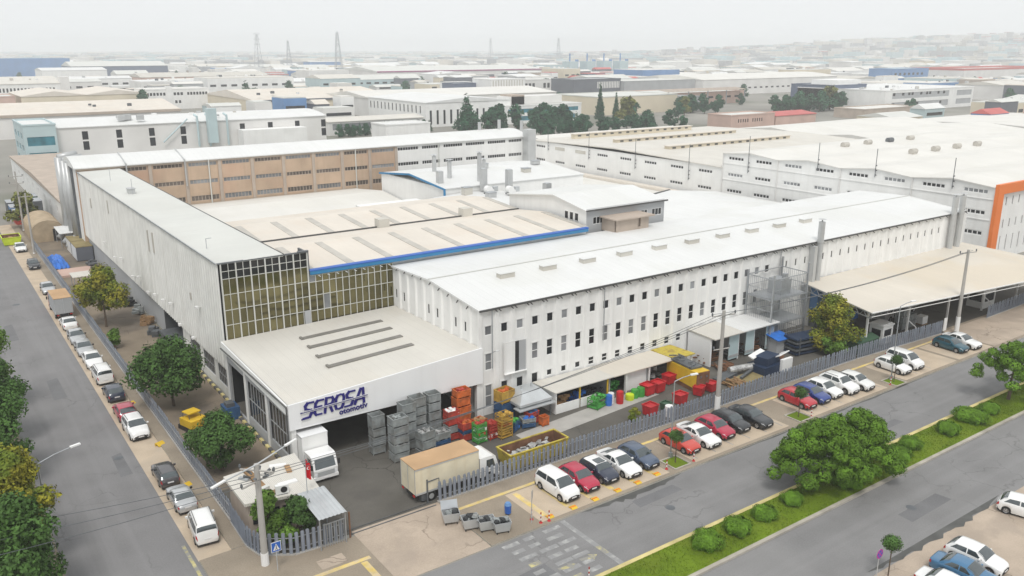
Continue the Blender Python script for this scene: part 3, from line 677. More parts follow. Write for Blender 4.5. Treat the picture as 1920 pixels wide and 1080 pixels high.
b = B(); b.box(23.45, 33.05, YG - .14, YG + .2, 15.0, 15.1); b.box(31.9, 33.05, YG - .3, YG + .1, 15.1, 15.22); b.box(32.9, 33.1, YG - .1, YG + 2.5, 12.3, 15.0); b.obj('coping', m['steel_dark'], cw)
# ------------------------------------------------------------------ roofs behind the hall
saw = thing('saw_roof_hall', 'beige twin pitched roof with grey rooflight strips and a blue eave', 'factory', (33, 84.9, 0))
SR = [(84.75, 12.95), (94.6, 13.62), (100.6, 13.0), (100.6, 12.7), (94.6, 13.3), (84.75, 12.65)]
SR2 = [(100.9, 12.98), (109.8, 13.62), (117, 12.8), (117, 12.5), (109.8, 13.3), (100.9, 12.6)]
for pr in (SR, SR2): B().extr(pr, 30.45, 72.2, 'x').obj('roof', m['roof_beige'], saw)
B().box(30.45, 72.2, 100.45, 100.6, 12.97, 13.2).obj('valley_dark_strip', m['gutter'], saw)  # dark strip along the gap between the two roof rows
for row, (ya, za, yb, zb) in enumerate(((84.9, 12.965, 94.2, 13.6), (101.0, 12.99, 109.2, 13.58))):
    for k in range(9):
        x = 33.35 + 4.83 * k; b = B(); e = .025
        b.extr([(ya, za), (yb, zb), (yb, zb + .05), (ya, za + .05)], x - .45, x + .45, 'x'); b.obj('rooflight', m['strip_grey'], saw)
B().extr([(84.32, 12.5), (84.32, 12.98), (84.74, 13.04), (84.74, 12.5)], 33.1, 72.0, 'x').obj('eave_fascia', m['blue_trim'], saw)
B().extr([(84.27, 12.9), (84.27, 13.01), (84.75, 13.08), (84.75, 13.02)], 33.05, 72.05, 'x').obj('eave_gutter', m['sign_blue'], saw)
B().box(33.0, 72.2, 85.1, 116.8, 0, 12.4).obj('wall', m['wall_white'], saw)
for k in range(9):
    inst('light_bracket', boxmesh(.06, .55, .06, m['white_paint']), saw, wl(saw, 34 + k * 1.05 * 1.0, 84.05, 12.3))
for x, y, w in ((49.8, 100.2, 1.5), (63.0, 100.4, 1.5)):
    wbox('roof_hatch', saw, x - w / 2, x + w / 2, y - .5, y + .9, 13.05, 14.2, m['roof_concrete'])
# low flat roofs between the saw roof and the tan block
low = thing('low_flat_hall', 'low pale flat roof in front of the tan block', 'factory', (40, 118, 0))
B().box(30.45, 76, 117.2, 164.6, 0, 7.2).obj('wall', m['wall_far'], low)
B().box(30.45, 76.1, 117.1, 164.7, 7.203, 7.4).obj('roof', m['roof_concrete'], low)
B().extr([(140, 7.4), (152, 8.6), (164, 7.4)], 31, 75.8, 'x').obj('low_gable', m['roof_white_b'], low)
B().box(62, 74, 128, 135, 7.4, 9.6).obj('roof_room', m['wall_white'], low)
# annex storey with grey wall and windows behind the hall
K = thing('annex_block', 'annex with white gable roof and grey window wall above the hall', 'annex', (80, 86, 0))
b = B(); b.wall(14.6, 4.2, [(1.2 + 2.75 * k, 1.2 + 2.75 * k + 1.9, 2.0, 3.0) for k in range(5)], .2, 0); b.obj('wall', m['wall_grey'], K, loc=wl(K, 73, 86, 10.9))
for k in range(5): window(K, 73 + 1.2 + 2.75 * k + .95, 86, 12.9, 1.9, 1.0, 0, 3, 1, 'glass_win', 'white_paint', True, .06)
b = B(); b.face([(73, 104, 0), (73, 86, 0), (73, 86, 15), (73, 93, 16.1), (73, 104, 14.8)]); b.face([(87.6, 86, 0), (87.6, 104, 0), (87.6, 104, 14.8), (87.6, 93, 16.1), (87.6, 86, 15)]); b.face([(73, 86, 0), (87.6, 86, 0), (87.6, 86, 10.9), (73, 86, 10.9)]); b.obj('gable_wall', m['wall_white'], K)
for y in (88, 89.1, 90.2): window(K, 72.9, y, 13.2, .8, 1.1, -pi / 2, 1, 1, 'glass_win', 'white_paint')
b = B(); b.extr([(85.7, 14.98), (93, 16.2), (104.3, 14.8), (104.3, 14.65), (93, 16.05), (85.7, 14.85)], 72.7, 87.9, 'x'); b.obj('roof', m['roof_white'], K)
B().box(72.7, 87.9, 85.56, 85.695, 14.82, 15.04).obj('gutter', m['gutter'], K)
hut = thing('rooftop_hut', 'small beige hut with flat overhanging roof before the grey annex', 'roof hut', (78.7, 84.4, 12))
b = B(); b.wall(6.0, 1.75, [(4.0, 4.5, .4, 1.6)], .2); b.obj('front_wall', m['wall_taupe'], hut, loc=wl(hut, 75.7, 83.0, 12.02)); B().box(75.7, 81.7, 83.3, 85.9, 12.02, 13.76).obj('wall', m['wall_taupe'], hut)
B().box(75.3, 82.4, 82.5, 85.95, 13.77, 13.95).obj('roof', m['wall_taupe'], hut)
# white roofs to the right of the saw roof
rear = thing('rear_hall', 'broad white roofed hall behind the long front hall', 'factory', (100, 86, 0))
B().box(88.0, 146, 85.3, 127, 0, 4.9).obj('wall', m['wall_white'], rear); B().box(73.2, 87.9, 104.2, 127, 0, 10.6).obj('wall', m['wall_white'], rear)
B().extr([(73.1, 10.62), (80.5, 11.1), (88.0, 10.62), (88.0, 10.5), (73.1, 10.5)], 104.4, 128.2, 'y').obj('roof', m['roof_white'], rear)
for k, (xa, xb) in enumerate(((88.02, 117), (117.02, 146.2))):
    xm = (xa + xb) / 2
    b = B(); b.extr([(xa, 5.0), (xm, 6.6), (xb, 5.0), (xb, 4.9), (xm, 6.4), (xa, 4.9)], 85.2, 128, 'y'); b.obj('roof', m['roof_white'], rear)
    B().extr([(xm - 4.4, 6.3), (xm, 6.75), (xm + .3, 6.75), (xm + .3, 6.2), (xm - 4.4, 6.0)], 127.9, 128.3, 'y').obj('gable_trim', m['gutter'], rear)
M_ = thing('blue_edged_hall', 'white roofed hall with thin blue roof edge in front of the tan block', 'factory', (95, 130, 0))
B().box(76.2, 108, 128.5, 153, 0, 12.0).obj('wall', m['wall_white'], M_)
b = B(); b.extr([(128.3, 12.02), (141, 13.2), (153.3, 12.02), (153.3, 11.9), (141, 13.0), (128.3, 11.9)], 76.0, 108.2, 'x'); b.obj('roof', m['roof_white'], M_)
b = B(); b.extr([(128.2, 11.75), (141, 12.93), (153.4, 11.75), (153.4, 12.1), (141, 13.28), (128.2, 12.1)], 75.86, 75.99, 'x'); b.box(75.9, 76.18, 128.1, 128.45, 0, 12.0); b.obj('blue_edge', m['blue_trim'], M_)
B().box(108.4, 146.5, 128.6, 205, 0, 2.6).obj('rear_wing', m['roof_white_b'], M_)
B().box(146.6, 148.9, 128.7, 204, 0, 3.2).obj('parapet_band', m['roof_beige'], M_)
# rooftop stacks and fan units, each a thing standing on the roofs
def stack(x, y, z, h, r, label, sq=False, cap=True):
    t = thing('roof_stack', label, 'roof stack', (x, y, z)); b = B()
    if sq: b.box(-r, r, -r, r, 0, h)
    else: b.tube((0, 0, 0), (0, 0, h), r, r, 12)
    b.obj('pipe', m['duct'], t, world=False)
    c = B()
    if cap: c.tube((0, 0, h), (0, 0, h + .25), r * .25, r * .25, 6); c.tube((0, 0, h + .25), (0, 0, h + .32), r * 1.7, r * .6, 12)
    else: c.tube((0, 0, h), (0, 0, h + .08), r * 1.12, r * 1.12, 12)
    c.obj('cap', m['steel_light'], t, world=False); return t
stack(81.5, 141.1, 12.9, 3.2, .42, 'round roof stack beside the blue edged gable')
stack(81.3, 135.2, 12.4, 3.4, .42, 'second round roof stack from the blue edge')
stack(77.6, 132.5, 11.9, 2.6, .5, 'square steel stack at the blue edged corner', True, False)
stack(83.6, 127.2, 11.1, 4.0, .5, 'tallest square steel stack on the white roofs', True, False)
stack(85.2, 131.0, 12.2, 5.2, .42, 'twin round stack with a wide cap above the white roofs')
stack(87.5, 124.8, 11.1, 3.8, .5, 'square steel stack beside the tall twin stack', True, False)
stack(88.5, 134.5, 12.6, 3.0, .38, 'slim stack behind the tall twin stack')
stack(82.6, 107.2, 11.1, 4.0, .52, 'lone square steel stack next to the annex gable', True, False)
def fan_unit(x, y, z, label, rz=0):
    t = thing('fan_unit', label, 'fan unit', (x, y, z), rz); t.scale = (.72, .72, .72); b = B(); b.box(-1.0, 1.0, -.8, .8, 0, .25); b.obj('plinth', m['steel_dark'], t, world=False)
    b = B(); b.tube((-.2, -.7, 1.1), (-.2, .7, 1.1), .9, .9, 16); b.box(-.2, 1.2, -.6, .6, .26, 1.0); b.obj('fan_housing', m['white_paint'], t, world=False, smooth=False)
    b = B(); b.box(1.25, 2.4, -.5, .5, .5, 1.7); b.obj('duct_box', m['steel_light'], t, world=False)
fan_unit(83.0, 124.6, 11.0, 'white drum fan unit at the foot of the tallest stack'); fan_unit(86.0, 122.2, 11.0, 'white drum fan unit beside the square stack'); fan_unit(82.6, 106.3, 11.1, 'white drum fan unit at the lone square stack')
for k_, (x_, y_, z_, h_, lb_k) in enumerate(((79.3, 126.0, 11.0, 1.3, 'grey box unit left of the tallest stack'), (81.0, 121.0, 11.0, .9, 'low grey unit before the drum fans'), (89.2, 119.0, 6.0, 1.2, 'small unit on the lower white roof'), (92.0, 140.0, 13.2, .8, 'vent box on the ridge behind the stacks'), (98.0, 134.0, 12.5, .8, 'vent box further right behind the stacks'), (104.0, 139.0, 13.1, .7, 'last vent box on the blue edged hall'), (70.0, 121.5, 7.4, 1.6, 'grey cabinet on the low flat roof'), (58.0, 124.0, 7.4, 1.1, 'small cabinet on the low flat roof'))):
    t = thing('roof_cabinet', lb_k, 'roof unit', (x_, y_, z_)); B().box(-.8, .8, -.6, .6, 0, h_).obj('casing', m['duct' if k_ % 2 else 'roof_concrete'], t, world=False); B().box(-.88, .88, -.68, .68, h_ + .002, h_ + .1).obj('lid', m['steel'], t, world=False)
tp = thing('blue_tarpaulin', 'blue tarpaulin lying on the roof by the fan unit', 'tarpaulin', (79, 100.4, 13.05))
b = B(); 
for i in range(10):
    for j in range(5):
        f = lambda i, j: (i * .42, j * .4 + .3 * sin(i * .8), .1 + .12 * sin(i * 1.7 + j) + .1 * cos(j * 2.1))
        b.face([f(i, j), f(i + 1, j), f(i + 1, j + 1), f(i, j + 1)])
b.obj('sheet', m['tarp_blue'], tp, loc=(-3.6, .2, 0), smooth=True)

# ------------------------------------------------------------------ tan and white three storey block
T = thing('tan_block', 'long three storey block, tan then white, with ribbon windows', 'factory', (23, 165, 0))
wx = [(29.6, 34.9)] + [(36.0 + 6.3 * k, 41.25 + 6.3 * k) for k in range(8)] + [(86.3, 91.4), (92.3, 96.9), (97.8, 102.8), (103.7, 108.8), (109.7, 114.7), (115.6, 119.4)]
rows = ((14.45, 15.2), (11.15, 11.95), (7.9, 8.9))
for nm, xa, xb, mt in (('tan', 23.2, 85.6, 'wall_tan'), ('white', 85.62, 121, 'wall_white')):
    hh_ = [(a - xa, c - xa, z0, z1) for a, c in wx if a >= xa - .1 and c <= xb + .1 for z0, z1 in rows]
    b = B(); b.wall(xb - xa, 15.7, hh_, .25); b.obj('front_wall', m[mt], T, loc=wl(T, xa, 165, 0))
for a, c in wx:
    for z0, z1 in rows:
        window(T, (a + c) / 2, 165.05, z0, c - a, z1 - z0, 0, 8, 1, random.choice(['glass_brown', 'glass_brown', 'glass_light']) if a < 85 else 'glass_win', 'wall_taupe' if a < 85 else 'white_paint', False, .08)
for k in range(9):
    x = 35.45 + 6.3 * k; wbox('pier', T, x - .3, x + .3, 164.82, 164.995, 0, 15.4, m['wall_taupe'])
wbox('top_band', T, 23.2, 85.6, 164.85, 164.998, 15.25, 15.69, m['wall_taupe'])
for k in (1, 4, 6): B().tube((35.9 + 12.6 * k * .8, 164.7, 4), (35.9 + 12.6 * k * .8, 164.7, 15.5), .12, n=6).obj('downpipe', m['roof_pale'], T)
b = B(); b.face([(23.2, 178, 0), (23.2, 165, 0), (23.2, 165, 15.7), (23.2, 171, 16.9), (23.2, 178, 15.7)]); b.face([(121, 165, 0), (121, 178, 0), (121, 178, 15.7), (121, 171, 16.9), (121, 165, 15.7)]); b.face([(121, 178, 0), (23.2, 178, 0), (23.2, 178, 15.7), (121, 178, 15.7)]); b.obj('wall', m['wall_white'], T)
b = B(); pr = [(164.6 + 13.8 * t, 15.72 + 1.35 * sin(pi * t)) for t in [i / 10 for i in range(11)]] + [(178.4, 15.55), (164.6, 15.55)]
b.extr(pr, 22.9, 121.3, 'x'); b.obj('roof', m['roof_white'], T)
for x in (31.4, 41.6): B().path([(x, 164.5, 11), (x, 164.5, 15.9), (x + .1, 171, 17.3)], .14, 6).obj('roof_pipe', m['duct'], T)
B().box(119.6, 121.8, 162.6, 164.9, 0, 17.4).obj('riser', m['duct'], T)
for x, y, h in ((112, 172, 2.2), (117, 171, 2.6), (121.5, 168, 2.4)): stack(x, y, 16.6, h, .4, {112: 'short vent pipe on the white end of the tan block', 117: 'middle vent pipe on the white end of the tan block', 121.5: 'corner vent pipe at the end of the tan block'}[x], False, False)

# ------------------------------------------------------------------ white works with window bands and orange framed front
F = thing('window_band_works', 'white works with rows of five pane windows and an orange framed front', 'factory', (150, 70, 0))
yl = [134.7 + 9.03 * k for k in range(8)]; yt = [72.9 + 7.56 * k for k in range(8)]; WW = 4.3
b = B(); b.wall(203 - 129.5, 9.9, [(203 - y - WW / 2, 203 - y + WW / 2, z, z + .85) for i, y in enumerate(yl) for z in (8.05, 4.25) if not (i in (5, 6) and z > 5)], .2)
b.obj('wall', m['wall_white'], F, loc=wl(F, 150, 203, 0), rz=-pi / 2)
b = B(); b.wall(129.5 - 69.6, 13.1, [(129.5 - y - WW / 2, 129.5 - y + WW / 2, z, z + .85) for y in yt for z in (11.75, 8.1, 4.5)], .2)
for k in range(4):
    a = k * 14.975; b.face([(a, 0, 13.1), (a + 14.975, 0, 13.1), (a + 7.49, 0, 13.85)])
b.obj('wall', m['wall_white'], F, loc=wl(F, 149.9, 129.5, 0), rz=-pi / 2)
for i, y in enumerate(yl):
    for z in (8.05, 4.25):
        if i in (5, 6) and z > 5: wbox('blind_window', F, 149.93, 149.99, y - WW / 2, y + WW / 2, z, z + .85, m['roof_concrete']); continue
        window(F, 150.04, y, z, WW, .85, -pi / 2, 5, 1, 'glass_win', 'white_paint', True, .16)
for y in yt:
    for z in (11.75, 8.1, 4.5): window(F, 149.94, y, z, WW, .85, -pi / 2, 5, 1, random.choice(['glass_win'] * 4 + ['glass_light']), 'white_paint', True, .16)
for k in range(4):
    for z in (7.3, 10.9): wbox('ledge', F, 149.78, 149.898, 69.8 + 14.975 * k, 69.6 + 14.975 * (k + 1) - .2, z, z + .12, m['wall_white'])
for k in range(1, 5): B().tube((149.75, 69.6 + 14.975 * k - .1, 0), (149.75, 69.6 + 14.975 * k - .1, 13.2), .1, n=6).obj('downpipe', m['wall_far'], F)
b = B(); b.box(150.2, 226, 129.6, 203, 0, 9.7); b.box(150.2, 240, 69.9, 129.4, 0, 12.9); b.obj('core', m['wall_white'], F)
b = B(); b.extr([(129.6, 9.9), (166, 10.9), (203.2, 9.9), (203.2, 9.75), (166, 10.6), (129.6, 9.75)], 149.7, 226.3, 'x'); b.obj('roof', m['roof_cream'], F)
for k in range(4):
    a = 69.6 + 14.975 * k; b = B(); b.extr([(a, 13.12), (a + 7.49, 13.9), (a + 14.97, 13.12), (a + 14.97, 13.0), (a + 7.49, 13.7), (a, 13.0)], 149.6, 240.3, 'x'); b.obj('roof', m['roof_white_b'], F)
for y in (196.0, 177.6, 157.6):
    b = B(); b.box(160.5, 209.5, y - .9, y + .9, 9.9, 11.4); b.obj('roof_monitor', m['wall_cream'], F); B().box(160.2, 209.8, y - 1.15, y + 1.15, 11.403, 11.55).obj('monitor_roof', m['roof_beige'], F)
    for k in range(15): wbox('monitor_louvre', F, 161.6 + 3.2 * k, 162.8 + 3.2 * k, y - .96, y - .905, 10.75, 11.2, m['gutter'])
for y, z0, z1 in ((193.9, 7.6, 13.6), (175.9, 7.0, 14.0), (157.8, 6.4, 14.0), (139.5, 5.8, 14.3), (122.1, 9.5, 17.5), (104.6, 12.0, 17.6), (91.9, 12.2, 17.6), (76.9, 12.0, 17.4)):
    b = B(); b.tube((149.6, y, z0), (149.6, y, z1), .07, n=5)
    for q in range(3): b.box(149.6, 149.9, y - .1, y + .1, z0 + .3 + q * .9, z0 + .5 + q * .9)
    b.obj('lightning_mast', m['steel_dark'], F)
for k in range(8):
    x, y = 180 + 9.2 * (k % 4) + (0 if k < 4 else .8), 119 if k < 4 else 102.6
    t = thing('roof_ventilator', ['in the rear row, nearest the window wall', 'second of the rear row', 'third and darkest of the rear row', 'last of the rear row', 'in the front row, nearest the window wall', 'second of the front row', 'third of the front row', 'last of the front row'][k], 'ventilator', (x, y, 13.3)); t['label'] = 'grey curved roof ventilator ' + t['label']; t['group'] = 'ventilators on the white works roof'
    b = B(); b.tube((-1.0, 0, .7), (1.0, 0, .7), .62, .62, 12); b.box(-.9, .9, -.5, .5, -.3, .7); b.obj('hood', m['strip_grey' if k != 2 else 'steel_dark'], t, world=False)
# orange front (looks to -y)
b = B(); b.box(149.7, 151.7, 68.9, 69.55, 0, 13.6); b.box(151.7, 215, 68.9, 69.55, 11.9, 13.6); b.obj('orange_frame', m['orange'], F)
b = B(); hs2 = [(2.2 + 2.3 * k, 2.6 + 2.3 * k, z, z + 1.5) for k in range(24) for z in (9.6, 5.6)] + [(2.0 + 2.3 * k, 2.35 + 2.3 * k, 1.4, 4.2) for k in range(24)]
b.wall(63, 11.9, hs2, .2); b.obj('front_wall', m['wall_white'], F, loc=wl(F, 151.7, 69.5, 0))
for a, c, z0, z1 in hs2[:60]: inst('slot_window', boxmesh(c - a, .03, z1 - z0, m['glass_win']), F, wl(F, 151.7 + (a + c) / 2, 69.66, z0))
# wide pale roofs beyond it
for i, (xa, xb, ya, yb, h, lb) in enumerate(((332, 410, 120, 196, 7.4, 'wide pale low pitched roof further right behind the works'), (247, 330, 84, 208, 7.8, 'large white roofed hall with a grey side wall behind the works'), (160, 222, 206, 226, 8.0, 'low white strip building behind the roof monitors'))):
    t = thing('pale_hall', lb, 'factory', (xa, ya, 0)); B().box(xa, xb, ya, yb, 0, h).obj('wall', m['wall_grey' if i == 1 else 'wall_far'], t); n = 4 if i == 1 else 1; dy = (yb - ya) / n
    for k in range(n): B().extr([(ya + k * dy, h), (ya + (k + .5) * dy, h + 1.4), (ya + (k + 1) * dy, h)], xa - .3, xb + .3, 'x').obj('roof', m['roof_white_b'], t)
# ------------------------------------------------------------------ buildings further off
def bld(name, label, x0, x1, y0, dep, h, wall='wall_far', roof='roof_white_b', kind='flat', wins=(), pane='glass_win', lwins=(), band=None, cat='factory', group=None, rise=2.2, par=.5):
    """a block whose front looks to -y; wins: (count, width, sill, height, offset, spacing)"""
    t = thing(name, label, cat, (x0, y0, 0), 0, group); W = x1 - x0
    hs = [(o + k * sp, o + k * sp + w, z, z + hh) for n, w, z, hh, o, sp in wins for k in range(n)]
    b = B(); b.wall(W, h, hs, .3); b.obj('front_wall', m[wall], t, loc=(0, 0, 0))
    hl = [(o + k * sp, o + k * sp + w, z, z + hh) for n, w, z, hh, o, sp in lwins for k in range(n)]
    b = B(); b.wall(dep, h, hl, .3); b.obj('side_wall', m[wall], t, loc=(0, dep, 0), rz=-pi / 2)
    b = B(); b.face([(W, 0, 0), (W, dep, 0), (W, dep, h), (W, 0, h)]); b.face([(W, dep, 0), (0, dep, 0), (0, dep, h), (W, dep, h)]); b.obj('rear_wall', m[wall], t, world=False)
    for a, c, z0, z1 in hs: inst('window', boxmesh(c - a, .05, z1 - z0, m[pane]), t, ((a + c) / 2, .2, z0))
    for a, c, z0, z1 in hl: inst('window', boxmesh(.05, c - a, z1 - z0, m[pane]), t, (.2, dep - (a + c) / 2, z0))
    b = B()
    if kind == 'flat':
        b.box(.02, W - .02, .02, dep - .02, h - .3, h + .01); b.obj('roof', m[roof], t, world=False)
        b = B(); b.box(-.15, W + .15, -.15, .25, h + .012, h + par); b.box(-.15, W + .15, dep - .25, dep + .15, h + .012, h + par); b.box(-.15, .25, .25, dep - .25, h + .012, h + par); b.box(W - .25, W + .15, .25, dep - .25, h + .012, h + par); b.obj('parapet', m[band or wall], t, world=False)
    elif kind == 'barrel':
        pr = [(-.3 + (dep + .6) * i / 8, h + rise * sin(pi * i / 8)) for i in range(9)] + [(dep + .3, h - .25), (-.3, h - .25)]
        b.extr(pr, -.3, W + .3, 'x'); b.obj('roof', m[roof], t, world=False)
    else:
        n = int(kind[1:]) if kind[1:].isdigit() else 1; dd_ = (W if kind[0] == 'y' else dep) / n
        for k in range(n):
            b = B(); a = k * dd_; pr = [(a - (.3 if k == 0 else 0), h - .02), (a + dd_ / 2, h + rise), (a + dd_ + (.3 if k == n - 1 else 0), h - .02), (a + dd_ * .5, h - .3)]
            b.extr([pr[0], pr[1], pr[2], (pr[2][0], h - .3), (pr[0][0], h - .3)], -.3, (dep if kind[0] == 'y' else W) + .3, 'y' if kind[0] == 'y' else 'x'); b.obj('roof', m[roof], t, world=False)
    if band and kind != 'flat': B().box(-.35, W + .35, -.45, -.3, h - 1.0, h + .1).obj('eave_band', m[band], t, world=False)
    return t
def roofkit(t, W, D, h, n, seed):      # small plant on a roof: parts of the building
    r = random.Random(seed)
    for k in range(n):
        x, y = r.uniform(2, W - 3), r.uniform(2, D - 2); s_ = r.uniform(.6, 1.6)
        inst('roof_box', boxmesh(round(s_ * 1.4, 1), round(s_, 1), round(s_, 1), m[r.choice(['strip_grey', 'white_paint', 'steel_dark', 'duct'])]), t, (x, y, h))
t = bld('grey_works', 'long pale grey works with slit windows behind the tan block', 36.5, 122, 287, 30, 13, 'wall_far', 'roof_white', 'barrel', [(9, 1.7, 6, 5.6, 7, 9.6)], 'glass_win', rise=1.5)
for k in range(9): inst('window_bar', boxmesh(1.8, .1, .5, m['wall_far']), t, (7.85 + 9.6 * k, .1, 8.6))
for x in (41, 44.6, 50.5): 
    B().path([(x, -1.2, 5), (x, -1.2, 14.5), (x, 2, 15)], .35, 8).obj('duct', m['wall_teal'], t, world=False)
B().path([(30, -1, 7), (38, -1, 14)], .25, 6).obj('duct', m['wall_teal'], t, world=False); B().box(44, 47, -2.4, -.4, 6, 17).obj('filter_tower', m['wall_teal'], t, world=False)
B().box(54, 76, -6, -.1, 0, 9.8).obj('lean_wing', m['wall_white'], t, world=False)
roofkit(t, 80, 20, 14.1, 9, 3)
t = bld('teal_window_office', 'pale blue office block with teal window bands by the side street', 27.8, 36.4, 285, 24, 14, 'wall_teal', 'roof_white', 'flat', [(1, 7.2, 8.2, 2.6, .8, 1), (1, 7.2, 3.6, 2.6, .8, 1)], 'glass_teal', [(3, 4.6, 10, 1.8, 2, 7.2), (3, 4.6, 6.4, 1.8, 2, 7.2), (3, 4.6, 2.8, 1.8, 2, 7.2)], cat='office')
bld('low_white_wing', 'low white wing with small square windows before the teal windowed office', 23.2, 36, 184, 96, 6.4, 'wall_white', 'wall_taupe', 'x', lwins=[(9, 1.2, 3.2, 1.3, 8, 9.4)], rise=.9)
t = bld('cream_roof_hall', 'wide cream roofed hall behind the pale grey works', -10, 102, 402, 62, 9.6, 'wall_far', 'roof_beige', 'x', band='wall_taupe', rise=3.2); roofkit(t, 100, 22, 11.5, 9, 4)
t = bld('twin_gable_hall', 'cream hall with twin low gables behind the cream roof', 55, 121, 547, 60, 10, 'wall_cream', 'roof_beige', 'y2', rise=2.4)
bld('brown_brick_store', 'brownish store at the left edge behind the cream roof', 18, 52, 545, 30, 10, 'wall_pink', 'roof_pale', 'flat', [(5, 3, 4, 2.4, 3, 6.2)])
t = bld('small_window_plant', 'white plant with a row of tiny windows at the left edge', 30, 90, 655, 50, 13, 'wall_white', 'roof_cream', 'x', [(26, 1.1, 7.6, 2.6, 3, 2.1)], rise=4); roofkit(t, 55, 18, 15, 8, 5)
B().box(60, 66, 0, 10, 0, 17).obj('stair_tower', m['wall_far'], t, world=False)
t = bld('white_office_house', 'white three storey office house with square windows', 119, 157, 547, 24, 11.6, 'wall_white', 'roof_white_b', 'flat', [(6, 1.3, 8.2, 1.7, 1.5, 1.9), (3, 1.5, 8.2, 1.7, 17, 2), (7, 1.3, 8.2, 1.7, 25, 1.8), (2, 1.4, 3.5, 1.7, 17.5, 2.1)], cat='office')
B().box(13, 16, -.3, 4, 0, 13.4).obj('stair_tower', m['wall_white'], t, world=False)
bld('cedar_side_hall', 'flat white roof beside the white office house', 160, 222, 545, 50, 7, 'wall_far', 'roof_pale', 'flat')
t = bld('ochre_long_hall', 'long cream hall whose dark eave slants across the left middle', 156, 240, 462, 90, 8.5, 'wall_cream', 'roof_beige', 'x', band='wall_dark', rise=4); roofkit(t, 80, 30, 11, 5, 6)
bld('ribbon_glass_shed', 'low shed with a grey ribbon window behind the hedge', 146, 192, 341, 16, 5.8, 'wall_far', 'roof_cream', 'x', [(1, 42, 2.2, 2.6, 2, 1)], 'glass_light', rise=1.2)
bld('white_roof_box', 'small white flat box building beside the hedge row', 146, 165, 288, 12, 8, 'wall_white', 'roof_white', 'flat')
t = bld('white_gable_plant', 'white plant with tall slit windows and a low gable', 199, 247, 351, 60, 11.4, 'wall_white', 'roof_white', 'y', [(12, 1.2, 1.2, 6.5, 2, 3.7)], lwins=[(14, 1.2, 6.2, 3.4, 2, 4)], rise=1.9)
bld('broad_white_hall', 'broad white roof behind the slit window plant', 205, 330, 420, 60, 10, 'wall_far', 'roof_white_b', 'x', rise=2.6)
t = bld('green_band_office', 'white office with green ribbon windows and roof terrace', 239, 286, 343, 26, 8.4, 'wall_white', 'roof_pale', 'flat', [(1, 44, 5.2, 1.9, 1, 1), (1, 40, 1.4, 2.2, 3, 1)], 'glass_teal', cat='office')
for x0_, x1_, z_ in ((8, 42, 12.4), (10, 18, 13.2)): B().box(x0_, x1_, 10, 20, 8.5, z_).obj('roof_storey', m['wall_far' if z_ < 13 else 'wall_taupe'], t, world=False)
bld('cream_flat_store', 'plain cream store with a grey roof beside the tall cypress', 312, 372, 359, 40, 9.6, 'wall_cream', 'roof_pale', 'flat', band='roof_pale')
bld('grey_stair_house', 'grey house with square windows beside the cream store', 375, 388, 356, 14, 8, 'wall_grey', 'roof_pale', 'flat', [(2, 2, 4.6, 2, 2, 5), (2, 2, 1.2, 2, 2, 5)])
t = bld('pergola_roof_block', 'pinkish block with slatted steel canopy on its roof', 389, 470, 392, 40, 7.6, 'wall_pink', 'roof_pale', 'flat', [(9, 5, 3.8, 1.3, 3, 8.6)])
for k in range(22): B().obox((4 + k * 3.4, -1, 9.7), (2.3, 10, .16), 0, 0, .12).obj('canopy_slat', m['wall_taupe'], t, world=False)
for k in range(5): inst('canopy_post', boxmesh(.5, .5, 9.4, m['steel']), t, (5 + 18 * k, -4, 0))
t = bld('ribbed_office', 'white office with vertical ribs in the middle distance', 342, 372, 510, 24, 14, 'wall_white', 'roof_white', 'flat', [(1, 26, 1, .1, 2, 1)], cat='office')
for k in range(12): inst('rib', boxmesh(.5, .4, 13.4, m['roof_concrete']), t, (2 + 2.3 * k, -.2, .2))
bld('square_window_office', 'pale office with large square windows behind the roof terrace', 374, 424, 525, 24, 12.5, 'wall_far', 'roof_pale', 'flat', [(5, 2.4, 6.6, 3.6, 2, 3.4), (6, 2.4, 6.6, 3.6, 26, 3.7)], cat='office')
t = bld('dark_slit_block', 'dark navy block with a band of white slits', 388, 432, 474, 26, 14, 'wall_dark', 'wall_grey', 'flat')
for k in range(14): inst('white_slit', boxmesh(.9, .2, 4.6, m['wall_far']), t, (22 + 1.55 * k, -.1, 7.8))
bld('grey_long_store', 'long windowless grey store right of the dark block', 432, 516, 470, 40, 12, 'wall_grey', 'roof_pale', 'flat')
bld('navy_sign_office', 'small navy and white office left of the ribbed office', 323, 342, 529, 16, 11, 'wall_navy', 'wall_grey', 'flat', [(6, 1.6, 4.5, 2, 1.5, 2.8)], 'wall_far', cat='office')
t = bld('small_slot_plant', 'long white plant with one line of small dark slots', 506, 676, 462, 70, 12, 'wall_far', 'roof_white_b', 'barrel', [(24, 3.4, 4.4, 1.2, 4, 7)], rise=3)
t = bld('black_glass_office', 'dark blue office block with white lamps near the tree row', 462, 497, 318, 30, 13.6, 'wall_navy', 'wall_grey', 'flat', cat='office'); B().box(33, 40, 4, 20, 0, 12).obj('grey_wing', m['wall_grey'], t, world=False); B().box(12, 38, 6, 24, 13.7, 16.6).obj('roof_storey', m['wall_white'], t, world=False)
for k in range(6): inst('lamp', boxmesh(.7, .3, .7, m['white_paint']), t, (4 + 5.2 * k, -.2, [10, 3, 10, 6, 9, 3][k]))
t = bld('strip_window_office', 'large white office with two grey window strips at the right', 462, 560, 283, 60, 11.8, 'wall_white', 'roof_white', 'flat', [(1, 62, 7.2, 3.4, 7, 1), (1, 62, 1.6, 3.6, 7, 1), (1, 18, 7.2, 3.2, 78, 1), (1, 18, 2.0, 3.2, 78, 1)], 'wall_grey', cat='office')
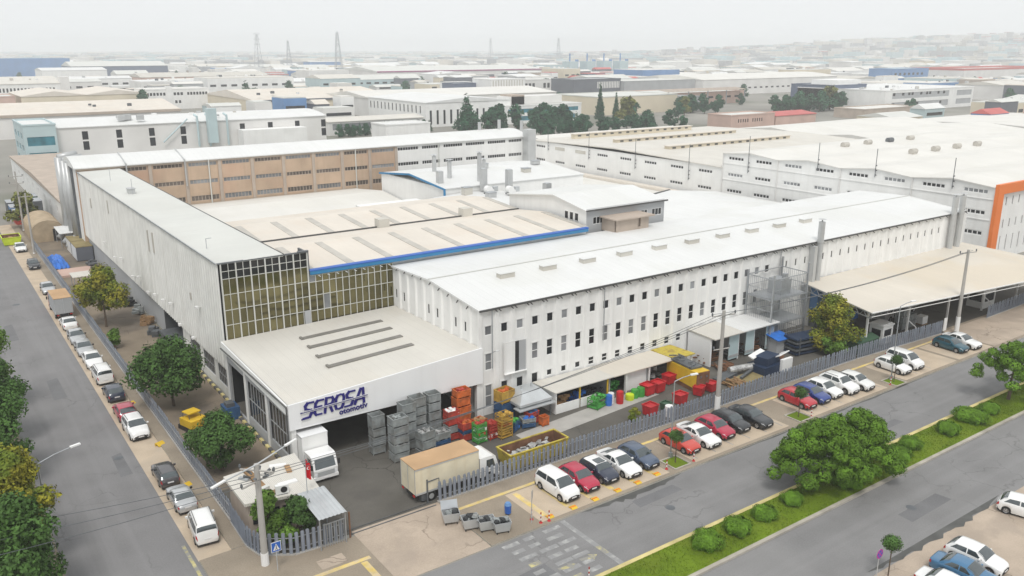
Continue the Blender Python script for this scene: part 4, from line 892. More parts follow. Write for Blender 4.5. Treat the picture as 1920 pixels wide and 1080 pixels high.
for k in range(9): inst('window', boxmesh(2.2, .1, 1.6, m['glass_win']), t, (9 + 6.4 * k + (3 if k % 3 else 0), .15, 9.0)); inst('window', boxmesh(2.2, .1, 1.5, m['glass_win']), t, (9 + 6.4 * k, .15, 3.2)) if k in (0, 4, 8) else None
roofkit(t, 90, 30, 11.9, 12, 8)
t = bld('pink_cottage_works', 'low pink building with small dark windows before the tree row', 309, 340, 264, 14, 5.8, 'wall_pink', 'roof_pale', 'flat', [(5, .8, 2.6, 1.6, 5, 1.6), (5, .8, 2.6, 1.6, 15, 1.6)])
bld('red_roof_shed', 'small shed with a bright red roof beside the pink building', 341, 372, 264, 18, 4.6, 'wall_pink', 'red_roof', 'x', rise=1.2)
bld('beige_tree_shed', 'beige shed between the trees and the strip window office', 410, 460, 262, 18, 4.6, 'wall_taupe', 'roof_white_b', 'flat')
bld('plum_eave_hall', 'very long hall with a plum coloured eave in the haze', 394, 602, 791, 90, 13, 'wall_far', 'roof_pale', 'x', band='magenta', rise=4)
bld('hazy_blue_hall', 'blue hall at the left edge in the haze', 60, 190, 1270, 60, 22, 'wall_blue', 'wall_teal', 'flat')
bld('dark_blue_hall', 'dark blue long hall left of the pylons', 168, 275, 1120, 70, 15, 'wall_navy', 'roof_pale', 'x', rise=5)
bld('white_front_hall', 'white fronted hall before the dark blue hall', 120, 180, 980, 50, 14, 'wall_white', 'roof_white', 'x')
bld('mauve_long_hall', 'long mauve grey hall under the pylons', 182, 300, 839, 50, 10, 'wall_pink', 'roof_concrete', 'x', rise=3)
bld('blue_slab_house', 'blue slab building at the right in the haze', 814, 880, 494, 26, 15, 'wall_blue', 'wall_teal', 'flat', [(7, 4, 9, 2.4, 4, 8)])
bld('red_line_hall', 'long white hall with a red roof line at the right edge', 905, 1100, 470, 60, 13, 'wall_far', 'roof_pale', 'flat', band='red_roof', par=2.)
for k in range(4): 
    t = thing('silo_plant', ['leftmost', 'second', 'third', 'rightmost'][k] + ' of four tall teal silo blocks in the haze', 'silo', (660 + 27 * k, 815, 0), 0, 'silo blocks in the haze')
    b = B(); b.box(0, 13, 0, 14, 0, 20); b.obj('block', m['wall_teal'], t, world=False); b = B(); b.tube((15, 5, 0), (15, 5, 22), 2.2, n=10); b.tube((5, 6, 20), (5, 6, 29), .8, n=8); b.obj('silo', m['wall_blue'], t, world=False)
# lattice pylons
def pylon(x, y, h, label, mt='steel'):
    t = thing('lattice_pylon', label, 'pylon', (x, y, 0), random.uniform(0, 1), 'pylons in the haze'); w0, w1 = h * .085, h * .018; n = 9
    for q in range(4):
        b = B(); sx, sy = ((-1, -1), (1, -1), (1, 1), (-1, 1))[q]; b.tube((sx * w0, sy * w0, 0), (sx * w1, sy * w1, h * .96), .32, .2, 4); b.obj('leg', m[mt], t, world=False)
    b = B()
    for k in range(n):
        za, zb = h * .96 * k / n, h * .96 * (k + 1) / n; wa, wb = w0 + (w1 - w0) * k / n, w0 + (w1 - w0) * (k + 1) / n
        for (ax_, ay_), (bx_, by_) in zip(((-1, -1), (1, -1), (1, 1), (-1, 1)), ((1, -1), (1, 1), (-1, 1), (-1, -1))):
            b.tube((ax_ * wa, ay_ * wa, za), (bx_ * wb, by_ * wb, zb), .13, n=3); b.tube((bx_ * wa, by_ * wa, za), (ax_ * wb, ay_ * wb, zb), .13, n=3); b.tube((ax_ * wa, ay_ * wa, za), (bx_ * wa, by_ * wa, za), .13, n=3)
    b.obj('lattice', m[mt], t, world=False)
    for z in (.72, .84, .96):
        b = B(); b.tube((-h * .1, 0, h * z), (h * .1, 0, h * z), .25, n=4); b.tube((-h * .1, 0, h * z), (0, 0, h * (z + .035)), .15, n=4); b.tube((h * .1, 0, h * z), (0, 0, h * (z + .035)), .15, n=4); b.obj('cross_arm', m[mt], t, world=False)
pylon(392, 1130, 55, 'tall lattice pylon nearest the left in the haze'); pylon(470, 1225, 47, 'faint shorter pylon between two taller ones'); pylon(404, 905, 54, 'clearest lattice pylon in the middle of the haze'); pylon(1106, 1649, 58, 'very faint broad pylon in the centre haze'); pylon(1059, 1343, 55, 'very faint pylon above the silo blocks')
# hill on the right
def hill(x, y):
    return 64 * math.exp(-(((x - 3300) / 1000) ** 2 + ((y - 1500) / 760) ** 2)) + 22 * math.exp(-(((x - 2500) / 500) ** 2 + ((y - 1250) / 400) ** 2)) + 10 * math.exp(-(((x - 2150) / 420) ** 2 + ((y - 1700) / 500) ** 2))
b = B(); n = 34; hx = [1250 + 3400 * i / n for i in range(n + 1)]; hy = [100 + 2900 * i / n for i in range(n + 1)]
for i in range(n):
    for j in range(n):
        b.face([(hx[q], hy[r], hill(hx[q], hy[r]) + .06 * (0 if min(q, r) in (0,) or max(q, r) == n else 1)) for q, r in ((i, j), (i + 1, j), (i + 1, j + 1), (i, j + 1))])
tag(b.obj('hills', m['ground_far'], smooth=True), 'low hazy hill behind the roofs at the right', None, None, 'structure')
# many pale works between and behind: each a thing, alike in the haze
taken = [(o.location.x, o.location.y) for o in col.objects if o.parent is None and o.get('category') in ('factory', 'office', 'silo')]
FOOT = [(-10, 110, 380, 500), (20, 330, 440, 640), (195, 560, 300, 520), (300, 620, 240, 420), (320, 440, 500, 560), (500, 690, 440, 560), (380, 640, 770, 900), (30, 125, 640, 730), (50, 320, 820, 920), (60, 290, 960, 1340), (640, 790, 800, 850), (800, 1110, 455, 540), (23, 125, 180, 340), (140, 230, 200, 345), (120, 300, 250, 330)]
r = random.Random(21); fill = []
tries = 0
WALLS = ['wall_far', 'wall_white', 'wall_far', 'wall_grey', 'wall_teal', 'wall_white', 'wall_blue', 'wall_far', 'wall_cream']
ROOFS = ['roof_white_b', 'roof_cream', 'roof_pale', 'roof_white', 'roof_pale', 'roof_concrete', 'roof_white']
while len(fill) < 290 and tries < 12000:
    tries += 1; d_ = r.uniform(430, 1500) if len(fill) < 170 else r.uniform(800, 2300); a = rad(r.uniform(-2, 68)); x, y = d_ * sin(a), d_ * cos(a); w, dp = r.uniform(20, 75), r.uniform(18, 46)
    if any(x < q[1] and x + w > q[0] and y < q[3] and y + dp > q[2] for q in FOOT): continue
    if any(x < q[1] + 6 and x + w > q[0] - 6 and y < q[3] + 8 and y + dp > q[2] - 8 for q in fill): continue
    if hill(x, y) > 3: continue
    fill.append((x, x + w, y, y + dp)); h = r.uniform(6.5, 11.5) + (r.uniform(2, 8) if r.random() < .12 else 0)
    t = thing('hazy_works', 'pale factory roof among the many hazy works in the distance', 'factory', (x, y, 0), 0, 'pale works fading into the haze')
    wl_ = r.choice(WALLS); rf = r.choice(ROOFS); t['label'] = '%s %s roof over %s walls among the hazy works %s' % ('broad' if w > 60 else 'small', {'roof_white_b': 'off white', 'roof_cream': 'cream', 'roof_pale': 'pale grey', 'roof_white': 'white', 'roof_concrete': 'dull grey'}[rf], {'wall_far': 'pale', 'wall_white': 'white', 'wall_grey': 'grey', 'wall_teal': 'bluish', 'wall_blue': 'blue', 'wall_cream': 'cream'}[wl_], 'behind the tan block' if a < .5 else ('behind the cream store' if a < .8 else 'behind the strip window office'))
    B().box(0, w, 0, dp, 0, h).obj('wall', m[wl_], t, world=False)
    k_ = r.random()
    if k_ < .45: B().extr([(-.3, h), (dp / 2, h + r.uniform(1.5, 4)), (dp + .3, h)], -.3, w + .3, 'x').obj('roof', m[rf], t, world=False)
    elif k_ < .6: B().extr([(-.3, h), (w / 2, h + r.uniform(1.5, 4)), (w + .3, h)], -.3, dp + .3, 'y').obj('roof', m[rf], t, world=False)
    else: B().box(.3, w - .3, .3, dp - .3, h + .01, h + .4).obj('roof', m[rf], t, world=False)
    if d_ < 950:
        nb = int(w / 8)
        for q in range(nb): inst('window', boxmesh(4.4, .2, 1.5, m['glass_win' if wl_ != 'wall_grey' else 'glass_light']), t, (4 + q * 8, -.05, h * .55))
        if r.random() < .6: roofkit(t, w, dp, h + .6, 4, len(fill))
# smaller workshops squeezed between them
small = 0; tries = 0
while small < 290 and tries < 20000:
    tries += 1; d_ = r.uniform(330, 1250); a = rad(r.uniform(0, 67)); x, y = d_ * sin(a), d_ * cos(a); w, dp = r.uniform(7, 26), r.uniform(7, 20)
    if any(x < q[1] and x + w > q[0] and y < q[3] and y + dp > q[2] for q in FOOT) or any(x < q[1] + 2 and x + w > q[0] - 2 and y < q[3] + 2 and y + dp > q[2] - 2 for q in fill) or (d_ < 420 and x < 470): continue
    fill.append((x, x + w, y, y + dp)); small += 1; h = r.uniform(3.5, 12); wl_ = r.choice(WALLS + ['wall_dark', 'wall_pink', 'wall_taupe', 'wall_navy']); rf = r.choice(ROOFS + ['red_roof', 'roof_beige'])
    t = thing('hazy_workshop', 'small %s walled workshop with %s roof squeezed in %s' % (wl_[5:].replace('far', 'pale'), rf.replace('roof_', '').replace('_roof', '').replace('white_b', 'off white'), 'behind the tan block' if a < .5 else ('behind the cream store' if a < .8 else 'behind the strip window office')), 'workshop', (x, y, 0), 0, 'small workshops between the distant works')
    B().box(0, w, 0, dp, 0, h).obj('wall', m[wl_], t, world=False)
    if r.random() < .4: B().extr([(-.3, h), (dp / 2, h + r.uniform(1, 2.5)), (dp + .3, h)], -.3, w + .3, 'x').obj('roof', m[rf], t, world=False)
    else: B().box(.2, w - .2, .2, dp - .2, h + .01, h + .5).obj('roof', m[rf], t, world=False)
    if d_ < 900: inst('window_band', boxmesh(round(w * .8), .2, 1.4, m['glass_win' if wl_ not in ('wall_dark', 'wall_navy') else 'glass_light']), t, (w / 2, -.05, h * .55))
# houses on the hill
hm = [B().box(-w / 2, w / 2, -6, 6, -4, h).box(-w / 2 - .4, w / 2 + .4, -6.4, 6.4, h + .02, h + .6, 1).mesh('hill_house', [m['haze_house'], m[q]]) for w, h, q in ((14, 9, 'roof_concrete'), (22, 12, 'red_roof'), (30, 8, 'roof_white_b'), (16, 16, 'wall_grey'), (40, 10, 'roof_pale'))]
k = 0
while k < 240:
    x, y = r.uniform(1500, 3600), r.uniform(500, 2300)
    if hill(x, y) < 4 or math.atan2(x, y) > rad(68): continue
    o = inst('hill_house', r.choice(hm), None, (x, y, hill(x, y)), r.uniform(-.5, .5), (1, 1, r.uniform(.8, 1.5))); tag(o, 'tiny pale house on the hazy hillside', 'house', 'houses on the hazy hill'); k += 1
# the town beyond: a mass nobody could count
b = B()
for k in range(4200):
    a = rad(r.uniform(-3, 69)); d_ = r.uniform(1500, 5200); x, y = d_ * sin(a), d_ * cos(a); w, dp, h = r.uniform(15, 60), r.uniform(15, 45), r.uniform(6, 17); z = hill(x, y)
    b.box(x, x + w, y, y + dp, z - 2, z + h, r.randrange(4), 'b')
o = b.obj('distant_town', [m['wall_far'], m['roof_cream'], m['wall_grey'], m['wall_teal']]); tag(o, 'mass of tiny pale buildings along the horizon', 'town', None, 'stuff')
# ------------------------------------------------------------------ vehicles (front looks to local -y; origin at ground, middle of the car)
def lerp_tab(tab, x):
    for (a, va), (b_, vb) in zip(tab, tab[1:]):
        if x <= b_: return va + (vb - va) * max(0, (x - a) / (b_ - a))
    return tab[-1][1]
CAR = dict(  # length, width, height, bonnet height, cowl, roof front, roof back, tail, boot height, front axle, rear axle, wheel radius
    hatch=(4.05, 1.74, 1.46, .92, 1.05, 1.78, 3.30, 3.88, 1.00, .80, 3.32, .31),
    sedan=(4.58, 1.80, 1.45, .92, 1.30, 2.12, 3.20, 3.92, 1.02, .86, 3.50, .32),
    coupe=(4.60, 1.80, 1.42, .90, 1.28, 2.10, 3.05, 4.05, 1.04, .86, 3.50, .32),
    suv=(4.35, 1.82, 1.66, 1.06, 1.10, 1.75, 3.60, 4.20, 1.14, .82, 3.48, .35),
    mpv=(4.25, 1.78, 1.74, 1.06, .78, 1.55, 3.85, 4.18, 1.12, .80, 3.40, .32),
    van=(4.30, 1.80, 1.82, 1.08, .82, 1.45, 4.05, 4.25, 1.10, .82, 3.50, .32),
    mini=(3.80, 1.70, 1.42, .95, 1.05, 1.60, 3.20, 3.70, 1.02, .70, 3.20, .31),
    estate=(4.25, 1.66, 1.40, .90, 1.25, 1.85, 3.70, 4.18, .98, .80, 3.25, .30),
    boxy=(4.25, 1.66, 1.40, .90, 1.30, 1.90, 2.95, 3.45, .94, .80, 3.25, .30))
_cars = {}
def car_parts(kind, paint, roofpaint=None):
    key = (kind, paint, roofpaint)
    if key in _cars: return _cars[key]
    L, W, H, hb, xc, r0, r1, xt, hbt, fa, ra, wr = CAR[kind]
    top = [(0, .56), (.05, .66), (.16, hb - .16), (.45, hb - .07), (xc, hb + .02), (xc + (r0 - xc) * .5, hb + (H - hb) * .62), (r0, H - .05), ((r0 + r1) / 2, H), (r1, H - .035), ((r1 + xt) / 2, (H + hbt) / 2 + .06), (xt, hbt), (L - .03, hbt - .05 if L - xt > .3 else hbt - .2), (L, .62)]
    hwt = [(0, .70), (.06, .82), (.22, .93), (.6, .985), (L * .35, 1), (L * .75, 1), (L - .35, .96), (L - .1, .90), (L, .80)]
    def ztop(x): return lerp_tab(top, x)
    def hw(x): return W / 2 * lerp_tab(hwt, x)
    def belt(x): return min(ztop(x) - .045, lerp_tab([(0, .50), (.12, .66), (xc, hb - .03), (r1, hb + .06), (L, hbt - .12 if hbt < 1.06 else hbt - .1)], x))
    def zb(x):
        z = .2 + .1 * max(0, 1 - x / .25) + .12 * max(0, 1 - (L - x) / .3)
        for a in (fa, ra):
            if abs(x - a) < wr + .06: z = max(z, sqrt((wr + .06) ** 2 - (x - a) ** 2) + wr - .02)
        return z
    def cab(x): return max(0., min(1., (ztop(x) - belt(x) - .06) / (H - hb - .1)))
    def wt(x): return hw(x) * (.955 - .16 * cab(x))
    def ring(x):
        w, z0, zl, zt, a = hw(x), zb(x), belt(x), ztop(x), wt(x); z0 = min(z0, zl - .05); d = zl - z0
        return [(w * .94, z0), (w * .99, z0 + d * .22), (w, z0 + d * .55), (w * .985, zl - .02), (w * .96, zl + .015), (a + (w * .96 - a) * .1, zt - .05 - .02 * cab(x)), (a * .93, zt - .008), (a * .55, zt + .012), (0, zt + .02)]
    xs = sorted(set([0, .02, .06, .16, .3, .45, xc, xc + (r0 - xc) * .5, r0, (r0 + r1) / 2, r1, (r1 + xt) / 2, xt, L - .12, L - .03, L] + [a + (wr + .06) * k / 6 for a in (fa, ra) for k in range(-6, 7)] + [xc + .2, r0 + .25, r1 - .25]))
    def P(x, t):       # t in 0..16 round the ring, right side to left side
        R = ring(x); s_ = 1
        if t > 8: t = 16 - t; s_ = -1
        i = min(int(t), 7); f = t - i; a, c = R[i], R[i + 1]
        return Vector((s_ * (a[0] + (c[0] - a[0]) * f), x - L / 2, a[1] + (c[1] - a[1]) * f))
    b = B(); n = 17
    for x in xs: b.v += [tuple(P(x, t)) for t in range(17)]
    for i in range(len(xs) - 1):
        for j in range(16):
            roof_ = roofpaint and j in (5, 6, 7, 8, 9, 10) and r0 - .02 <= xs[i] and xs[i + 1] <= r1 + .02
            b.f.append((i * n + j, i * n + j + 1, (i + 1) * n + j + 1, (i + 1) * n + j)); b.m.append(1 if roof_ else 0)
    for i in (0, len(xs) - 1): b.f.append(tuple(i * n + j for j in range(17))); b.m.append(0)
    body = b.mesh('body', [PAINT[paint], PAINT[roofpaint or paint]], True)
    b = B(); b.box(-W / 2 + .1, W / 2 - .1, -L / 2 + .08, L / 2 - .08, .17, .45); under = b.mesh('underbody', m['black_plastic'])
    def patch(f, nu=4, nv=6, off=.012):
        b = B(); G = [[f(i / nu, j / nv) for j in range(nv + 1)] for i in range(nu + 1)]
        for i in range(nu + 1):
            for j in range(nv + 1):
                p = G[i][j]; q = G[min(i + 1, nu)][j] - G[max(i - 1, 0)][j]; s2 = G[i][min(j + 1, nv)] - G[i][max(j - 1, 0)]; nn = q.cross(s2); nn = nn.normalized() if nn.length > 1e-9 else Vector((0, 0, 1))
                c = p - Vector((0, 0, .6)) - Vector((0, (p.y) * .5, 0)); 
                if nn.dot(Vector((p.x, p.y * .4, max(.1, p.z - .7)))) < 0: nn = -nn
                b.v.append(tuple(p + nn * off))
        for i in range(nu):
            for j in range(nv): b.f.append((i * (nv + 1) + j, (i + 1) * (nv + 1) + j, (i + 1) * (nv + 1) + j + 1, i * (nv + 1) + j + 1)); b.m.append(0)
        return b
    gl = []
    gl.append(('windscreen', patch(lambda u, v: P(xc + .05 + (r0 - xc - .09) * u, 5.25 + 5.5 * v))))
    gl.append(('rear_window', patch(lambda u, v: P(r1 + .05 + (xt - r1 - .10) * u, 5.35 + 5.3 * v))))
    xm = (r0 + r1) / 2 - .12
    for s_ in (0, 1):
        T_ = (lambda t: t) if s_ == 0 else (lambda t: 16 - t)
        xa0, xa1 = xc + .28, r0 + .06; xb0, xb1 = (xt + r1) / 2 - .02, r1 - .12
        gl.append(('side_window', patch(lambda u, v: P((xa0 + (xm - .04 - xa0) * u) * (1 - v) + (xa1 + (xm - .04 - xa1) * u) * v, T_(4.12 + .82 * v)), 4, 2)))
        gl.append(('side_window', patch(lambda u, v: P((xm + .04 + (xb0 - xm - .04) * u) * (1 - v) + (xm + .04 + (xb1 - xm - .04) * u) * v, T_(4.12 + .82 * v)), 4, 2)))
    out = [('body', body, (0, 0, 0)), ('underbody', under, (0, 0, 0))] + [(nm, q.mesh(nm, m['glass_car'], True), (0, 0, 0)) for nm, q in gl]
    for s_ in (-1, 1):
        f = lambda u, v: P(.02 + .34 * u, (3.0 + .85 * v) if s_ > 0 else 16 - (3.0 + .85 * v))
        out.append(('headlight', patch(f, 3, 2, .015).mesh('headlight', m['lamp_lens']), (0, 0, 0)))
        f = lambda u, v: P(L - .02 - .16 * u, (2.3 + 1.5 * v) if s_ > 0 else 16 - (2.3 + 1.5 * v))
        out.append(('tail_light', patch(f, 3, 2, .015).mesh('tail_light', m['tail_red']), (0, 0, 0)))
        b = B(); b.box(-.1, .1, -.06, .06, 0, .13); b.box(-.06 if s_ > 0 else -.04, .04 if s_ > 0 else .06, -.02, .03, -.06, 0); out.append(('mirror', b.mesh('mirror', PAINT[paint] if paint != 'silver' else m['black_plastic']), (s_ * (hw(xc + .4) + .09), xc + .42 - L / 2, belt(xc + .4) + .04)))
    b = B(); b.box(-.52, .52, -.02, .04, .30, .42); b.box(-.34, .34, -.03, .05, .52, .60); out.append(('grille', b.mesh('grille', m['black_plastic']), (0, -L / 2 - .005, 0)))
    out.append(('number_plate', boxmesh(.5, .03, .11, m['plate']), (0, -L / 2 - .03, .43)))
    out.append(('number_plate', boxmesh(.5, .03, .11, m['plate']), (0, L / 2 + .01, .62)))
    wk = ('wheel', wr)
    if wk not in _cache:
        b = B(); N = 18
        prof = [(.10, wr * .62), (.105, wr * .9), (.08, wr), (-.08, wr), (-.10, wr * .9)]
        for k in range(N):
            a0, a1 = 2 * pi * k / N, 2 * pi * (k + 1) / N
            for (u0, q0), (u1, q1) in zip(prof, prof[1:]): b.face([(u0, q0 * cos(a0), q0 * sin(a0)), (u0, q0 * cos(a1), q0 * sin(a1)), (u1, q1 * cos(a1), q1 * sin(a1)), (u1, q1 * cos(a0), q1 * sin(a0))])
        ty = b.mesh('tyre', m['rubber'], True); b = B()
        for k in range(5):
            a = 2 * pi * k / 5; b.face([(.095, wr * .14 * cos(a - .8), wr * .14 * sin(a - .8)), (.085, wr * .6 * cos(a - .28), wr * .6 * sin(a - .28)), (.085, wr * .6 * cos(a + .28), wr * .6 * sin(a + .28)), (.095, wr * .14 * cos(a + .8), wr * .14 * sin(a + .8))])
        for k in range(N):
            a0, a1 = 2 * pi * k / N, 2 * pi * (k + 1) / N; b.face([(.10, wr * .63 * cos(a0), wr * .63 * sin(a0)), (.10, wr * .63 * cos(a1), wr * .63 * sin(a1)), (.09, wr * .54 * cos(a1), wr * .54 * sin(a1)), (.09, wr * .54 * cos(a0), wr * .54 * sin(a0))])
        b.tube((.09, 0, 0), (.1, 0, 0), wr * .16, n=8); rm = b.mesh('rim', m['rim']); b = B(); b.tube((.02, 0, 0), (.03, 0, 0), wr * .6, n=14); dk = b.mesh('hub', m['black_plastic'])
        _cache[wk] = (ty, rm, dk)
    extra = []
    if kind in ('suv', 'van', 'estate'):
        for s_ in (-1, 1): b = B(); b.tube((s_ * W * .36, r0 + .2 - L / 2, H + .05), (s_ * W * .36, r1 - .1 - L / 2, H + .04), .025, n=5); b.tube((s_ * W * .36, r0 + .2 - L / 2, H - .03), (s_ * W * .36, r0 + .2 - L / 2, H + .05), .02, n=4); b.tube((s_ * W * .36, r1 - .1 - L / 2, H - .05), (s_ * W * .36, r1 - .1 - L / 2, H + .04), .02, n=4); out.append(('roof_rail', b.mesh('roof_rail', m['black_plastic']), (0, 0, 0)))
    _cars[key] = (out, _cache[wk], W, L, fa, ra, wr); return _cars[key]
def car(kind, paint, label, x, y, rz=0, group=None, roofpaint=None, z=0, extra=None):
    out, (ty, rm, dk), W, L, fa, ra, wr = car_parts(kind, paint, roofpaint)
    t = thing('parked_car' if kind not in ('van', 'mpv') else 'parked_van', label, 'car' if kind not in ('van', 'mpv') else 'van', (x, y, z), rz, group)
    for nm, me, loc in out: inst(nm, me, t, loc)
    for a in (fa, ra):
        for s_ in (-1, 1):
            w_ = inst('wheel', ty, t, (s_ * (W / 2 - .12), a - L / 2, wr), 0 if s_ > 0 else pi)
            inst('rim', rm, w_); inst('hub', dk, w_)
    if extra == 'sunroof': inst('sunroof', boxmesh(.85, .8, .03, m['glass_car']), t, (0, .15, CAR[kind][2] - .0))
    if extra == 'roofbox': inst('sunroof', boxmesh(.95, .7, .03, m['glass_car']), t, (0, .35, CAR[kind][2] - .005))
    return t
RG = 'cars parked nose out in the bays'; LG = 'cars parked along the side street'; ZP = .128
car('mpv', 'white', 'white people carrier at the near end of the first bays', 39.9, 49.9, .03, RG, z=ZP)
car('hatch', 'crimson', 'red hatchback between the white people carrier and the dark small car', 42.3, 50.0, .0, RG, z=ZP)
car('mini', 'navy', 'dark navy small car with white roof and dark sunroof', 44.6, 50.0, .0, RG, 'white', ZP, 'sunroof')
car('coupe', 'white', 'white saloon between the navy small car and the grey blue hatchback', 46.9, 50.0, -.02, RG, z=ZP)
car('hatch', 'greyblue', 'grey blue hatchback at the far end of the first bays', 49.2, 50.0, .04, RG, z=ZP)
car('hatch', 'brightred', 'faded orange red hatchback behind the first lollipop tree', 54.4, 49.9, .02, RG, z=ZP)
car('coupe', 'white', 'white saloon between the orange red and the crimson cars', 56.9, 49.9, -.02, RG, z=ZP)
car('hatch', 'crimson', 'crimson hatchback beside the tall power pole', 59.4, 50.1, 0, RG, z=ZP)
car('hatch', 'black', 'black hatchback between the crimson car and the black saloon', 61.7, 50.2, .02, RG, z=ZP)
car('sedan', 'black', 'long black saloon at the end of the second bays', 64.2, 49.8, .05, RG, z=ZP)
car('hatch', 'red', 'dark red old hatchback behind the second lollipop tree', 71.8, 49.9, -.04, RG, z=ZP)
car('hatch', 'blue', 'bright blue hatchback beside the dark red one', 74.1, 49.9, 0, RG, z=ZP)
car('hatch', 'white', 'white hatchback next to the bright blue car', 76.4, 50.0, 0, RG, z=ZP)
car('suv', 'white', 'white estate off-roader in the middle of three white cars', 78.8, 49.8, 0, RG, z=ZP)
car('hatch', 'offwhite', 'white hatchback last of the three white cars', 81.1, 49.3, .03, RG, z=ZP)
car('hatch', 'white', 'white hatchback behind the third lollipop tree', 88.9, 49.6, -.05, RG, z=ZP)
car('mpv', 'white', 'white people carrier beside the third lollipop tree', 91.5, 49.7, -.05, RG, z=ZP)
car('hatch', 'teal', 'dark teal hatchback near the far gate', 101.3, 49.5, -.06, RG, z=ZP)
car('sedan', 'white', 'white saloon beside the dark teal hatchback', 103.9, 49.5, -.06, RG, z=ZP)
car('van', 'white', 'white van with roof rails parked nearest the street corner', 13.9, 60.9, pi - .10, LG)
car('boxy', 'silver', 'silver old saloon in front of the white van', 13.75, 66.4, pi, LG)
car('estate', 'darkgrey', 'brownish grey old estate car beside the side fence', 13.7, 71.4, pi - .02, LG)
car('suv', 'white', 'white off-roader with black roof rails facing the corner', 13.7, 82.6, .02, LG)
car('hatch', 'crimson', 'red hatchback just behind the white off-roader', 13.7, 87.4, pi, LG)
car('hatch', 'navy', 'dark navy hatchback between the red car and the white van', 13.8, 93.4, pi, LG)
car('van', 'white', 'white boxy van with dark rear windows', 13.8, 99.4, pi, LG)
car('sedan', 'white', 'white saloon facing the corner, in front of the boxy van', 13.8, 105.4, 0, LG)
car('sedan', 'silver', 'silver saloon nearer of a pair in the side street', 13.7, 110.4, 0, LG)
car('sedan', 'silver', 'silver saloon further of a pair in the side street', 13.7, 115.6, 0, LG)
car('sedan', 'white', 'white saloon parked behind the red lorry', 13.8, 122.4, pi, LG)
car('sedan', 'silver', 'silver saloon parked ahead of the red lorry', 14.0, 143.0, 0, LG)
car('hatch', 'black', 'black hatchback beside the blue tarpaulin', 14.2, 160.8, 0, LG)
car('sedan', 'white', 'white saloon beside the yellow skip in the side street', 13.9, 176.6, 0, LG)
FG = 'cars in the near corner'
car('hatch', 'white', 'white hatchback on the near forecourt behind the blue car', 58.4, 24.5, .08, FG, z=.006)
car('sedan', 'steelblue', 'steel blue saloon on the near forecourt', 55.9, 23.9, .1, FG, z=.006)
car('sedan', 'white', 'white car cut by the lower picture edge', 53.2, 23.5, .08, FG, z=.006)
car('hatch', 'white', 'white car cut by the right picture edge', 68.4, 25.6, .3, FG, z=.006)

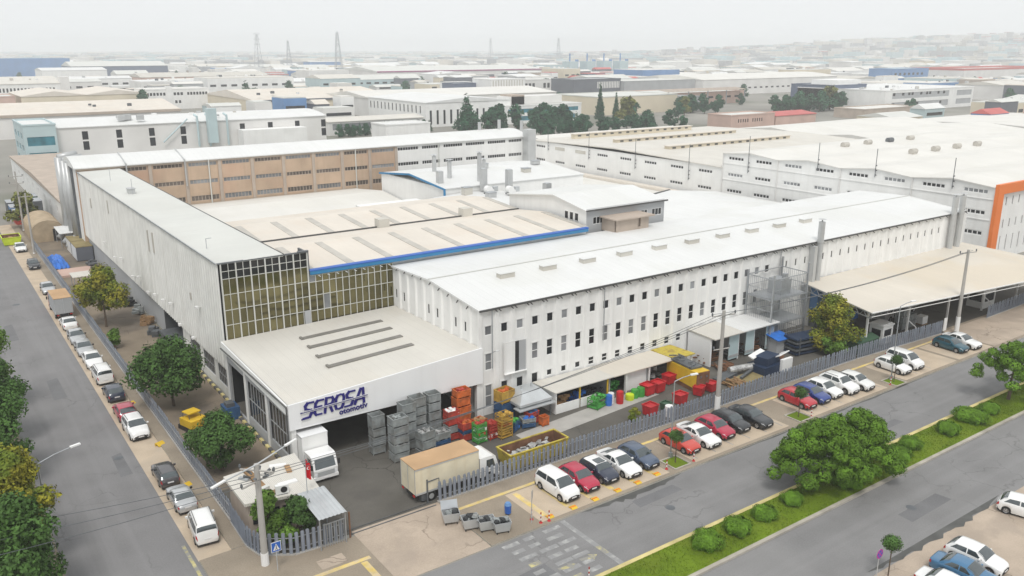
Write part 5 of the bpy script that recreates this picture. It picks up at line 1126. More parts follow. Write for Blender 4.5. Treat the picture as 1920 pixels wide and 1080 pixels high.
# lorries: front looks to local -y
def lorry(label, x, y, rz, cabp, box, boxtop, L, W, H, cabL=1.9, cabH=2.35, z=0, curtain=False, fairing=True, name='box_lorry'):
    t = thing(name, label, 'lorry', (x, y, z), rz); y0 = -L / 2
    b = B(); pr = [(y0, .55), (y0 - .04, 1.15), (y0 + .32, cabH - .12), (y0 + .62, cabH), (y0 + cabL, cabH), (y0 + cabL, .55)]
    b.extr(pr, -W / 2 + .08, W / 2 - .08, 'x'); b.obj('cab', PAINT[cabp], t, world=False)
    b = B(); b.face([(-W / 2 + .25, y0 + .02 - .03, 1.28), (W / 2 - .25, y0 - .01, 1.28), (W / 2 - .3, y0 + .27, cabH - .25), (-W / 2 + .3, y0 + .27, cabH - .25)]); b.obj('windscreen', m['glass_car'], t, world=False)
    for s_ in (-1, 1):
        b = B(); xx = s_ * (W / 2 - .07); b.face([(xx, y0 + .35, 1.3), (xx, y0 + 1.25, 1.3), (xx, y0 + 1.25, cabH - .3), (xx, y0 + .55, cabH - .3)]); b.obj('side_window', m['glass_car'], t, world=False)
        inst('headlight', boxmesh(.34, .06, .2, m['lamp_lens']), t, (s_ * (W / 2 - .35), y0 - .03, .68)); b = B(); b.box(s_ * (W / 2 + .06) - .09, s_ * (W / 2 + .06) + .09, y0 - .02, y0 + .05, 1.35, 1.8); b.box(min(0, s_ * .1) + s_ * (W / 2 - .05), max(0, s_ * .1) + s_ * (W / 2 - .05), y0, y0 + .03, 1.75, 1.79); b.obj('mirror', m['black_plastic'], t, world=False)
    b = B(); b.box(-W / 2 + .06, W / 2 - .06, y0 - .1, y0 + .2, .32, .58); b.obj('bumper', PAINT[cabp], t, world=False); b = B(); b.box(-W / 2 + .4, W / 2 - .4, y0 - .07, y0 - .035, .62, 1.02); b.obj('grille', m['steel_light'], t, world=False); inst('number_plate', boxmesh(.5, .03, .11, m['plate']), t, (0, y0 - .12, .38))
    if fairing: b = B(); b.extr([(y0 + .75, cabH), (y0 + cabL - .02, min(H - .15, cabH + .75)), (y0 + cabL - .02, cabH)], -W / 2 + .3, W / 2 - .3, 'x'); b.obj('roof_fairing', PAINT[cabp], t, world=False)
    bx = B(); yb = y0 + cabL + .18; bx.box(-W / 2, W / 2, yb, L / 2, .95, H); bx.obj('cargo_box', m[box], t, world=False)
    b = B(); b.box(-W / 2 - .03, W / 2 + .03, yb - .03, L / 2 + .03, H + .003, H + .06); b.obj('box_roof', m[boxtop], t, world=False)
    b = B()
    for s_ in (-1, 1): b.box(s_ * (W / 2 + .012) - .015, s_ * (W / 2 + .012) + .015, yb, L / 2, .92, 1.08); b.box(s_ * (W / 2 + .012) - .015, s_ * (W / 2 + .012) + .015, yb, L / 2, H - .12, H)
    for x_ in (-W / 2 + .03, 0, W / 2 - .03): b.box(x_ - .03, x_ + .03, L / 2 + .002, L / 2 + .03, 1.0, H - .03)
    b.obj('box_trim', m['steel_light'], t, world=False); B().box(-.45, .45, y0 + 1, L / 2 - .05, .55, .94).obj('chassis', m['black_plastic'], t, world=False)
    for a in (y0 + .95, L / 2 - 1.5):
        for s_ in (-1, 1):
            b = B(); b.tube((s_ * (W / 2 - .36), a, .45), (s_ * (W / 2 - .06), a, .45), .45, n=18); w_ = b.obj('wheel', m['rubber'], t, world=False); b = B(); b.tube((s_ * (W / 2 - .07), a, .45), (s_ * (W / 2 - .045), a, .45), .24, n=12); b.obj('rim', m['steel_light'], w_, world=False)
    for s_ in (-1, 1): inst('tail_light', boxmesh(.3, .05, .14, m['tail_red']), t, (s_ * (W / 2 - .3), L / 2 + .02, .72))
    return t
lorry('white box lorry backing into the loading canopy', 24.95, 66.7, 0, 'white', 'wall_white', 'wall_fascia', 7.3, 2.35, 3.55, fairing=False)
lorry('box lorry with beige curtain sides and brown roof behind the fence', 33.3, 56.1, pi / 2, 'white', 'canvas', 'canvas_top', 8.2, 2.45, 3.25, name='curtain_lorry', fairing=False)
lorry('red cabbed lorry with dark box and brown roof in the side street', 13.9, 129.6, pi, 'red', 'wall_grey', 'canvas_top', 7.4, 2.2, 3.1, name='red_lorry', fairing=False)
lorry('white lorry standing in the shade under the wide shelter', 109, 61.5, -pi / 2 + .1, 'white', 'wall_grey', 'wall_grey', 9.5, 2.5, 3.6, name='sheltered_lorry')
# ------------------------------------------------------------------ fences: every pale a part
def pale_mesh(w=.25, d=.07, h=1.75):
    b = B(); b.box(-w / 2, w / 2, -.012, .012, 0, h); b.box(-w / 2, -w / 2 + .02, -d, -.0125, 0, h - .06); b.box(w / 2 - .02, w / 2, -d, -.0125, 0, h - .06)
    b.face([(-w / 2, -.012, h), (w / 2, -.012, h), (w / 2 - .05, -.012, h + .07), (-w / 2 + .05, -.012, h + .07)]); return b.mesh('pale', m['fence_steel'])
pale = pale_mesh()
def fence(label, pts, sp=.55, z=.12, name='steel_fence', sides=True, h=1.75, me=None):
    t = thing(name, label, 'fence', (pts[0][0], pts[0][1], z))
    segs = list(zip(pts, pts[1:])); rl = B(); kb = B(); n = 0
    for (xa, ya), (xb, yb) in segs:
        L = math.hypot(xb - xa, yb - ya); a = math.atan2(yb - ya, xb - xa); k = max(1, int(L / sp))
        for i in range(k):
            u = (i + .5) / k; x, y = xa + (xb - xa) * u, ya + (yb - ya) * u
            o = inst('pale', me or pale, t, wl(t, x, y, z), a); o.rotation_euler = (random.uniform(-.03, .03), random.uniform(-.02, .02), a + random.uniform(-.05, .05)); n += 1
        off = Vector((-sin(a), cos(a), 0)) * .05
        for zz in (.45, 1.35): rl.tube(Vector((xa, ya, z + zz)) + off, Vector((xb, yb, z + zz)) + off, .035, n=4)
        kb.obox(((xa + xb) / 2, (ya + yb) / 2, z - .0), (L, .22, .18), a)
    rl.obj('rail', m['steel'], t); kb.obj('base_kerb', m['concrete'], t); return t
random.seed(4)
fence('long grey steel pale fence along the parking bays', [(30.9, 54.3), (60, 54.05), (88.5, 54.1)], .46)
fence('pale fence stretch in front of the wide shelter', [(88.7, 54.1), (106.2, 53.3)], .42)
fence('grey pale fence beside the guard hut past the far gate', [(117.5, 53.2), (134, 53.6)], .5)
fence('steel pale fence bending round the street corner', [(16.1, 61), (16.0, 57.0), (16.4, 55.2), (18.5, 53.85), (20.6, 53.7), (22.3, 53.6)], .42)
fence('long steel pale fence between the side yard and the parked cars', [(16.15, 61.2), (16.15, 180)], .55)
# sliding gate track and gateposts
t = thing('gate_track', 'dark steel gate rail across the yard entrance', 'gate rail', (26.5, 54.2, .05)); B().box(22.9, 30.6, 54.0, 54.08, .052, .1).obj('rail', m['steel_dark'], t); B().box(22.9, 30.6, 54.7, 54.74, .052, .085).obj('guide', m['steel_dark'], t)
t = thing('gate_mast', 'dark gate motor with posts at the end of the fence', 'gate post', (30.3, 54.8, 0)); B().box(30.2, 30.32, 54.8, 54.92, 0, 2.1).obj('post', m['steel_dark'], t); B().box(29.8, 30.5, 55.0, 55.4, .2, .8).obj('motor_box', m['steel_dark'], t); B().path([(30.2, 54.8, 1.9), (31.4, 54.9, 1.9), (31.4, 54.9, .3)], .05, 6).obj('frame', m['steel_dark'], t)
t = thing('red_post', 'dark red gatepost under the pale sheet roof', 'gate post', (22.8, 53.6, 0)); B().box(22.75, 22.85, 53.55, 53.65, 0, 2.3).obj('post', m['rust'], t)
# ------------------------------------------------------------------ gatehouse at the corner
gh = thing('gatehouse', 'low gatehouse with cluttered white flat roof behind the corner fence', 'gatehouse', (19.5, 60, 0))
pts = [(16.7, 58.3), (21.6, 57.3), (22.3, 63.4), (16.7, 62.8)]
B().prism(pts, 0, 2.75).obj('wall', m['wall_taupe'], gh)
B().prism([(16.4, 58.0), (22.0, 56.9), (22.6, 63.9), (16.4, 63.2)], 2.76, 3.0).obj('roof', m['roof_cream'], gh)
for k in range(4): inst('window', boxmesh(.9, .06, 1.1, m['glass_win']), gh, wl(gh, 17.4 + k * 1.1, 58.3 - .225 * k - .21, 1.0), -.2)
B().obox((18.3, 60.6, 3.12), (.5, 5.2, .22), .05).obj('roof_beam', m['wood'], gh)
for k, (x, y, s_) in enumerate(((20.2, 59.2, .5), (19.0, 58.5, .35), (21.1, 61.4, .4), (17.6, 61.8, .3), (20.6, 62.4, .45))): inst('roof_lumber', boxmesh(s_ * 3, s_, .14, m[['white_paint', 'wood', 'cardboard', 'steel', 'white_paint'][k]]), gh, wl(gh, x, y, 3.0), k * .7)
ac = thing('condenser_unit', 'white air conditioner with round black fan on the gatehouse roof', 'air conditioner', (19.3, 57.95, 3.0), -.15); B().box(-.5, .5, -.18, .18, .05, .75).obj('casing', m['white_paint'], ac, world=False); B().tube((.12, -.2, .4), (.12, -.185, .4), .26, n=14).obj('fan_grille', m['black_plastic'], ac, world=False); B().box(-.4, .4, -.2, .2, 0, .049).obj('feet', m['steel_dark'], ac, world=False)
ac = thing('condenser_unit', 'grey air conditioner lying beside the white one on the gatehouse roof', 'air conditioner', (18.1, 58.6, 3.0), .3); B().box(-.45, .45, -.18, .18, .05, .62).obj('casing', m['roof_pale'], ac, world=False); B().tube((-.1, -.2, .33), (-.1, -.185, .33), .22, n=14).obj('fan_grille', m['black_plastic'], ac, world=False); B().box(-.35, .35, -.2, .2, 0, .049).obj('feet', m['steel_dark'], ac, world=False)
sh = thing('gate_shelter', 'pale corrugated sheet roof over the pedestrian gate', 'shelter', (21.3, 54.5, 0))
b = B(); nn = 14
for i in range(nn):
    xa, xb = 20.2 + 2.2 * i / nn, 20.2 + 2.2 * (i + 1) / nn; za, zb_ = 2.75 + .05 * (i % 2), 2.75 + .05 * ((i + 1) % 2)
    b.face([(xa, 53.0, za), (xb, 53.0, zb_), (xb, 57.2, zb_ + .25), (xa, 57.2, za + .25)])
b.obj('sheet_roof', m['steel_light'], sh)
for x, y in ((20.3, 53.2), (22.3, 53.2), (20.3, 56.8), (22.3, 56.8)): wbox('post', sh, x - .04, x + .04, y - .04, y + .04, 0, 2.74, m['steel'])
tn = thing('turnstile_gate', 'grey barred pedestrian gate under the sheet roof', 'gate', (21.6, 53.4, 0)); 
for k in range(9): wbox('bar', tn, 20.7 + .19 * k, 20.74 + .19 * k, 53.38, 53.42, .13, 2.0, m['steel'])
B().box(20.65, 22.35, 53.37, 53.43, 2.0, 2.06).obj('top_rail', m['steel'], tn)
fl = thing('flag', 'red flag with white crescent hanging on a pole above the gatehouse', 'flag', (20.9, 57.6, 0)); B().tube((20.9, 56.9, 0), (20.9, 56.9, 6.2), .035, n=6).obj('pole', m['steel_light'], fl)
b = B()
for i in range(6):
    f = lambda i, z: (20.92 + .06 * i + .05 * sin(i * 1.9 + z), 56.88 + .07 * sin(i * 2.2), z)
    b.face([f(i, 4.3 - .05 * i), f(i + 1, 4.3 - .05 * (i + 1)), f(i + 1, 5.9 - .1 * (i + 1)), f(i, 5.9 - .1 * i)])
cl = b.obj('cloth', m['red_flag'], fl, smooth=True); b = B()
for k in range(10):
    a0, a1 = .5 + 5.2 * k / 10, .5 + 5.2 * (k + 1) / 10; b.face([(21.08 + .13 * cos(a0), 56.78, 5.1 + .13 * sin(a0)), (21.08 + .13 * cos(a1), 56.78, 5.1 + .13 * sin(a1)), (21.11 + .09 * cos(a1), 56.78, 5.1 + .09 * sin(a1)), (21.11 + .09 * cos(a0), 56.78, 5.1 + .09 * sin(a0))])
b.obj('crescent', m['white_paint'], fl)
# ------------------------------------------------------------------ poles, lamps, wires, signs
def power_pole(label, x, y, h, arms, r0=.22, r1=.14, white=.0, z=.12):
    t = thing('power_pole', label, 'power pole', (x, y, z)); B().tube((0, 0, 0), (0, 0, h), r0, r1, 12).obj('shaft', m['concrete'], t, world=False)
    B().tube((0, 0, .0), (0, 0, white), r0 + .03, r0 + .02, 12).obj('white_foot', m['white_paint'], t, world=False)
    for ax_, ay_, bx_, by_, z_ in arms:
        a = B().tube((ax_, ay_, z_), (bx_, by_, z_), .07, n=6).obj('cross_arm', m['concrete'], t, world=False)
        for q in (0, .5, 1): 
            x_, y_ = ax_ + (bx_ - ax_) * q, ay_ + (by_ - ay_) * q; b = B(); b.tube((x_, y_, z_ + .06), (x_, y_, z_ + .2), .05, .09, 8); b.tube((x_, y_, z_ + .2), (x_, y_, z_ + .38), .1, .06, 8); b.obj('insulator', m['steel_dark'], a, world=False)
    return t
pp = power_pole('concrete power pole with insulators and street lamps at the corner', 16.3, 53.9, 8.0, [(-1.3, -.5, 1.3, .5, 6.7), (-.9, .9, .9, -.9, 7.5)], .26, .19, 1.0)
for s_ in (-1, 1):
    la = B().tube((0, 0, 7.95), (s_ * 2.6, s_ * 1.35, 8.1), .07, .05, 6).obj('lamp_arm', m['steel_light'], pp, world=False); B().obox((s_ * 3.1, s_ * 1.6, 8.13), (1.2, .2, .11), math.atan2(1.35, 2.6)).obj('lamp_head', m['white_paint'], la, world=False)
for k in range(6):
    a = k * 1.05; B().tube((.5 * cos(a), .5 * sin(a), 7.1), (.95 * cos(a), .95 * sin(a), 7.35), .07, .11, 8).obj('insulator', m['steel_dark'], pp, world=False)
power_pole('tall concrete power pole with white foot between the second row cars', 62.5, 52.6, 11.2, [(-1.3, .3, 1.3, -.3, 10.7), (-.9, .2, .9, -.2, 7.2)], .26, .16, 2.2)
power_pole('tall concrete power pole with white foot by the far gate', 107.8, 52.2, 11.2, [(-1.4, .3, 1.4, -.3, 10.8)], .26, .16, 2.3)
power_pole('wooden looking pole far up the side street', 16.6, 196, 12, [(-1.2, 0, 1.2, 0, 11), (-1.2, 0, 1.2, 0, 9.6)], .2, .14, .2)
power_pole('second pole up the side street near the hut', 15.6, 172, 11, [(-1.0, 0, 1.0, 0, 10.4)], .2, .14, .2)
def lamp(label, x, y, h, dx, dy, z=.12, r=.07):
    t = thing('street_lamp', label, 'street lamp', (x, y, z)); b = B(); b.tube((0, 0, 0), (0, 0, h), r, r * .65, 8); b.path([(0, 0, h), (dx * .5, dy * .5, h + .25), (dx, dy, h + .35)], r * .6, 6); b.obj('pole', m['steel'], t, world=False)
    B().obox((dx * 1.18, dy * 1.18, h + .37), (.75, .22, .12), math.atan2(dy, dx)).obj('head', m['white_paint'], t, world=False); B().box(-.14, .14, -.14, .14, 0, .5).obj('base', m['steel'], t, world=False)
lamp('slim grey street lamp by the first lollipop tree', 52.2, 48.9, 7.4, 1.7, -.35); lamp('slim grey street lamp by the third lollipop tree', 86.0, 48.0, 8.6, 1.6, -.3)
lamp('street lamp reaching over the side street from the trees', 4.0, 64.5, 7.2, 2.2, .7, .13)
def wire(label, p, q, sag=.5, r=.022):
    b = B(); n = 14; P_ = [Vector(p).lerp(Vector(q), i / n) - Vector((0, 0, sag * 4 * (i / n) * (1 - i / n))) for i in range(n + 1)]
    b.path([tuple(v) for v in P_], r, 4); tag(b.obj('overhead_wire', m['steel_dark']), label, 'wire', 'overhead wires')
for k, (z, dx) in enumerate(((6.95, -1.2), (7.0, 0), (6.95, 1.2))):
    wire(['lowest', 'middle', 'upper'][k] + ' wire from the corner pole to the pole among the cars', (16.3 + dx, 53.9 + dx * .4, z + .15), (62.5 + dx, 52.6 - dx * .2, 11.0), .9)
    wire(['nearest', 'middle', 'farther'][k] + ' wire from the corner pole across the side street', (16.3 + dx, 53.9 + dx * .4, z), (-20, 57 + 3.5 * k, 7.5), .9)
    wire(['nearest', 'middle', 'farther'][k] + ' wire from the pole among the cars to the far pole', (62.5 + dx, 52.6 - dx * .2, 11.05), (107.8 + dx, 52.2, 11.1), .8)
def sign(label, x, y, h, shape, z=.12, rz=0):
    t = thing('road_sign', label, 'sign', (x, y, z), rz); B().tube((0, 0, 0), (0, 0, h + .3), .035, n=6).obj('post', m['steel_light'], t, world=False)
    if shape == 'cross':
        B().box(-.36, .36, -.06, -.04, h - .4, h + .4).obj('plate', m['plate'], t, world=False); B().box(-.32, .32, -.068, -.061, h - .36, h + .36).obj('blue_field', m['sign_blue'], t, world=False)
        b = B(); b.face([(-.24, -.07, h - .26), (.24, -.07, h - .26), (0, -.07, h + .26)]); b.obj('white_triangle', m['plate'], t, world=False)
        b = B(); b.box(-.03, .03, -.075, -.071, h - .14, h + .06); b.face([(-.02, -.074, h - .1), (-.10, -.074, h - .24), (-.05, -.074, h - .24), (.03, -.074, h - .1)]); b.face([(.0, -.0745, h - .1), (.06, -.0745, h - .24), (.11, -.0745, h - .24), (.03, -.0745, h - .1)]); b.tube((0, -.075, h + .11), (0, -.071, h + .11), .04, n=8); b.obj('walker', m['black_plastic'], t, world=False)
    elif shape == 'round':
        B().tube((0, -.06, h), (0, -.04, h), .36, n=24).obj('plate', m['sign_purple'], t, world=False); B().tube((0, -.066, h), (0, -.0605, h), .28, n=24).obj('field', m['sign_blue'], t, world=False)
        b = B(); b.obox((0, -.068, h), (.56, .008, .09), 0, 0); b.v = [(x * cos(.785) - (z_ - h) * sin(.785), y, h + x * sin(.785) + (z_ - h) * cos(.785)) for x, y, z_ in b.v]; n0 = len(b.v); c = B(); c.obox((0, -.071, h), (.56, .008, .09), 0, 0); c.v = [(x * cos(-.785) - (z_ - h) * sin(-.785), y, h + x * sin(-.785) + (z_ - h) * cos(-.785)) for x, y, z_ in c.v]
        b.obj('bar', m['sign_purple'], t, world=False); c.obj('bar', m['sign_purple'], t, world=False)
    else: B().box(-.3, .3, -.05, -.03, h - .38, h + .38).obj('plate', m['strip_grey'], t, world=False)
sign('blue and white crossing sign at the street corner', 16.75, 52.6, 2.0, 'cross'); sign('round magenta and blue no stopping sign by the near tree', 50.9, 27.6, 2.0, 'round', .006); sign('grey rectangular sign on a post by the first bay', 35.3, 47.3, 2.5, 'plain', rz=.8)
def bollard(label, x, y, z=.12):
    t = thing('warning_post', label, 'bollard', (x, y, z), 0, 'red and white warning posts'); 
    for k in range(5): B().tube((0, 0, .06 + .17 * k), (0, 0, .06 + .17 * (k + 1)), .05, n=8).obj('band', m['crate_red' if k % 2 == 0 else 'white_paint'], t, world=False)
    B().tube((0, 0, 0), (0, 0, .06), .15, .12, 10).obj('foot', m['bin_red'], t, world=False)
for x, y, lb in ((35.9, 46.9, 'beside the grey sign'), (36.6, 46.75, 'at the end of the stop line'), (35.6, 47.7, 'behind the grey sign'), (50.3, 47.5, 'at the end of the first bays'), (53.4, 47.2, 'before the orange red car'), (70.2, 47.0, 'by the dark red old hatchback'), (84.6, 47.2, 'under the third lollipop tree'), (34.4, 39.3, 'on the grass tip by the crossing')): bollard('red and white warning post ' + lb, x, y, .12 if y > 45 else .0)
for k, (x, y) in enumerate(((37.0, 47.2), (39.4, 47.2), (41.7, 47.2), (44.2, 47.2), (46.5, 47.2), (48.9, 47.35))):
    t = thing('wheel_stop', 'yellow wheel stop ' + ['in the empty bay next to the grey sign', 'in front of the white people carrier', 'in front of the red hatchback', 'in front of the navy small car', 'in front of the white saloon', 'in front of the grey blue hatchback'][k], 'wheel stop', (x, y, .128), 0, 'yellow wheel stops'); b = B(); b.extr([(-.3, 0), (-.18, .1), (.18, .1), (.3, 0)], -.28, .28, 'x'); b.obj('block', m['safety_yellow'], t, world=False); B().box(-.29, .29, -.06, .06, .1, .115).obj('stripe', m['safety_orange'], t, world=False)
# folding parking barriers by the side street
for x, y, lb in ((15.0, 78.4, 'in front of the white off-roader'), (14.9, 68.9, 'between the two old cars'), (14.9, 90.0, 'behind the red hatchback')):
    t = thing('parking_barrier', 'yellow folding parking barrier ' + lb, 'parking barrier', (x, y, .006), .4); B().obox((0, 0, .16), (.75, .5, .05), 0, 0, .5).obj('flap', m['safety_yellow'], t, world=False); B().box(-.4, .4, .25, .37, 0, .28).obj('bar', m['safety_yellow'], t, world=False)
# ------------------------------------------------------------------ wheeled rubbish containers and litter bin
def dumpster(label, x, y, rz, openlid):
    t = thing('rubbish_container', label, 'rubbish container', (x, y, .06), rz, 'galvanised rubbish containers'); b = B(); a, c, h = .68, .5, 1.0
    T_ = [(-a, -c), (a, -c), (a, c), (-a, c)]; Bt = [(q[0] * .8, q[1] * .8) for q in T_]
    for i in range(4):
        j = (i + 1) % 4; b.face([(*Bt[i], .22), (*Bt[j], .22), (*T_[j], h), (*T_[i], h)]); b.face([(*[v * .95 for v in T_[i]], h), (*[v * .95 for v in T_[j]], h), (*[v * .93 for v in Bt[j]], .3), (*[v * .93 for v in Bt[i]], .3)]); b.face([(*T_[i], h), (*T_[j], h), (*[v * .95 for v in T_[j]], h), (*[v * .95 for v in T_[i]], h)])
    b.face([(*Bt[3], .22), (*Bt[2], .22), (*Bt[1], .22), (*Bt[0], .22)]); b.obj('bin_body', m['steel_light'], t, world=False)
    for sx in (-1, 1):
        for sy in (-1, 1): B().tube((sx * .45 - .03, sy * .34, .09), (sx * .45 + .03, sy * .34, .09), .09, n=10).obj('castor', m['rubber'], t, world=False)
    B().box(-.78, .78, -.03, .03, .9, .96).obj('lifting_bar', m['steel'], t, world=False) if not openlid else B().obox((0, .62, 1.25), (1.35, .06, .7), 0, 0, -.5).obj('lid', m['steel'], t, world=False)
    for k in range(7):
        b = B(); cx, cy, cz_, s_ = random.uniform(-.42, .42), random.uniform(-.28, .28), .86 + random.uniform(0, .2), random.uniform(.2, .33)
        for i in range(6):
            for j in range(4):
                f = lambda i, j: (cx + s_ * cos(i * pi / 3) * sin(j * pi / 4) * (1 + .2 * sin(i * 5 + j + k)), cy + s_ * sin(i * pi / 3) * sin(j * pi / 4) * (1 + .2 * cos(i * 3 + j)), cz_ + s_ * .8 * cos(j * pi / 4))
                b.face([f(i, j), f(i, j + 1), f(i + 1, j + 1), f(i + 1, j)])
        b.obj('rubbish_bag', m['trash_bag' if k % 3 else 'crate_grey'], t, world=False)
dumpster('galvanised rubbish container with raised lid, standing apart', 30.2, 51.1, -.35, True); dumpster('galvanised rubbish container, first of the three in a row', 31.0, 49.5, -.3, False); dumpster('galvanised rubbish container in the middle of the row', 31.9, 48.6, -.3, False); dumpster('overfull galvanised rubbish container at the kerb end of the row', 32.7, 47.7, -.3, False)
t = thing('litter_bin', 'blue litter bin on a post on the footway', 'litter bin', (34.5, 49.4, .12)); B().tube((0, 0, .15), (0, 0, .85), .25, .29, 14).obj('barrel', m['sign_blue'], t, world=False); B().tube((0, 0, .85), (0, 0, 1.05), .3, .2, 14).obj('hood', m['wall_blue'], t, world=False); B().tube((0, 0, 0), (0, 0, .15), .05, n=6).obj('stand', m['steel_dark'], t, world=False)
# tree pits
for x, y, lb in ((51.8, 47.9, 'first'), (69.1, 47.7, 'second'), (85.6, 47.4, 'third')):
    t = thing('tree_pit', 'square kerbed tree pit under the ' + lb + ' lollipop tree', 'tree pit', (x, y, .12)); b = B()
    for s_ in (-1, 1): b.box(s_ * .95 - .07, s_ * .95 + .07, -1.02, 1.02, 0, .1); b.box(-.87, .87, s_ * .95 - .07, s_ * .95 + .07, 0, .099)
    b.obj('edging', m['kerbstone'], t, world=False); B().box(-.87, .87, -.87, .87, 0, .03).obj('soil', m['grass'], t, world=False)
# ------------------------------------------------------------------ the yard: stacked crates, skips, sheds, scrap
def crate_mesh(w, d, h, mt, open_frame=False):
    k = ('crate', w, d, h, mt, open_frame)
    if k in _cache: return _cache[k]
    b = B(); t = .05; f = .12
    b.box(-w / 2, w / 2, -d / 2, d / 2, f, f + .05)
    if open_frame:
        for z in (f + .05, f + (h - f) * .5, h - .07):
            b.box(-w / 2, w / 2, -d / 2, -d / 2 + .04, z, z + .06); b.box(-w / 2, w / 2, d / 2 - .04, d / 2, z, z + .06); b.box(-w / 2, -w / 2 + .04, -d / 2 + .04, d / 2 - .04, z, z + .06); b.box(w / 2 - .04, w / 2, -d / 2 + .04, d / 2 - .04, z, z + .06)
    else:
        b.box(-w / 2, w / 2, -d / 2, -d / 2 + t, f + .05, h); b.box(-w / 2, w / 2, d / 2 - t, d / 2, f + .05, h); b.box(-w / 2, -w / 2 + t, -d / 2 + t, d / 2 - t, f + .05, h); b.box(w / 2 - t, w / 2, -d / 2 + t, d / 2 - t, f + .05, h)
        for q in (-.25, .25): b.box(w * q - .03, w * q + .03, -d / 2 - .03, -d / 2 - .001, f, h)
        b.box(-w / 2 - .02, w / 2 + .02, -d / 2 - .035, -d / 2 - .002, h - .08, h + .004); b.box(-w / 2 - .035, -w / 2 - .002, -d / 2, d / 2, h - .08, h + .004)
    for sx in (-1, 1):
        for sy in (-1, 1): b.box(sx * w / 2 - .06 * (sx > 0) , sx * w / 2 + .06 * (sx < 0), sy * d / 2 - .06 * (sy > 0), sy * d / 2 + .06 * (sy < 0), 0, h + .02 if open_frame else f)
    _cache[k] = b.mesh('crate', m[mt]); return _cache[k]
def load_mesh(w, d, h, mt, seed):
    k = ('load', w, d, h, mt, seed)
    if k in _cache: return _cache[k]
    b = B(); r = random.Random(seed)
    for q in range(16):
        s_ = r.uniform(.12, .28); b.obox((r.uniform(-w * .36, w * .36), r.uniform(-d * .34, d * .34), h * r.uniform(.6, .95)), (s_ * 1.5, s_, s_), r.uniform(0, 3), 0, r.uniform(-.6, .6))
    _cache[k] = b.mesh('load', m[mt]); return _cache[k]
SN = {'crate_grey': 'grey', 'crate_orange': 'orange', 'crate_red': 'red', 'crate_green': 'green', 'crate_yellow': 'yellow', 'crate_blue': 'dark blue'}
ORD = ['bottom', 'second', 'third', 'fourth', 'fifth', 'sixth', 'seventh']
def pile(x, y, spec, where, w=1.25, d=1.0, rz=0, fr=False):
    """crates standing on each other; every crate is a thing"""
    z = .006; n = len(spec)
    for k, (mt, h, load) in enumerate(spec):
        pos = 'lone' if n == 1 else ('top' if k == n - 1 else ORD[k])
        t = thing('stacking_crate', '%s metal crate, %s of the pile %s' % (SN[mt], pos, where) if n > 1 else '%s metal crate %s' % (SN[mt], where), 'crate', (x + random.uniform(-.03, .03), y + random.uniform(-.03, .03), z), rz + random.uniform(-.04, .04), 'metal crates stacked in the yard')
        inst('crate_frame', crate_mesh(w, d, h, mt, fr), t)
        if load: inst('load', load_mesh(w, d, h, load, k + int(x * 7) % 5), t)
        z += h + .005
random.seed(8)
G, O_, R_, GN, Y, BL = 'crate_grey', 'crate_orange', 'crate_red', 'crate_green', 'crate_yellow', 'crate_blue'
pile(31.0, 65.4, [(G, .85, 0), (G, .85, 0), (G, .85, 0), (G, 1.3, 0)], 'deepest under the lettered fascia')
pile(32.0, 63.0, [(G, .85, 0), (G, .85, 'scrap'), (G, .85, 'scrap'), (G, .85, 'scrap'), (G, .85, 'crate_grey')], 'nearest the curtain sided lorry', 1.5, 1.2)
pile(33.7, 64.6, [(G, .9, 0), (G, .9, 0), (G, .9, 0), (G, .9, 'steel'), (G, 1.0, 0)], 'with the pale open crate on top', 1.4, 1.1)
pile(35.2, 65.3, [(G, .9, 0), (G, .9, 0), (G, .9, 0), (G, .9, 'scrap'), (G, 1.0, 0)], 'second from the pale open crate', 1.35, 1.1)
pile(36.9, 65.4, [(G, .9, 0), (G, .9, 0), (G, .9, 0), (G, .9, 0), (G, .9, 0)], 'tallest grey one beside the orange crates', 1.3, 1.1)
pile(34.6, 62.8, [(G, .5, 0), (G, .9, 'scrap'), (G, .9, 'scrap')], 'before the pale open crate', 1.5, 1.1, .1)
pile(36.3, 63.0, [(BL, .45, 'crate_grey'), (BL, .45, 'crate_grey'), (G, .75, 'scrap')], 'with two blue frames at its foot', 1.6, 1.2)
pile(38.1, 63.9, [(R_, .7, 0), (G, .8, 0), (R_, .8, 'crate_orange'), (R_, .7, 'white_paint')], 'mixed red and grey before the orange crates', 1.25, 1.0)
pile(39.9, 65.0, [(O_, .9, 0), (O_, .85, 0), (O_, .85, 'crate_red'), (O_, .9, 'crate_orange'), (O_, .8, 'crate_red')], 'tall orange one at the canopy pillar', 1.5, 1.1)
pile(39.1, 63.0, [(R_, .7, 'scrap'), (BL, .4, 'crate_orange'), (R_, .75, 'crate_orange')], 'with orange parts left of the green crates', 1.2, 1.0)
pile(39.9, 61.8, [(GN, .5, 'white_paint'), (GN, .5, 'crate_red'), (GN, .5, 'white_paint'), (GN, .5, 'crate_red')], 'all green at the yard front', 1.15, .9, .1, True)
pile(41.2, 61.8, [(R_, .55, 'white_paint'), (R_, .55, 'crate_red'), (R_, .6, 'crate_red')], 'all red beside the green crates', .95, .9, .1, True)
pile(42.4, 61.4, [(Y, .8, 'crate_yellow'), (Y, .8, 'crate_orange'), (Y, .85, 'crate_yellow')], 'all yellow at the hall corner', 1.4, 1.1, .1, True)
pile(41.0, 63.6, [(BL, .7, 'tarp_blue'), (O_, .7, 'cardboard')], 'behind the green pile', 1.2, 1.0, .2)
pile(44.9, 64.9, [(BL, .9, 0), (BL, .9, 'crate_blue'), (Y, 1.3, 'crate_orange')], 'topped by an orange basket', 1.7, 1.3, .1)
pile(43.9, 62.0, [(BL, .55, 'tarp_blue'), (BL, .55, 'crate_green')], 'of blue frames beside the yellow pile', 1.2, 1.0, .5, True)
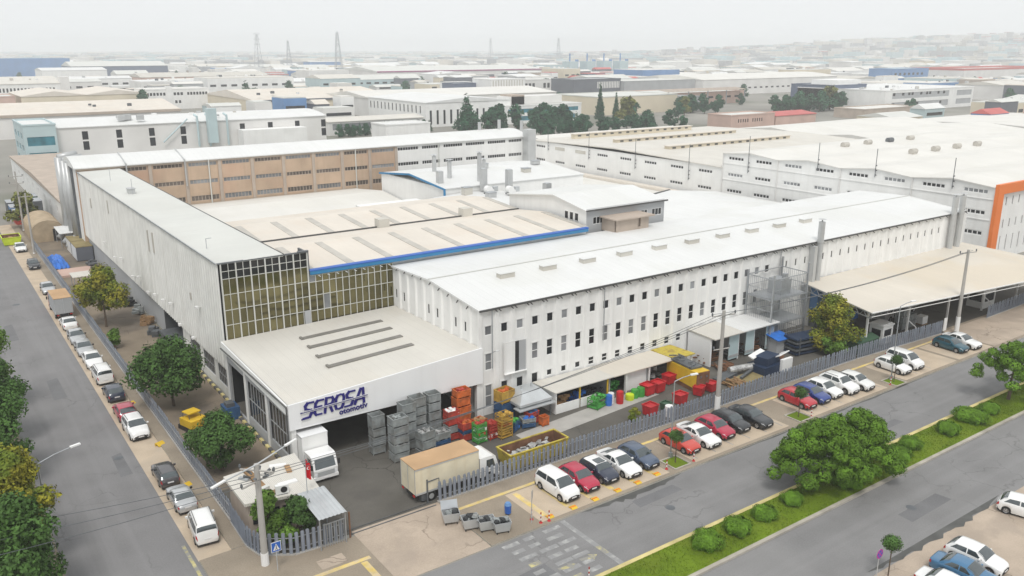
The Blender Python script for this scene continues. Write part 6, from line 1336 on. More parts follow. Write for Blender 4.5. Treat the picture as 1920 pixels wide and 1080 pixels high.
pile(45.6, 61.9, [(BL, .5, 'scrap'), (G, .5, 'tarp_blue')], 'of low scrap trays before the metal hood', 1.4, 1.0, -.3)
pile(47.1, 61.2, [(O_, 1.0, 0)], 'standing alone before the metal hood', .8, .7)
pile(46.4, 62.3, [(R_, .7, 'crate_red'), (R_, .6, 'crate_blue')], 'under the front edge of the metal hood', 1.3, .9, .2)
# big sheet metal hood lying on crates
t = thing('extractor_hood', 'large grey sheet metal hood resting on crates by the wall', 'extractor hood', (47.4, 64.2, 0)); b = B()
lo = [(45.2, 62.6), (49.2, 62.6), (49.2, 65.8), (45.2, 65.8)]; up = [(46.2, 63.6), (48.4, 63.6), (48.4, 65.2), (46.2, 65.2)]
for i in range(4):
    j = (i + 1) % 4; b.face([(*lo[i], 2.0), (*lo[j], 2.0), (*up[j], 2.9), (*up[i], 2.9)]); b.face([(*lo[i], 1.75), (*lo[j], 1.75), (*lo[j], 2.0), (*lo[i], 2.0)])
b.face([(*p, 2.9) for p in up]); b.obj('shell', m['steel_light'], t); B().box(44.9, 49.4, 62.2, 63.3, 1.5, 1.62).obj('tray', m['steel_light'], t)
for x in (46.7, 47.9): B().tube((x, 64.4, 2.9), (x, 64.4, 3.25), .12, n=8).obj('socket', m['steel_light'], t)
for x in (45.3, 49.1): B().box(x - .05, x + .05, 62.7, 62.8, 0, 1.75).obj('leg', m['steel_dark'], t); B().box(x - .05, x + .05, 65.6, 65.7, 0, 1.75).obj('leg', m['steel_dark'], t)
# open yellow skip full of scrap
def skip(label, x0, x1, y0, y1, h, mt, name='open_skip', load='scrap'):
    t = thing(name, label, 'skip', ((x0 + x1) / 2, (y0 + y1) / 2, 0)); b = B(); e = .25; th = .08
    for s_, pr in ((0, 0),):
        b.face([(x0 + e, y0 + .1, .15), (x1 - e, y0 + .1, .15), (x1, y0, h), (x0, y0, h)]); b.face([(x1 - e, y1 - .1, .15), (x0 + e, y1 - .1, .15), (x0, y1, h), (x1, y1, h)]); b.face([(x0 + e, y1 - .1, .15), (x0 + e, y0 + .1, .15), (x0, y0, h), (x0, y1, h)]); b.face([(x1 - e, y0 + .1, .15), (x1 - e, y1 - .1, .15), (x1, y1, h), (x1, y0, h)])
    b.obj('shell', m[mt], t); b = B(); i_ = .09
    b.face([(x0 + i_, y0 + i_, h), (x1 - i_, y0 + i_, h), (x1 - e, y0 + .18, .2), (x0 + e, y0 + .18, .2)]); b.face([(x1 - i_, y1 - i_, h), (x0 + i_, y1 - i_, h), (x0 + e, y1 - .18, .2), (x1 - e, y1 - .18, .2)]); b.face([(x0 + i_, y1 - i_, h), (x0 + i_, y0 + i_, h), (x0 + e, y0 + .18, .2), (x0 + e, y1 - .18, .2)]); b.face([(x1 - i_, y0 + i_, h), (x1 - i_, y1 - i_, h), (x1 - e, y1 - .18, .2), (x1 - e, y0 + .18, .2)]); b.face([(x0 + e, y0 + .18, .2), (x1 - e, y0 + .18, .2), (x1 - e, y1 - .18, .2), (x0 + e, y1 - .18, .2)]); b.obj('inside', m['rust'], t)
    b = B(); b.box(x0 - .04, x1 + .04, y0 - .05, y0 + .1, h, h + .09); b.box(x0 - .04, x1 + .04, y1 - .1, y1 + .05, h, h + .09); b.box(x0 - .04, x0 + .1, y0 + .1, y1 - .1, h, h + .09); b.box(x1 - .1, x1 + .04, y0 + .1, y1 - .1, h, h + .09); b.obj('rim', m[mt], t)
    n = int((x1 - x0) / .62)
    for k in range(n): 
        x = x0 + .35 + (x1 - x0 - .7) * k / (n - 1); B().extr([(y0 - .05, h - .02), (y0 + .0, h - .02), (y0 + .12, .2), (y0 + .05, .2)], x - .05, x + .05, 'x').obj('rib', m[mt], t)
    r = random.Random(2); b = B()
    for k in range(70): s_ = r.uniform(.1, .4); b.obox((r.uniform(x0 + .5, x1 - .5 - (x1 - x0) * .1), r.uniform(y0 + .4, y1 - .4), r.uniform(.55, h - .35)), (s_ * 2.2, s_, .05), r.uniform(0, 3), 0, r.uniform(-.5, .5))
    b.obj('scrap_load', m[load], t); B().box(x0 + e, x1 - e, y0 + .2, y1 - .2, .21, .55).obj('scrap_bed', m['steel_dark'], t); return t
skip('long rust stained yellow skip with shiny scrap behind the fence', 38.7, 45.2, 55.0, 57.2, 1.6, 'skip_yellow')
skip('bright lime yellow skip far up the side street', 11.6, 14.8, 182, 186, 1.5, 'lime', 'lime_skip', 'cardboard')
# ------------------------------------------------------------------ lean-to shelter on the hall front
lt = thing('lean_to_shelter', 'low cream roofed lean-to along the hall with open bays', 'shelter', (59, 64, 0))
B().extr([(62.3, 2.36), (66.25, 2.26), (66.25, 2.36), (62.3, 2.46)], 49.4, 57.3, 'x').obj('roof', m['roof_cream'], lt); B().extr([(62.35, 2.3), (66.25, 2.2), (66.25, 2.3), (62.35, 2.4)], 57.32, 66.4, 'x').obj('roof', m['roof_shed'], lt)
B().extr([(62.3, 2.36), (66.25, 2.26), (66.25, 2.36), (62.3, 2.46)], 66.42, 69.6, 'x').obj('roof', m['skip_yellow'], lt)
B().extr([(62.5, .004), (66.2, .004), (66.2, 2.24), (62.5, 2.34)], 49.6, 49.72, 'x').obj('end_wall', m['wall_white'], lt)
b = B(); b.box(49.73, 55.0, 62.5, 62.62, .004, .95); b.obj('low_wall', m['wall_white'], lt)
for x in (52.8, 56.6, 59.3, 62.7, 66.2, 69.3): wbox('post', lt, x - .07, x + .07, 62.5, 62.64, 0.004, 2.28, m['safety_yellow' if x < 57 else 'white_paint'])
B().box(59.4, 62.6, 62.9, 63.0, .004, 2.25).obj('white_panel', m['wall_white'], lt); B().box(49.8, 69.4, 66.0, 66.1, .004, 2.18).obj('shade_backing', m['interior_shade'], lt)  # the backing carries the shade of the bays in its colour
B().box(57.0, 57.1, 62.7, 66, .004, 2.15).obj('partition', m['wall_grey'], lt); B().box(62.65, 62.75, 62.8, 66, .004, 2.15).obj('partition', m['wall_grey'], lt)
for k, (x, y, s_, mt, nm, lb) in enumerate(((51.2, 63.6, 1.2, 'cardboard', 'cardboard_pile', 'brown cardboard heaped in the first bay of the lean-to'), (53.4, 63.8, 1.1, 'tarp_blue', 'blue_sack_pile', 'dark blue sacks in the lean-to behind the low wall'), (55.2, 63.4, 1.2, 'trash_bag', 'black_sack_pile', 'black rubbish sacks spilling from the lean-to'), (58.3, 63.8, .9, 'crate_green', 'green_tub_pile', 'green tubs heaped in the open middle bay'), (64.5, 64.2, 1.2, 'scrap', 'scrap_shelf', 'grey scrap pieces in the dark bay of the lean-to'))):
    t = thing(nm, lb, 'heap', (x, y, .004)); r = random.Random(k); b = B()
    for q in range(26): z = r.uniform(.1, 1.1); a = .5 * s_; b.obox((r.uniform(-a, a) * 1.6, r.uniform(-a, a) * .8, z), (r.uniform(.3, .7), r.uniform(.2, .5), r.uniform(.06, .35)), r.uniform(0, 3), 0, r.uniform(-.7, .7))
    b.obj('heap', m[mt], t, world=False)
def barrel(x, y, mt, label, h=1.0, r=.32, cat='barrel', name='barrel'):
    t = thing(name, label, cat, (x, y, .006)); b = B()
    for z0, z1, a, c in ((0, .33, r, r * 1.03), (.33, .36, r * 1.07, r * 1.07), (.36, .66, r * 1.03, r * 1.03), (.66, .69, r * 1.07, r * 1.07), (.69, 1, r * 1.03, r)): b.tube((0, 0, z0 * h), (0, 0, z1 * h), a, c, 14)
    b.obj('drum', m[mt], t, world=False, smooth=False); B().tube((0, 0, h), (0, 0, h + .03), r * .9, r * .9, 14).obj('lid', m[mt], t, world=False)
barrel(55.6, 61.2, 'tarp_blue', 'blue barrel before the lean-to', 1.1, .36); barrel(56.2, 61.5, 'white_paint', 'white barrel between the blue and red barrels', 1.1, .32); barrel(56.9, 60.9, 'bin_red', 'red barrel before the lean-to', 1.3, .38)
barrel(58.4, 61.0, 'lime', 'low lime green tub before the white panel', .6, .45); barrel(59.2, 61.1, 'crate_green', 'green tub with pale top before the white panel', .9, .42); barrel(60.0, 61.0, 'crate_green', 'taller green tub next to the red bins', 1.0, .42)
barrel(58.8, 55.6, 'white_paint', 'white drum standing close to the fence', 1.1, .45)
t = thing('green_mesh_box', 'bright green mesh crate of sacks at the low wall', 'crate', (54.4, 61.6, .006), .3, 'metal crates stacked in the yard'); inst('crate_frame', crate_mesh(1.9, 1.3, 1.15, 'crate_green', True), t); inst('load', load_mesh(1.9, 1.3, 1.2, 'crate_green', 3), t)
def redbin(x, y, label, rz=0, s_=1., mt='bin_red'):
    t = thing('red_bin', label, 'bin', (x, y, .006), rz, 'red scrap bins'); b = B(); a, c, h = .62 * s_, .55 * s_, 1.1 * s_
    for i, (p, q) in enumerate((((-a, -c), (a, -c)), ((a, -c), (a, c)), ((a, c), (-a, c)), ((-a, c), (-a, -c)))): b.face([(p[0] * .85, p[1] * .85, .12), (q[0] * .85, q[1] * .85, .12), (q[0], q[1], h), (p[0], p[1], h)])
    b.face([(-a * .95, -c * .95, h - .12), (a * .95, -c * .95, h - .12), (a * .95, c * .95, h - .12), (-a * .95, c * .95, h - .12)]); b.obj('tub', m[mt], t, world=False)
    b = B(); b.box(-a - .04, a + .04, -c - .04, -c + .04, h - .06, h + .03); b.box(-a - .04, a + .04, c - .04, c + .04, h - .06, h + .03); b.box(-a - .04, -a + .04, -c + .04, c - .04, h - .06, h + .03); b.box(a - .04, a + .04, -c + .04, c - .04, h - .06, h + .03); b.obj('rim', m[mt], t, world=False)
    for sx in (-1, 1): B().box(sx * a * .6 - .05, sx * a * .6 + .05, -c * .8, c * .8, 0, .119).obj('skid', m['steel_dark'], t, world=False)
redbin(60.9, 60.9, 'red bin, nearer of the pair before the lean-to', .1, 1.1); redbin(62.3, 60.8, 'red bin, further of the pair before the lean-to', .1, 1.1); redbin(65.0, 61.8, 'red bin half under the yellow compactor', .1); redbin(62.0, 57.2, 'red bin with flat lid near the middle of the fence', .1, 1.05); redbin(57.4, 56.9, 'red bin nearest the skip end of the fence', .1, 1.05); redbin(65.3, 57.6, 'red bin at the end of the compactor', .4, .95); redbin(67.2, 57.6, 'red bin beyond the end of the compactor', .1, .95); redbin(59.6, 56.9, 'dark green low bin between two red bins', .2, .75, 'tarp_green')
# yellow compactor container
t = thing('waste_compactor', 'big yellow waste compactor with black hopper', 'compactor', (66.6, 60.6, 0), -.12)
b = B(); b.extr([(-2.6, .45), (2.4, .55), (2.4, 2.2), (-2.6, 2.35)], -.95, .85, 'x'); b.obj('container', m['safety_yellow'], t, world=False); B().box(-.9, .8, -2.72, -2.601, .5, 2.3).obj('end_door', m['rust'], t, world=False)
for x in (-.4, .4): 
    for z in (1.0, 1.8): B().box(x - .12, x + .12, -2.76, -2.722, z - .12, z + .12).obj('latch', m['steel_dark'], t, world=False)
B().box(-.85, .75, -1.6, 1.9, 2.36, 2.55).obj('hopper', m['steel_dark'], t, world=False); r = random.Random(5); b = B()
for k in range(14): b.obox((r.uniform(-.7, .6), r.uniform(-1.5, 2.3), 2.6 + r.uniform(0, .25)), (r.uniform(.2, .9), .12, .1), r.uniform(0, 3), 0, r.uniform(-.4, .4))
b.obj('scrap_top', m['steel_dark'], t, world=False); B().box(-.95, .85, -2.3, 2.2, 0, .44).obj('skid_frame', m['rust'], t, world=False)
# three bay store next to the lift tower
k3 = thing('three_bay_store', 'grey open fronted store of three bays with white roof', 'shed', (78, 64.5, 0))
for xa, xb, mt in ((72.4, 77.4, 'roof_cream'), (77.42, 80.2, 'roof_white'), (80.22, 84.0, 'roof_white')): B().extr([(61.9, 3.5), (66.25, 3.62), (66.25, 3.75), (61.9, 3.63)], xa, xb, 'x').obj('roof', m[mt], k3)
for xa, xb in ((72.5, 72.7), (77.3, 77.5), (80.1, 80.3), (83.7, 83.9)): wbox('side_wall', k3, xa, xb, 62.6, 66.2, .004, 3.48, m['wall_fascia'])
for xa, xb in ((75.6, 77.28), (78.6, 80.08), (82.3, 83.68)): wbox('door_leaf', k3, xa, xb, 62.5, 62.58, .25, 3.3, m['wall_teal']); wbox('door_strip', k3, xa + .02, xb - .02, 62.46, 62.495, .5, .8, m['wall_grey'])
B().box(72.7, 83.7, 66.0, 66.1, .004, 3.4).obj('shade_backing', m['interior_shade'], k3)  # near-black sheet paints the shade at the back of the bays
for k, (x, y, lb) in enumerate(((74.0, 64.0, 'rusty scrap heap in the first bay of the store'), (78.0, 63.9, 'rusty scrap heap in the middle bay of the store'), (81.2, 64, 'scrap heap in the last bay of the store'), (73.8, 61.2, 'stack of rusty bars before the store'), (80.5, 59.6, 'rusty beams lying beside the lift tower'), (70.6, 57.3, 'scattered brown scrap along the fence'))):
    t = thing('scrap_heap', lb, 'scrap heap', (x, y, .004)); r = random.Random(30 + k); b = B()
    for q in range(34): b.obox((r.uniform(-1.2, 1.2), r.uniform(-.7, .7), r.uniform(.06, 1.1 if k < 3 else .45)), (r.uniform(.4, 2.0), r.uniform(.06, .25), r.uniform(.05, .2)), r.uniform(-.5, .5) + (1.5 if k % 2 else 0), 0, r.uniform(-.4, .4))
    b.obj('heap', m[['rust', 'steel_dark', 'rust', 'rust', 'rust', 'wood'][k]], t, world=False)
b = thing('blue_cabinet', 'grey cabinet with a bright blue sloping roof beside the store', 'cabinet', (83.6, 61.4, 0)); B().box(82.6, 84.4, 61.0, 62.4, .004, 1.7).obj('casing', m['wall_grey'], b); B().extr([(60.6, 1.72), (62.5, 2.1), (62.5, 2.2), (60.6, 1.82)], 82.3, 84.9, 'x').obj('roof', m['tarp_blue'], b)
# dismantled machine with white covers
t = thing('old_machine', 'dismantled dark blue machine with white covers behind the fence', 'machine', (76.6, 58, 0)); B().box(75.0, 79.2, 56.7, 59.2, .15, 1.1).obj('bed', m['blue_dark'], t)
b = B(); b.obox((76.2, 58.9, 2.0), (3.2, .7, .12), .25, 0, .35); b.obj('cover', m['white_paint'], t); b = B(); b.obox((78.6, 57.4, 1.9), (2.4, 1.0, .12), .2, 0, -.5); b.obj('cover', m['white_paint'], t); B().box(77.6, 79.4, 56.3, 56.66, .2, 1.7).obj('panel', m['panel_white'], t); B().obox((76.9, 58, 1.55), (2.6, 1.7, .9), .15).obj('block', m['blue_dark'], t); B().tube((72.4, 59.6, .6), (75.4, 58.6, .8), .4, n=12).obj('drum', m['scrap'], t)
B().obox((74.6, 58.3, .5), (5.6, .3, .25), .3).obj('beam', m['steel_dark'], t)
t = thing('steel_plate', 'flat dark steel plates on the yard ground by the fence', 'steel plate', (73.5, 57.6, .004)); B().obox((0, 0, .12), (6.2, 2.0, .2), .12).obj('plate', m['olive_top'], t, world=False); B().obox((-2.2, 1.6, .2), (3.4, 1.2, .36), .2).obj('plate', m['steel_dark'], t, world=False)
t = thing('blue_frame_rack', 'rack of long dark blue steel frames by the lift tower', 'rack', (86.6, 59.5, 0))
for k in range(5): B().obox((86.8, 59.6, .25 + k * .45), (6.0, 2.2, .2), -.15).obj('frame', m['steel_dark' if k % 2 else 'blue_dark'], t)
for s_ in (-1, 1):
    for q in (-2.6, 2.6): B().obox((86.8 + q, 59.6 + s_ * 1.12 - q * .15, 1.15), (.12, .1, 2.3), -.15).obj('upright', m['steel_dark'], t)
# ------------------------------------------------------------------ wide shelter at the right
ws = thing('wide_shelter', 'wide beige shelter roof on steel posts beside the hall', 'shelter', (110, 58, 0))
b = B(); n = 10; A0, A1, B0, B1 = (93.8, 66.2, 6.15), (135.5, 67.0, 6.0), (91.4, 54.4, 5.3), (137, 49.2, 5.1)
lp = lambda a, c, t: tuple(a[i] + (c[i] - a[i]) * t for i in range(3))
for i in range(n):
    for j in range(4):
        q = lambda i, j: lp(lp(A0, A1, i / n), lp(B0, B1, i / n), j / 4)
        b.face([q(i, j + 1), q(i + 1, j + 1), q(i + 1, j), q(i, j)])
b.obj('roof', m['roof_shed'], ws)
b = B(); P0, P1 = Vector(B0), Vector(B1); b.tube(P0, P1, .09, n=4); b.tube(P0 - Vector((0, 0, .5)), P1 - Vector((0, 0, .5)), .05, n=4); b.obj('front_beam', m['white_paint'], ws)
b = B(); Q0, Q1 = Vector(A0) - Vector((0, 0, .1)), Vector(B0) - Vector((0, 0, .1)); k_ = 9; dn = Vector((0, 0, .85))
b.tube(Q0, Q1, .07, n=4); b.tube(Q0 - dn, Q1 - dn * .7, .06, n=4)
for i in range(k_): b.tube(Q0.lerp(Q1, i / k_), Q0.lerp(Q1, (i + .5) / k_) - dn * .9, .04, n=4); b.tube(Q0.lerp(Q1, (i + .5) / k_) - dn * .9, Q0.lerp(Q1, (i + 1) / k_), .04, n=4)
b.obj('end_truss', m['steel'], ws)
for k, x in enumerate((92.6, 101.8, 111.6, 121, 131)):
    yy = 55.6; zz = lp(lp(A0, A1, (x - 92) / 44), lp(B0, B1, (x - 92) / 44), .85)[2]; B().box(x - .11, x + .11, yy - .11, yy + .11, 0, zz - .1).obj('post', m['white_paint'], ws); B().path([(x, yy - .1, zz - 1.4), (x + .5, yy - 1.0, zz - .25)], .06, 4).obj('brace', m['steel_light'], ws)
    if k in (1, 3): B().path([(x, yy, 2.2), (x + .9, yy - .7, 1.2), (x + .9, yy - .75, .1)], .07, 5).obj('brace', m['white_paint'], ws)
for xx_, yy_ in ((99, 61), (105, 64), (118, 62)):
    pass
def hut(label, x, y, w, d, h, rz=0):
    t = thing('guard_hut', label, 'hut', (x, y, .004), rz); b = B(); b.wall(w, h, [(.3, w - .3, .95, h - .45)], .08); b.obj('front_wall', m['white_paint'], t, loc=(-w / 2, -d / 2, 0)); b = B(); b.wall(d, h, [(.3, d - .3, .95, h - .45)], .08); b.obj('side_wall', m['white_paint'], t, loc=(-w / 2, d / 2, 0), rz=-pi / 2)
    b = B(); b.face([(w / 2, -d / 2, 0), (w / 2, d / 2, 0), (w / 2, d / 2, h), (w / 2, -d / 2, h)]); b.face([(w / 2, d / 2, 0), (-w / 2, d / 2, 0), (-w / 2, d / 2, h), (w / 2, d / 2, h)]); b.obj('rear_wall', m['white_paint'], t, world=False)
    inst('window', boxmesh(w - .6, .03, h - 1.4, m['glass_win']), t, (0, -d / 2 + .06, .95)); inst('window', boxmesh(.03, d - .6, h - 1.4, m['glass_win']), t, (-w / 2 + .06, 0, .95))
    b = B(); b.prism([(-w / 2 - .1, -d / 2 - .1), (w / 2 + .1, -d / 2 - .1), (w / 2 + .1, d / 2 + .1), (-w / 2 - .1, d / 2 + .1)], h + .002, h + .16); b.prism([(-w / 2 + .1, -d / 2 + .1), (w / 2 - .1, -d / 2 + .1), (w / 2 - .1, d / 2 - .1), (-w / 2 + .1, d / 2 - .1)], h + .162, h + .27); b.obj('roof', m['white_paint'], t, world=False)
hut('small white guard hut behind the pale fence', 97.2, 56.4, 2.2, 1.9, 2.3); hut('larger white guard hut at the far gate', 123.4, 57.0, 3.2, 2.4, 2.6)
t = thing('green_container', 'dark green covered container behind the fence', 'container', (92.2, 55.9, 0)); B().box(90.2, 94.4, 54.9, 57.2, .15, 1.5).obj('body', m['tarp_green'], t); B().extr([(54.8, 1.5), (56.0, 1.85), (57.3, 1.5)], 90.1, 94.5, 'x').obj('cover', m['tarp_green'], t)
for i, (x, y, w, d, h, lb) in enumerate(((99.2, 63.4, 4.5, 2, 1.6, 'long blue crate bench under the wide shelter'), (95.8, 65.0, 1.8, 1.2, 5.4, 'blue cabinet high at the shelter end'))):
    t = thing('blue_bench' if i == 0 else 'blue_cabinet_tall', lb, 'cabinet', (x, y, .004)); B().box(-w / 2, w / 2, -d / 2, d / 2, h * .45, h).obj('body', m['wall_blue' if i else 'tarp_blue'], t, world=False); B().box(-w / 2 + .1, w / 2 - .1, -d / 2 + .1, d / 2 - .1, 0, h * .449).obj('base', m['steel_dark'], t, world=False)
pile(104.0, 57.6, [(G, .9, 'scrap'), (G, .9, 'scrap'), (G, .9, 0)], 'nearer under the shelter by the fence', 1.6, 1.2); pile(106.0, 57.8, [(G, .9, 'scrap'), (G, .9, 0)], 'further under the shelter by the fence', 1.6, 1.2)
t = thing('round_tank', 'white block tank beside the crates under the shelter', 'tank', (108.2, 57.2, .004)); B().box(-.6, .6, -.5, .5, .15, 1.2).obj('tank', m['white_paint'], t, world=False); B().box(-.65, .65, -.55, .55, 0, .149).obj('pallet', m['wood'], t, world=False)
t = thing('white_notice_board', 'narrow white board at the end of the fence by the far gate', 'board', (106.4, 53.2, 0)); B().box(106.2, 106.9, 53.1, 53.2, .5, 2.2).obj('board', m['white_paint'], t); B().box(106.5, 106.6, 53.2, 53.3, 0, 2.1).obj('post', m['steel'], t)
# ------------------------------------------------------------------ side yard
t = thing('yellow_digger', 'small orange yellow machine by the side fence', 'machine', (18.6, 80.5, 0), .3); B().box(-.9, .9, -1.1, .9, .45, 1.2).obj('body', m['safety_yellow'], t, world=False); B().obox((0, .2, 1.75), (1.3, 1.2, .1), 0).obj('canopy', m['safety_yellow'], t, world=False); 
for sx in (-.6, .6):
    for sy in (-.35, .75): B().tube((sx, sy, 1.2), (sx, sy, 1.7), .04, n=5).obj('post', m['steel_dark'], t, world=False)
for sx in (-1, 1): B().box(sx * .75 - .2, sx * .75 + .2, -1.2, 1.2, .0, .44).obj('track', m['black_plastic'], t, world=False)
B().path([(0, -1.1, .9), (0, -1.9, 1.7), (0, -2.6, .8)], .12, 6).obj('arm', m['safety_yellow'], t, world=False)
t = thing('blue_barrel_group', 'blue machine standing in the canopy side opening', 'machine', (22.4, 81.0, .004)); B().box(-.7, .7, -.9, .9, 0, 1.3).obj('body', m['crate_blue'], t, world=False); B().box(-.5, .3, -.6, .4, 1.3, 1.7).obj('head', m['steel_dark'], t, world=False)
t = thing('barrel_roof_tent', 'tan barrel vaulted canvas store in the side yard', 'tent', (19.4, 188, 0)); b = B(); n = 12
pr = [(19.4 - 2.8 * cos(pi * i / n), 2.0 + 2.1 * sin(pi * i / n)) for i in range(n + 1)]; pr = [(16.6, 0)] + pr + [(22.2, 0)]
for i in range(len(pr) - 1): b.face([(pr[i][0], 182, pr[i][1]), (pr[i + 1][0], 182, pr[i + 1][1]), (pr[i + 1][0], 195, pr[i + 1][1]), (pr[i][0], 195, pr[i][1])])
b.face([(p[0], 182.05, p[1]) for p in pr]); b.obj('canvas', m['tarp_tan'], t, smooth=False); B().box(20.2, 21.9, 181.9, 182.0, 0, 2.4).obj('opening', m['interior_shade'], t)  # the opening is a flat dark sheet standing in for the shade inside
for k, y in enumerate((161.0, 166.6)):
    t = thing('shipping_container', ['nearer', 'further'][k] + ' brown topped container with white doors in the side yard', 'container', (22.3, y + 2.6, .004)); B().box(-1.3, 1.3, -2.6, 2.6, .1, 2.5).obj('body', m['wall_dark'], t, world=False); B().box(-1.35, 1.35, -2.65, 2.65, 2.503, 2.62).obj('top', m['olive_top'], t, world=False)
    for q in range(2): B().box(-1.36, -1.305, -2.3 + 2.4 * q, -.1 + 2.4 * q, .2, 2.4).obj('door', m['wall_far'], t, world=False)
t = thing('tarpaulin_heap', 'heap under a crumpled bright blue tarpaulin', 'tarpaulin', (17.8, 161.5, 0)); b = B(); n = 12
for i in range(n):
    for j in range(n):
        def f(i, j):
            u, v = i / n, j / n; e = min(u, 1 - u, v, 1 - v) * 4; return (16.4 + 2.9 * u, 157 + 9 * v, .1 + 1.1 * min(1, e) + .14 * sin(i * 2.3 + j * 1.1) + .1 * sin(j * 3.1))
        b.face([f(i, j), f(i + 1, j), f(i + 1, j + 1), f(i, j + 1)])
b.obj('sheet', m['tarp_blue'], t, smooth=True)
t = thing('white_lean_roof', 'small white lean roof beside the canvas store', 'shelter', (22, 178, 0)); B().extr([(174, 2.7), (181, 2.9), (181, 3.0), (174, 2.8)], 20.3, 23.2, 'x').obj('roof', m['roof_white'], t); [wbox('post', t, x - .05, x + .05, y - .05, y + .05, 0, 2.68, m['steel']) for x in (20.5, 23.0) for y in (174.3, 180.5)]
t = thing('cream_canopy', 'small cream flat canopy behind the yellowing tree', 'shelter', (19, 141, 0)); B().box(17.2, 20.0, 139.5, 143, 2.4, 2.5).obj('roof', m['roof_cream'], t); [wbox('post', t, x - .05, x + .05, y - .05, y + .05, 0, 2.4, m['steel']) for x in (17.4, 19.8) for y in (139.8, 142.8)]
t = thing('pink_slab', 'low pinkish platform next to the blue tarpaulin', 'platform', (20.3, 153.5, 0)); B().box(17.0, 22, 150.5, 155.5, 0, .35).obj('slab', m['wall_pink'], t)
for k in range(7):
    x, y = (16.8 + (k % 3) * 1.9, 206 + (k // 3) * 7); mt = ['crate_red', 'wall_blue', 'steel_dark', 'wall_blue', 'crate_red', 'tarp_green', 'steel_dark'][k]
    t = thing('cargo_stack', ['red', 'blue', 'dark', 'second blue', 'second red', 'green', 'second dark'][k] + ' stack of goods in the far side yard', 'container', (x, y, 0), 0, 'stacked goods far up the side yard'); B().box(-.85, .85, -2.4, 2.4, 0, 2.6 + (k % 3)).obj('body', m[mt], t, world=False); B().box(-.9, .9, -2.45, 2.45, 2.603 + (k % 3), 2.7 + (k % 3)).obj('lid', m['steel'], t, world=False)
for k in range(9):
    y = 112 + k * 5.5; t = thing('yard_junk', ['first', 'second', 'third', 'fourth', 'fifth', 'sixth', 'seventh', 'eighth', 'ninth'][k] + ' dark heap along the foot of the side building', 'heap', (22.5, y, .004), 0, 'dark heaps along the side building'); r = random.Random(60 + k); b = B()
    for q in range(9): b.obox((r.uniform(-.5, .5), r.uniform(-1.2, 1.2), r.uniform(.15, .9)), (r.uniform(.3, .9), r.uniform(.3, 1.2), r.uniform(.2, .7)), r.uniform(0, 3))
    b.obj('heap', m[['steel_dark', 'wood', 'crate_grey', 'trash_bag'][k % 4]], t, world=False)
# ------------------------------------------------------------------ trees, shrubs
def leaf_mesh(name, mt, blobs, n, size, seed, outward=.6, skin=.35):
    """many small leaf faces spread through blobs (centre, radii); denser towards their skins"""
    r = np.random.default_rng(seed); V = np.zeros((n, 4, 3)); vol = np.array([b_[1][0] * b_[1][1] * b_[1][2] for b_ in blobs]) ** .75; idx = r.choice(len(blobs), n, p=vol / vol.sum())
    C = np.array([b_[0] for b_ in blobs])[idx]; Rd = np.array([b_[1] for b_ in blobs])[idx]
    d = r.normal(size=(n, 3)); d /= np.linalg.norm(d, axis=1, keepdims=True); rad_ = r.uniform(skin, 1.08, (n, 1)) ** .5
    wob = 1 + .22 * np.sin(d[:, :1] * 5 + idx[:, None]) * np.cos(d[:, 1:2] * 6 + idx[:, None] * 2)
    pos = C + d * Rd * rad_ * wob
    nrm = d * outward + r.normal(size=(n, 3)) * .5 + np.array([0, 0, .35]); nrm /= np.linalg.norm(nrm, axis=1, keepdims=True)
    a = np.cross(nrm, r.normal(size=(n, 3))); a /= np.linalg.norm(a, axis=1, keepdims=True); b_ = np.cross(nrm, a); s = size * r.uniform(.55, 1.3, (n, 1))
    q = np.stack([pos - a * s * .5, pos + b_ * s * .32, pos + a * s * .62, pos - b_ * s * .32], 1)
    me = bpy.data.meshes.new(name); me.vertices.add(4 * n); me.vertices.foreach_set('co', q.reshape(-1)); me.loops.add(4 * n); me.loops.foreach_set('vertex_index', np.arange(4 * n, dtype=np.int32)); me.polygons.add(n); me.polygons.foreach_set('loop_start', np.arange(0, 4 * n, 4, dtype=np.int32)); me.materials.append(m[mt]); me.update(calc_edges=True); me.validate(); return me
def blobs_round(h0, h1, R, n, seed, squash=.8):
    r = random.Random(seed); out = []
    for k in range(n):
        a = r.uniform(0, 2 * pi); u = sqrt(r.random()); z = r.uniform(h0, h1); w = sin(pi * min(.95, max(.12, (z - h0) / (h1 - h0) * .8 + .2))); s_ = R * r.uniform(.26, .46)
        out.append(((R * .78 * u * w * cos(a), R * .78 * u * w * sin(a), z), (s_, s_, s_ * squash)))
    return out
def trunk_mesh(h, r0, limbs, seed, lean=0):
    b = B(); r = random.Random(seed); P = [Vector((lean * t + r.uniform(-.06, .06) * (t > 0), r.uniform(-.06, .06) * (t > 0), h * t)) for t in (0, .25, .5, .75, 1)]
    for i in range(4): b.tube(P[i], P[i + 1], r0 * (1 - .17 * i), r0 * (1 - .17 * (i + 1)), 8)
    for bl in limbs:
        c = Vector(bl[0]); s_ = P[2 + r.randrange(3)]; mid = s_.lerp(c, .5) + Vector((0, 0, -.15)); b.tube(s_, mid, r0 * .42, r0 * .28, 6); b.tube(mid, c, r0 * .28, r0 * .1, 5)
    return b.mesh('trunk', m['bark'])
def tree(name, label, x, y, z, h0, h1, R, mt, n, size, seed, th=None, squash=.8, nb=16, group=None, r0=.16, cat='tree', blobs=None, outward=1.0, skin=.35):
    t = thing(name, label, cat, (x, y, z), 0, group); bl = blobs or blobs_round(h0, h1, R, nb, seed, squash)
    inst('trunk', trunk_mesh(th or h0 + (h1 - h0) * .45, r0, bl[:9], seed), t); inst('crown', leaf_mesh('crown', mt, bl, n, size, seed, outward, skin), t); return t
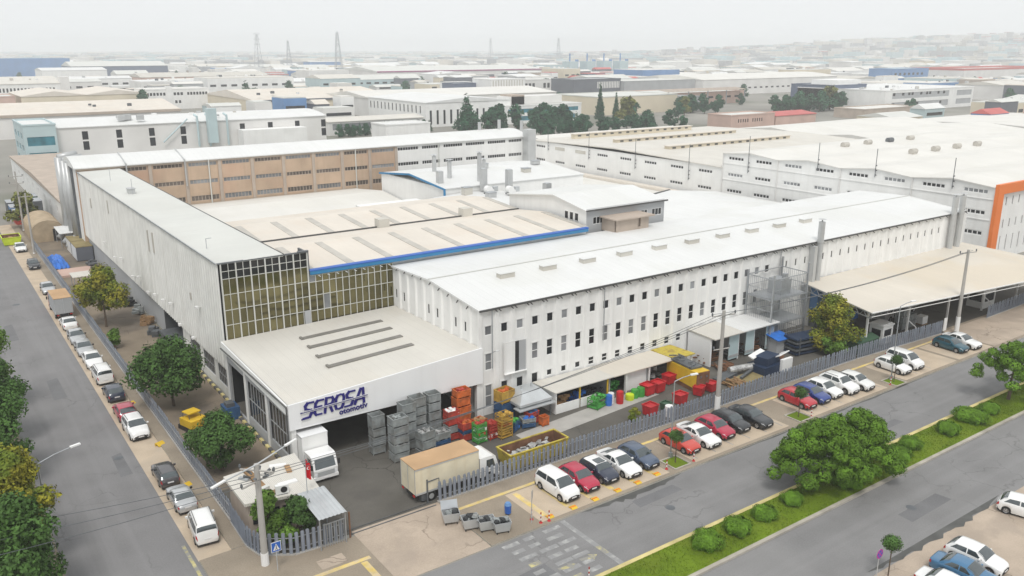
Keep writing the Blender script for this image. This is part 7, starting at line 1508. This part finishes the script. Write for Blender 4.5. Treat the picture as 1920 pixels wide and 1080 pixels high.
tree('yard_tree', 'yellowing broad tree beside the side building', 17.9, 119.5, .0, 2.6, 7.6, 3.6, 'leaf_yellow', 10000, .34, 1, nb=22)
tree('yard_tree', 'dark green round tree in the side yard, wider one', 18.4, 87.2, .0, 2.2, 6.8, 3.9, 'leaf_dark', 14000, .31, 2, nb=26)
tree('yard_tree', 'dark green round tree nearest the gatehouse', 18.2, 70.2, .0, 1.4, 5.0, 2.8, 'leaf_dark', 13000, .25, 3, nb=24)
tree('yard_tree', 'low green bush tree inside the side fence', 17.1, 109.5, 0, .4, 2.4, 1.2, 'leaf_mid', 1500, .3, 4, nb=8)
tree('corner_tree', 'yellow green young tree behind the corner power pole', 17.6, 56.6, .0, 1.2, 3.9, 1.55, 'leaf_mid', 4200, .26, 5, nb=14)
tree('corner_tree', 'darker young tree beside the pale sheet roof', 19.6, 55.7, .0, .9, 3.5, 1.5, 'leaf_dark', 4000, .25, 6, nb=14)
tree('corner_tree', 'low green bush at the foot of the corner fence', 18.6, 55.0, .0, .3, 1.8, 1.0, 'leaf_mid', 1800, .24, 16, nb=8)
tree('yard_tree', 'yellow green loose tree beside the wide shelter', 89.0, 57.8, 0, 1.2, 6.6, 3.5, 'leaf_yellow', 12000, .3, 7, nb=28)
tree('yard_tree', 'lower green half of the loose tree by the fence', 87.2, 56.0, 0, .5, 3.4, 1.7, 'leaf_mid', 2600, .32, 8, nb=10)
tree('yard_tree', 'small green tree left of the white guard hut', 91.0, 58.6, 0, 1.5, 4.4, 1.4, 'leaf_mid', 2200, .32, 9, nb=10)
tree('yard_bush', 'small yellow green bush inside the fence near the red bins', 55.2, 56.9, 0, .1, 1.3, .8, 'leaf_yellow', 1100, .24, 10, nb=6, r0=.05, cat='bush')
for k, (x, y, h0, h1, R, mt, sd, lb) in enumerate(((1.6, 57.5, 2.0, 8.0, 2.9, 'leaf_dark', 20, 'dark green street tree at the bottom left corner'), (2.0, 63.6, 3.5, 8.6, 2.5, 'leaf_yellow', 21, 'yellow green street tree beside the street lamp'), (1.2, 61.2, 1.2, 6.2, 2.6, 'leaf_dark', 25, 'low dark tree under the yellow green one'), (.9, 70.5, 1.5, 8.6, 2.7, 'leaf_dark', 22, 'dense dark conifer at the left edge'), (1.6, 78.0, 2.0, 9.4, 2.9, 'leaf_dark', 23, 'tall dark tree higher up the left edge'), (2.3, 86.5, 2.0, 9.0, 2.4, 'leaf_dark', 26, 'dark tree between the tall one and the reaching one'), (3.0, 95.5, 3.5, 9.0, 3.0, 'leaf_mid', 24, 'green tree reaching into the side street'))):
    tree('street_tree', lb, x, y, .0, h0, h1, R + .5, mt, 15000, .28, sd, nb=28, group='trees along the side street')
# umbrella pines on the grass strip: rounded tufts at the ends of limbs
def pine(label, x, y, h, R, seed, nb, n=9000, low=.3):
    r = random.Random(seed); bl = []; miss = 0
    while len(bl) < nb and miss < 900:
        a = r.uniform(0, 2 * pi); u = sqrt(r.random()); s_ = R * r.uniform(.16, .27); Rr = R * (.84 + .2 * sin(3 * a + seed) + .1 * sin(5 * a + seed * 2)); z = h * (low + (1 - low) * sqrt(max(0, 1 - u * u)) * r.choice((1, 1, .95, .7, .5)))
        p = Vector((Rr * u * cos(a), Rr * u * sin(a), z - s_ * .5))
        if any((p - Vector(q[0])).length < (s_ + q[1][0]) * .68 for q in bl): miss += 1; continue
        bl.append((tuple(p), (s_, s_, s_ * .75)))
    tree('umbrella_pine', label, x, y, .3, 0, 0, R, 'leaf_pine', n, .19, seed, h * .6, group='pines on the grass strip', r0=.2, blobs=bl, outward=2.2, skin=.6)
pine('large spreading umbrella pine on the grass strip', 58.9, 38.2, 5.6, 3.9, 31, 62, 34000); pine('second umbrella pine joined to the large one', 63.6, 38.0, 5.3, 3.7, 32, 58, 30000); pine('smaller umbrella pine at the right edge of the strip', 90.6, 37.5, 6.4, 3.0, 33, 34, 15000, .4); pine('pine half cut by the right picture edge', 94.5, 37.2, 6.0, 2.8, 34, 28, 12000, .4)
# clipped shrubs along the strip
for k, (x, y, s_, lb) in enumerate(((43.9, 37.0, 1.15, 'nearest the crossing'), (47.3, 37.0, 1.05, 'second from the crossing'), (50.6, 37.1, .95, 'third from the crossing'), (54.3, 37.3, .9, 'just before the large pine'), (60.5, 36.4, 1.2, 'in the shade of the pines'), (68.3, 36.7, 1.2, 'just past the pines'), (71.6, 37.3, 1.0, 'second past the pines'), (77.5, 36.9, 1.05, 'third past the pines'), (82.0, 37.1, 1.25, 'wider, before the right hand pine'), (85.6, 37.0, .95, 'last before the right hand pine'))):
    t = thing('clipped_shrub', 'rounded green shrub on the grass strip, ' + lb, 'shrub', (x, y, .25), k, 'shrubs on the grass strip')
    if k == 0: shm = leaf_mesh('foliage', 'leaf_shrub', [((0, 0, .5), (1.05, 1.05, .55)), ((.2, .1, .6), (.75, .75, .48)), ((-.25, -.1, .58), (.75, .75, .48))], 9000, .10, 40, 2.4, .7); stm = B().tube((0, 0, -.1), (0, 0, .4), .05, .03, 6).mesh('stem', m['bark'])
    inst('foliage', shm, t, s=(s_ * (1.25 if k == 8 else 1), s_, s_)); inst('stem', stm, t)
# lollipop trees
for x, y, lb in ((51.8, 47.9, 'first lollipop tree, beside the orange red car'), (69.1, 47.7, 'second lollipop tree, beside the dark red old car'), (85.6, 47.4, 'third lollipop tree, before the white hatchback'), (51.9, 27.3, 'lollipop tree beside the round magenta sign')):
    t = thing('lollipop_tree', 'small ball topped ' + lb if 'first' in lb or 'second' in lb or 'third' in lb else 'small ball topped ' + lb, 'tree', (x, y, .12 if y > 40 else .0), x, 'ball topped street trees')
    if ('lol',) not in _cache: _cache[('lol',)] = (leaf_mesh('crown', 'leaf_dark', [((0, 0, 2.65), (.66, .66, .55)), ((.1, .1, 2.75), (.5, .5, .45))], 2200, .13, 50, 1.6), B().tube((0, 0, 0), (0, 0, 2.4), .05, .035, 6).mesh('trunk', m['bark']))
    inst('crown', _cache[('lol',)][0], t); inst('trunk', _cache[('lol',)][1], t)
# trees of the middle distance
FT = [leaf_mesh('crown', 'leaf_far', blobs_round(2, 9, 4.2, 12, 60 + k), 900, 1.1, 60 + k) for k in range(3)] + [leaf_mesh('crown', 'leaf_olive', blobs_round(2, 8.4, 4.4, 12, 70), 900, 1.1, 70)]
CY = leaf_mesh('crown', 'leaf_far', [((0, 0, 2 + 1.1 * k), (1.9 - .16 * k, 1.9 - .16 * k, 1.3)) for k in range(11)], 1000, .8, 71)
CN = leaf_mesh('crown', 'leaf_far', [((0, 0, 1.5 + 1.0 * k), (3.3 - .38 * k, 3.3 - .38 * k, 1.1)) for k in range(9)], 1000, .8, 72)
TK = B().tube((0, 0, 0), (0, 0, 5), .3, .15, 6).mesh('trunk', m['bark'])
def far_tree(me, x, y, s_, label, sz=None, group='trees between the far works', z=0):
    t = thing('far_tree', label, 'tree', (x, y, z), random.uniform(0, 6), group); inst('crown', me, t, s=(s_, s_, sz or s_)); inst('trunk', TK, t, s=(s_, s_, sz or s_)); return t
random.seed(13)
for k in range(22): far_tree(CN if k % 2 else FT[k % 3], 147 + k * 2.05, 334 + random.uniform(-2, 2), .5, 'small tree in the hedge row before the ribbon window shed', group='hedge row trees', sz=.55)
far_tree(CN, 203, 322, 1.9, 'tall pointed conifer before the slit window plant', 1.65)
for k in range(12): far_tree(FT[k % 3], 199 + k * 4.6 + random.uniform(-2, 2), 316 + random.uniform(-8, 10), random.uniform(.85, 1.25), 'bushy green tree in the row before the slit window plant', group='tree row before the slit window plant')
for k in range(26): far_tree(FT[k % 3] if k % 7 else CN, 214 + k * 3.0, 282 + random.uniform(-8, 14), random.uniform(.65, 1.0), 'green tree of the belt behind the roof monitors', group='tree belt behind the roof monitors')
far_tree(CY, 283, 325, 1.35, 'tall dark cypress beside the cream store', 1.35); far_tree(CY, 290, 321, 1.1, 'second slimmer cypress beside the cream store', 1.1)
far_tree(FT[3], 287, 309, 1.5, 'light green tree in front of the cypress', 1.4); far_tree(FT[1], 298, 318, 1.2, 'dark tree right of the light green one')
for k in range(10): far_tree(FT[k % 3], 360 + k * 2.6, 340 + random.uniform(-6, 10), random.uniform(.8, 1.15), 'green tree near the pinkish canopy block', group='trees near the pinkish canopy block')
far_tree(FT[3], 350, 332, 1.1, 'brownish round tree beside the grey stair house'); far_tree(FT[2], 331, 318, .9, 'dark low tree below the brownish one')
for k in range(18): far_tree(FT[k % 3], 402 + k * 3.1, 310 + random.uniform(-4, 6), random.uniform(1.0, 1.25), 'dark green tree in the row before the dark office', group='tree row before the dark office')
far_tree(FT[3], 452, 312, 1.7, 'large olive brown tree at the end of the row', 1.5)
far_tree(CN, 178, 540, 2.4, 'lone dark conifer beside the white office house', 1.6); far_tree(FT[0], 183, 540, 1.2, 'low tree at the foot of the lone conifer'); far_tree(FT[0], 117, 540, 1.2, 'dark tree left of the white office house', 1.3)
for k in range(14): far_tree(FT[k % 3], -2 + random.uniform(-6, 4), 190 + k * 7, random.uniform(.7, 1.0), 'green tree along the far side street', group='trees far up the side street')
far_tree(FT[3], 17.6, 199, .8, 'yellowing bush behind the canvas store')
for k in range(40):
    a = rad(random.uniform(2, 66)); d_ = random.uniform(520, 1300); far_tree(random.choice(FT[:3]), d_ * sin(a), d_ * cos(a), random.uniform(.8, 1.4), 'hazy tree among the distant works', group='hazy trees among the distant works')
# ------------------------------------------------------------------ the hazy air
hz_m = bpy.data.materials.new('haze'); hz_m.use_nodes = True; t_ = hz_m.node_tree; t_.nodes.clear()
pv = t_.nodes.new('ShaderNodeVolumePrincipled'); pv.inputs['Color'].default_value = (.97, .985, 1, 1); pv.inputs['Density'].default_value = .00034; pv.inputs['Anisotropy'].default_value = .0
oo = t_.nodes.new('ShaderNodeOutputMaterial'); t_.links.new(pv.outputs[0], oo.inputs['Volume'])
b = B(); b.box(-6500, 6500, -6500, 6500, -8, 96); o = b.obj('haze', hz_m); tag(o, 'pale haze over the industrial area', 'haze', None, 'stuff')
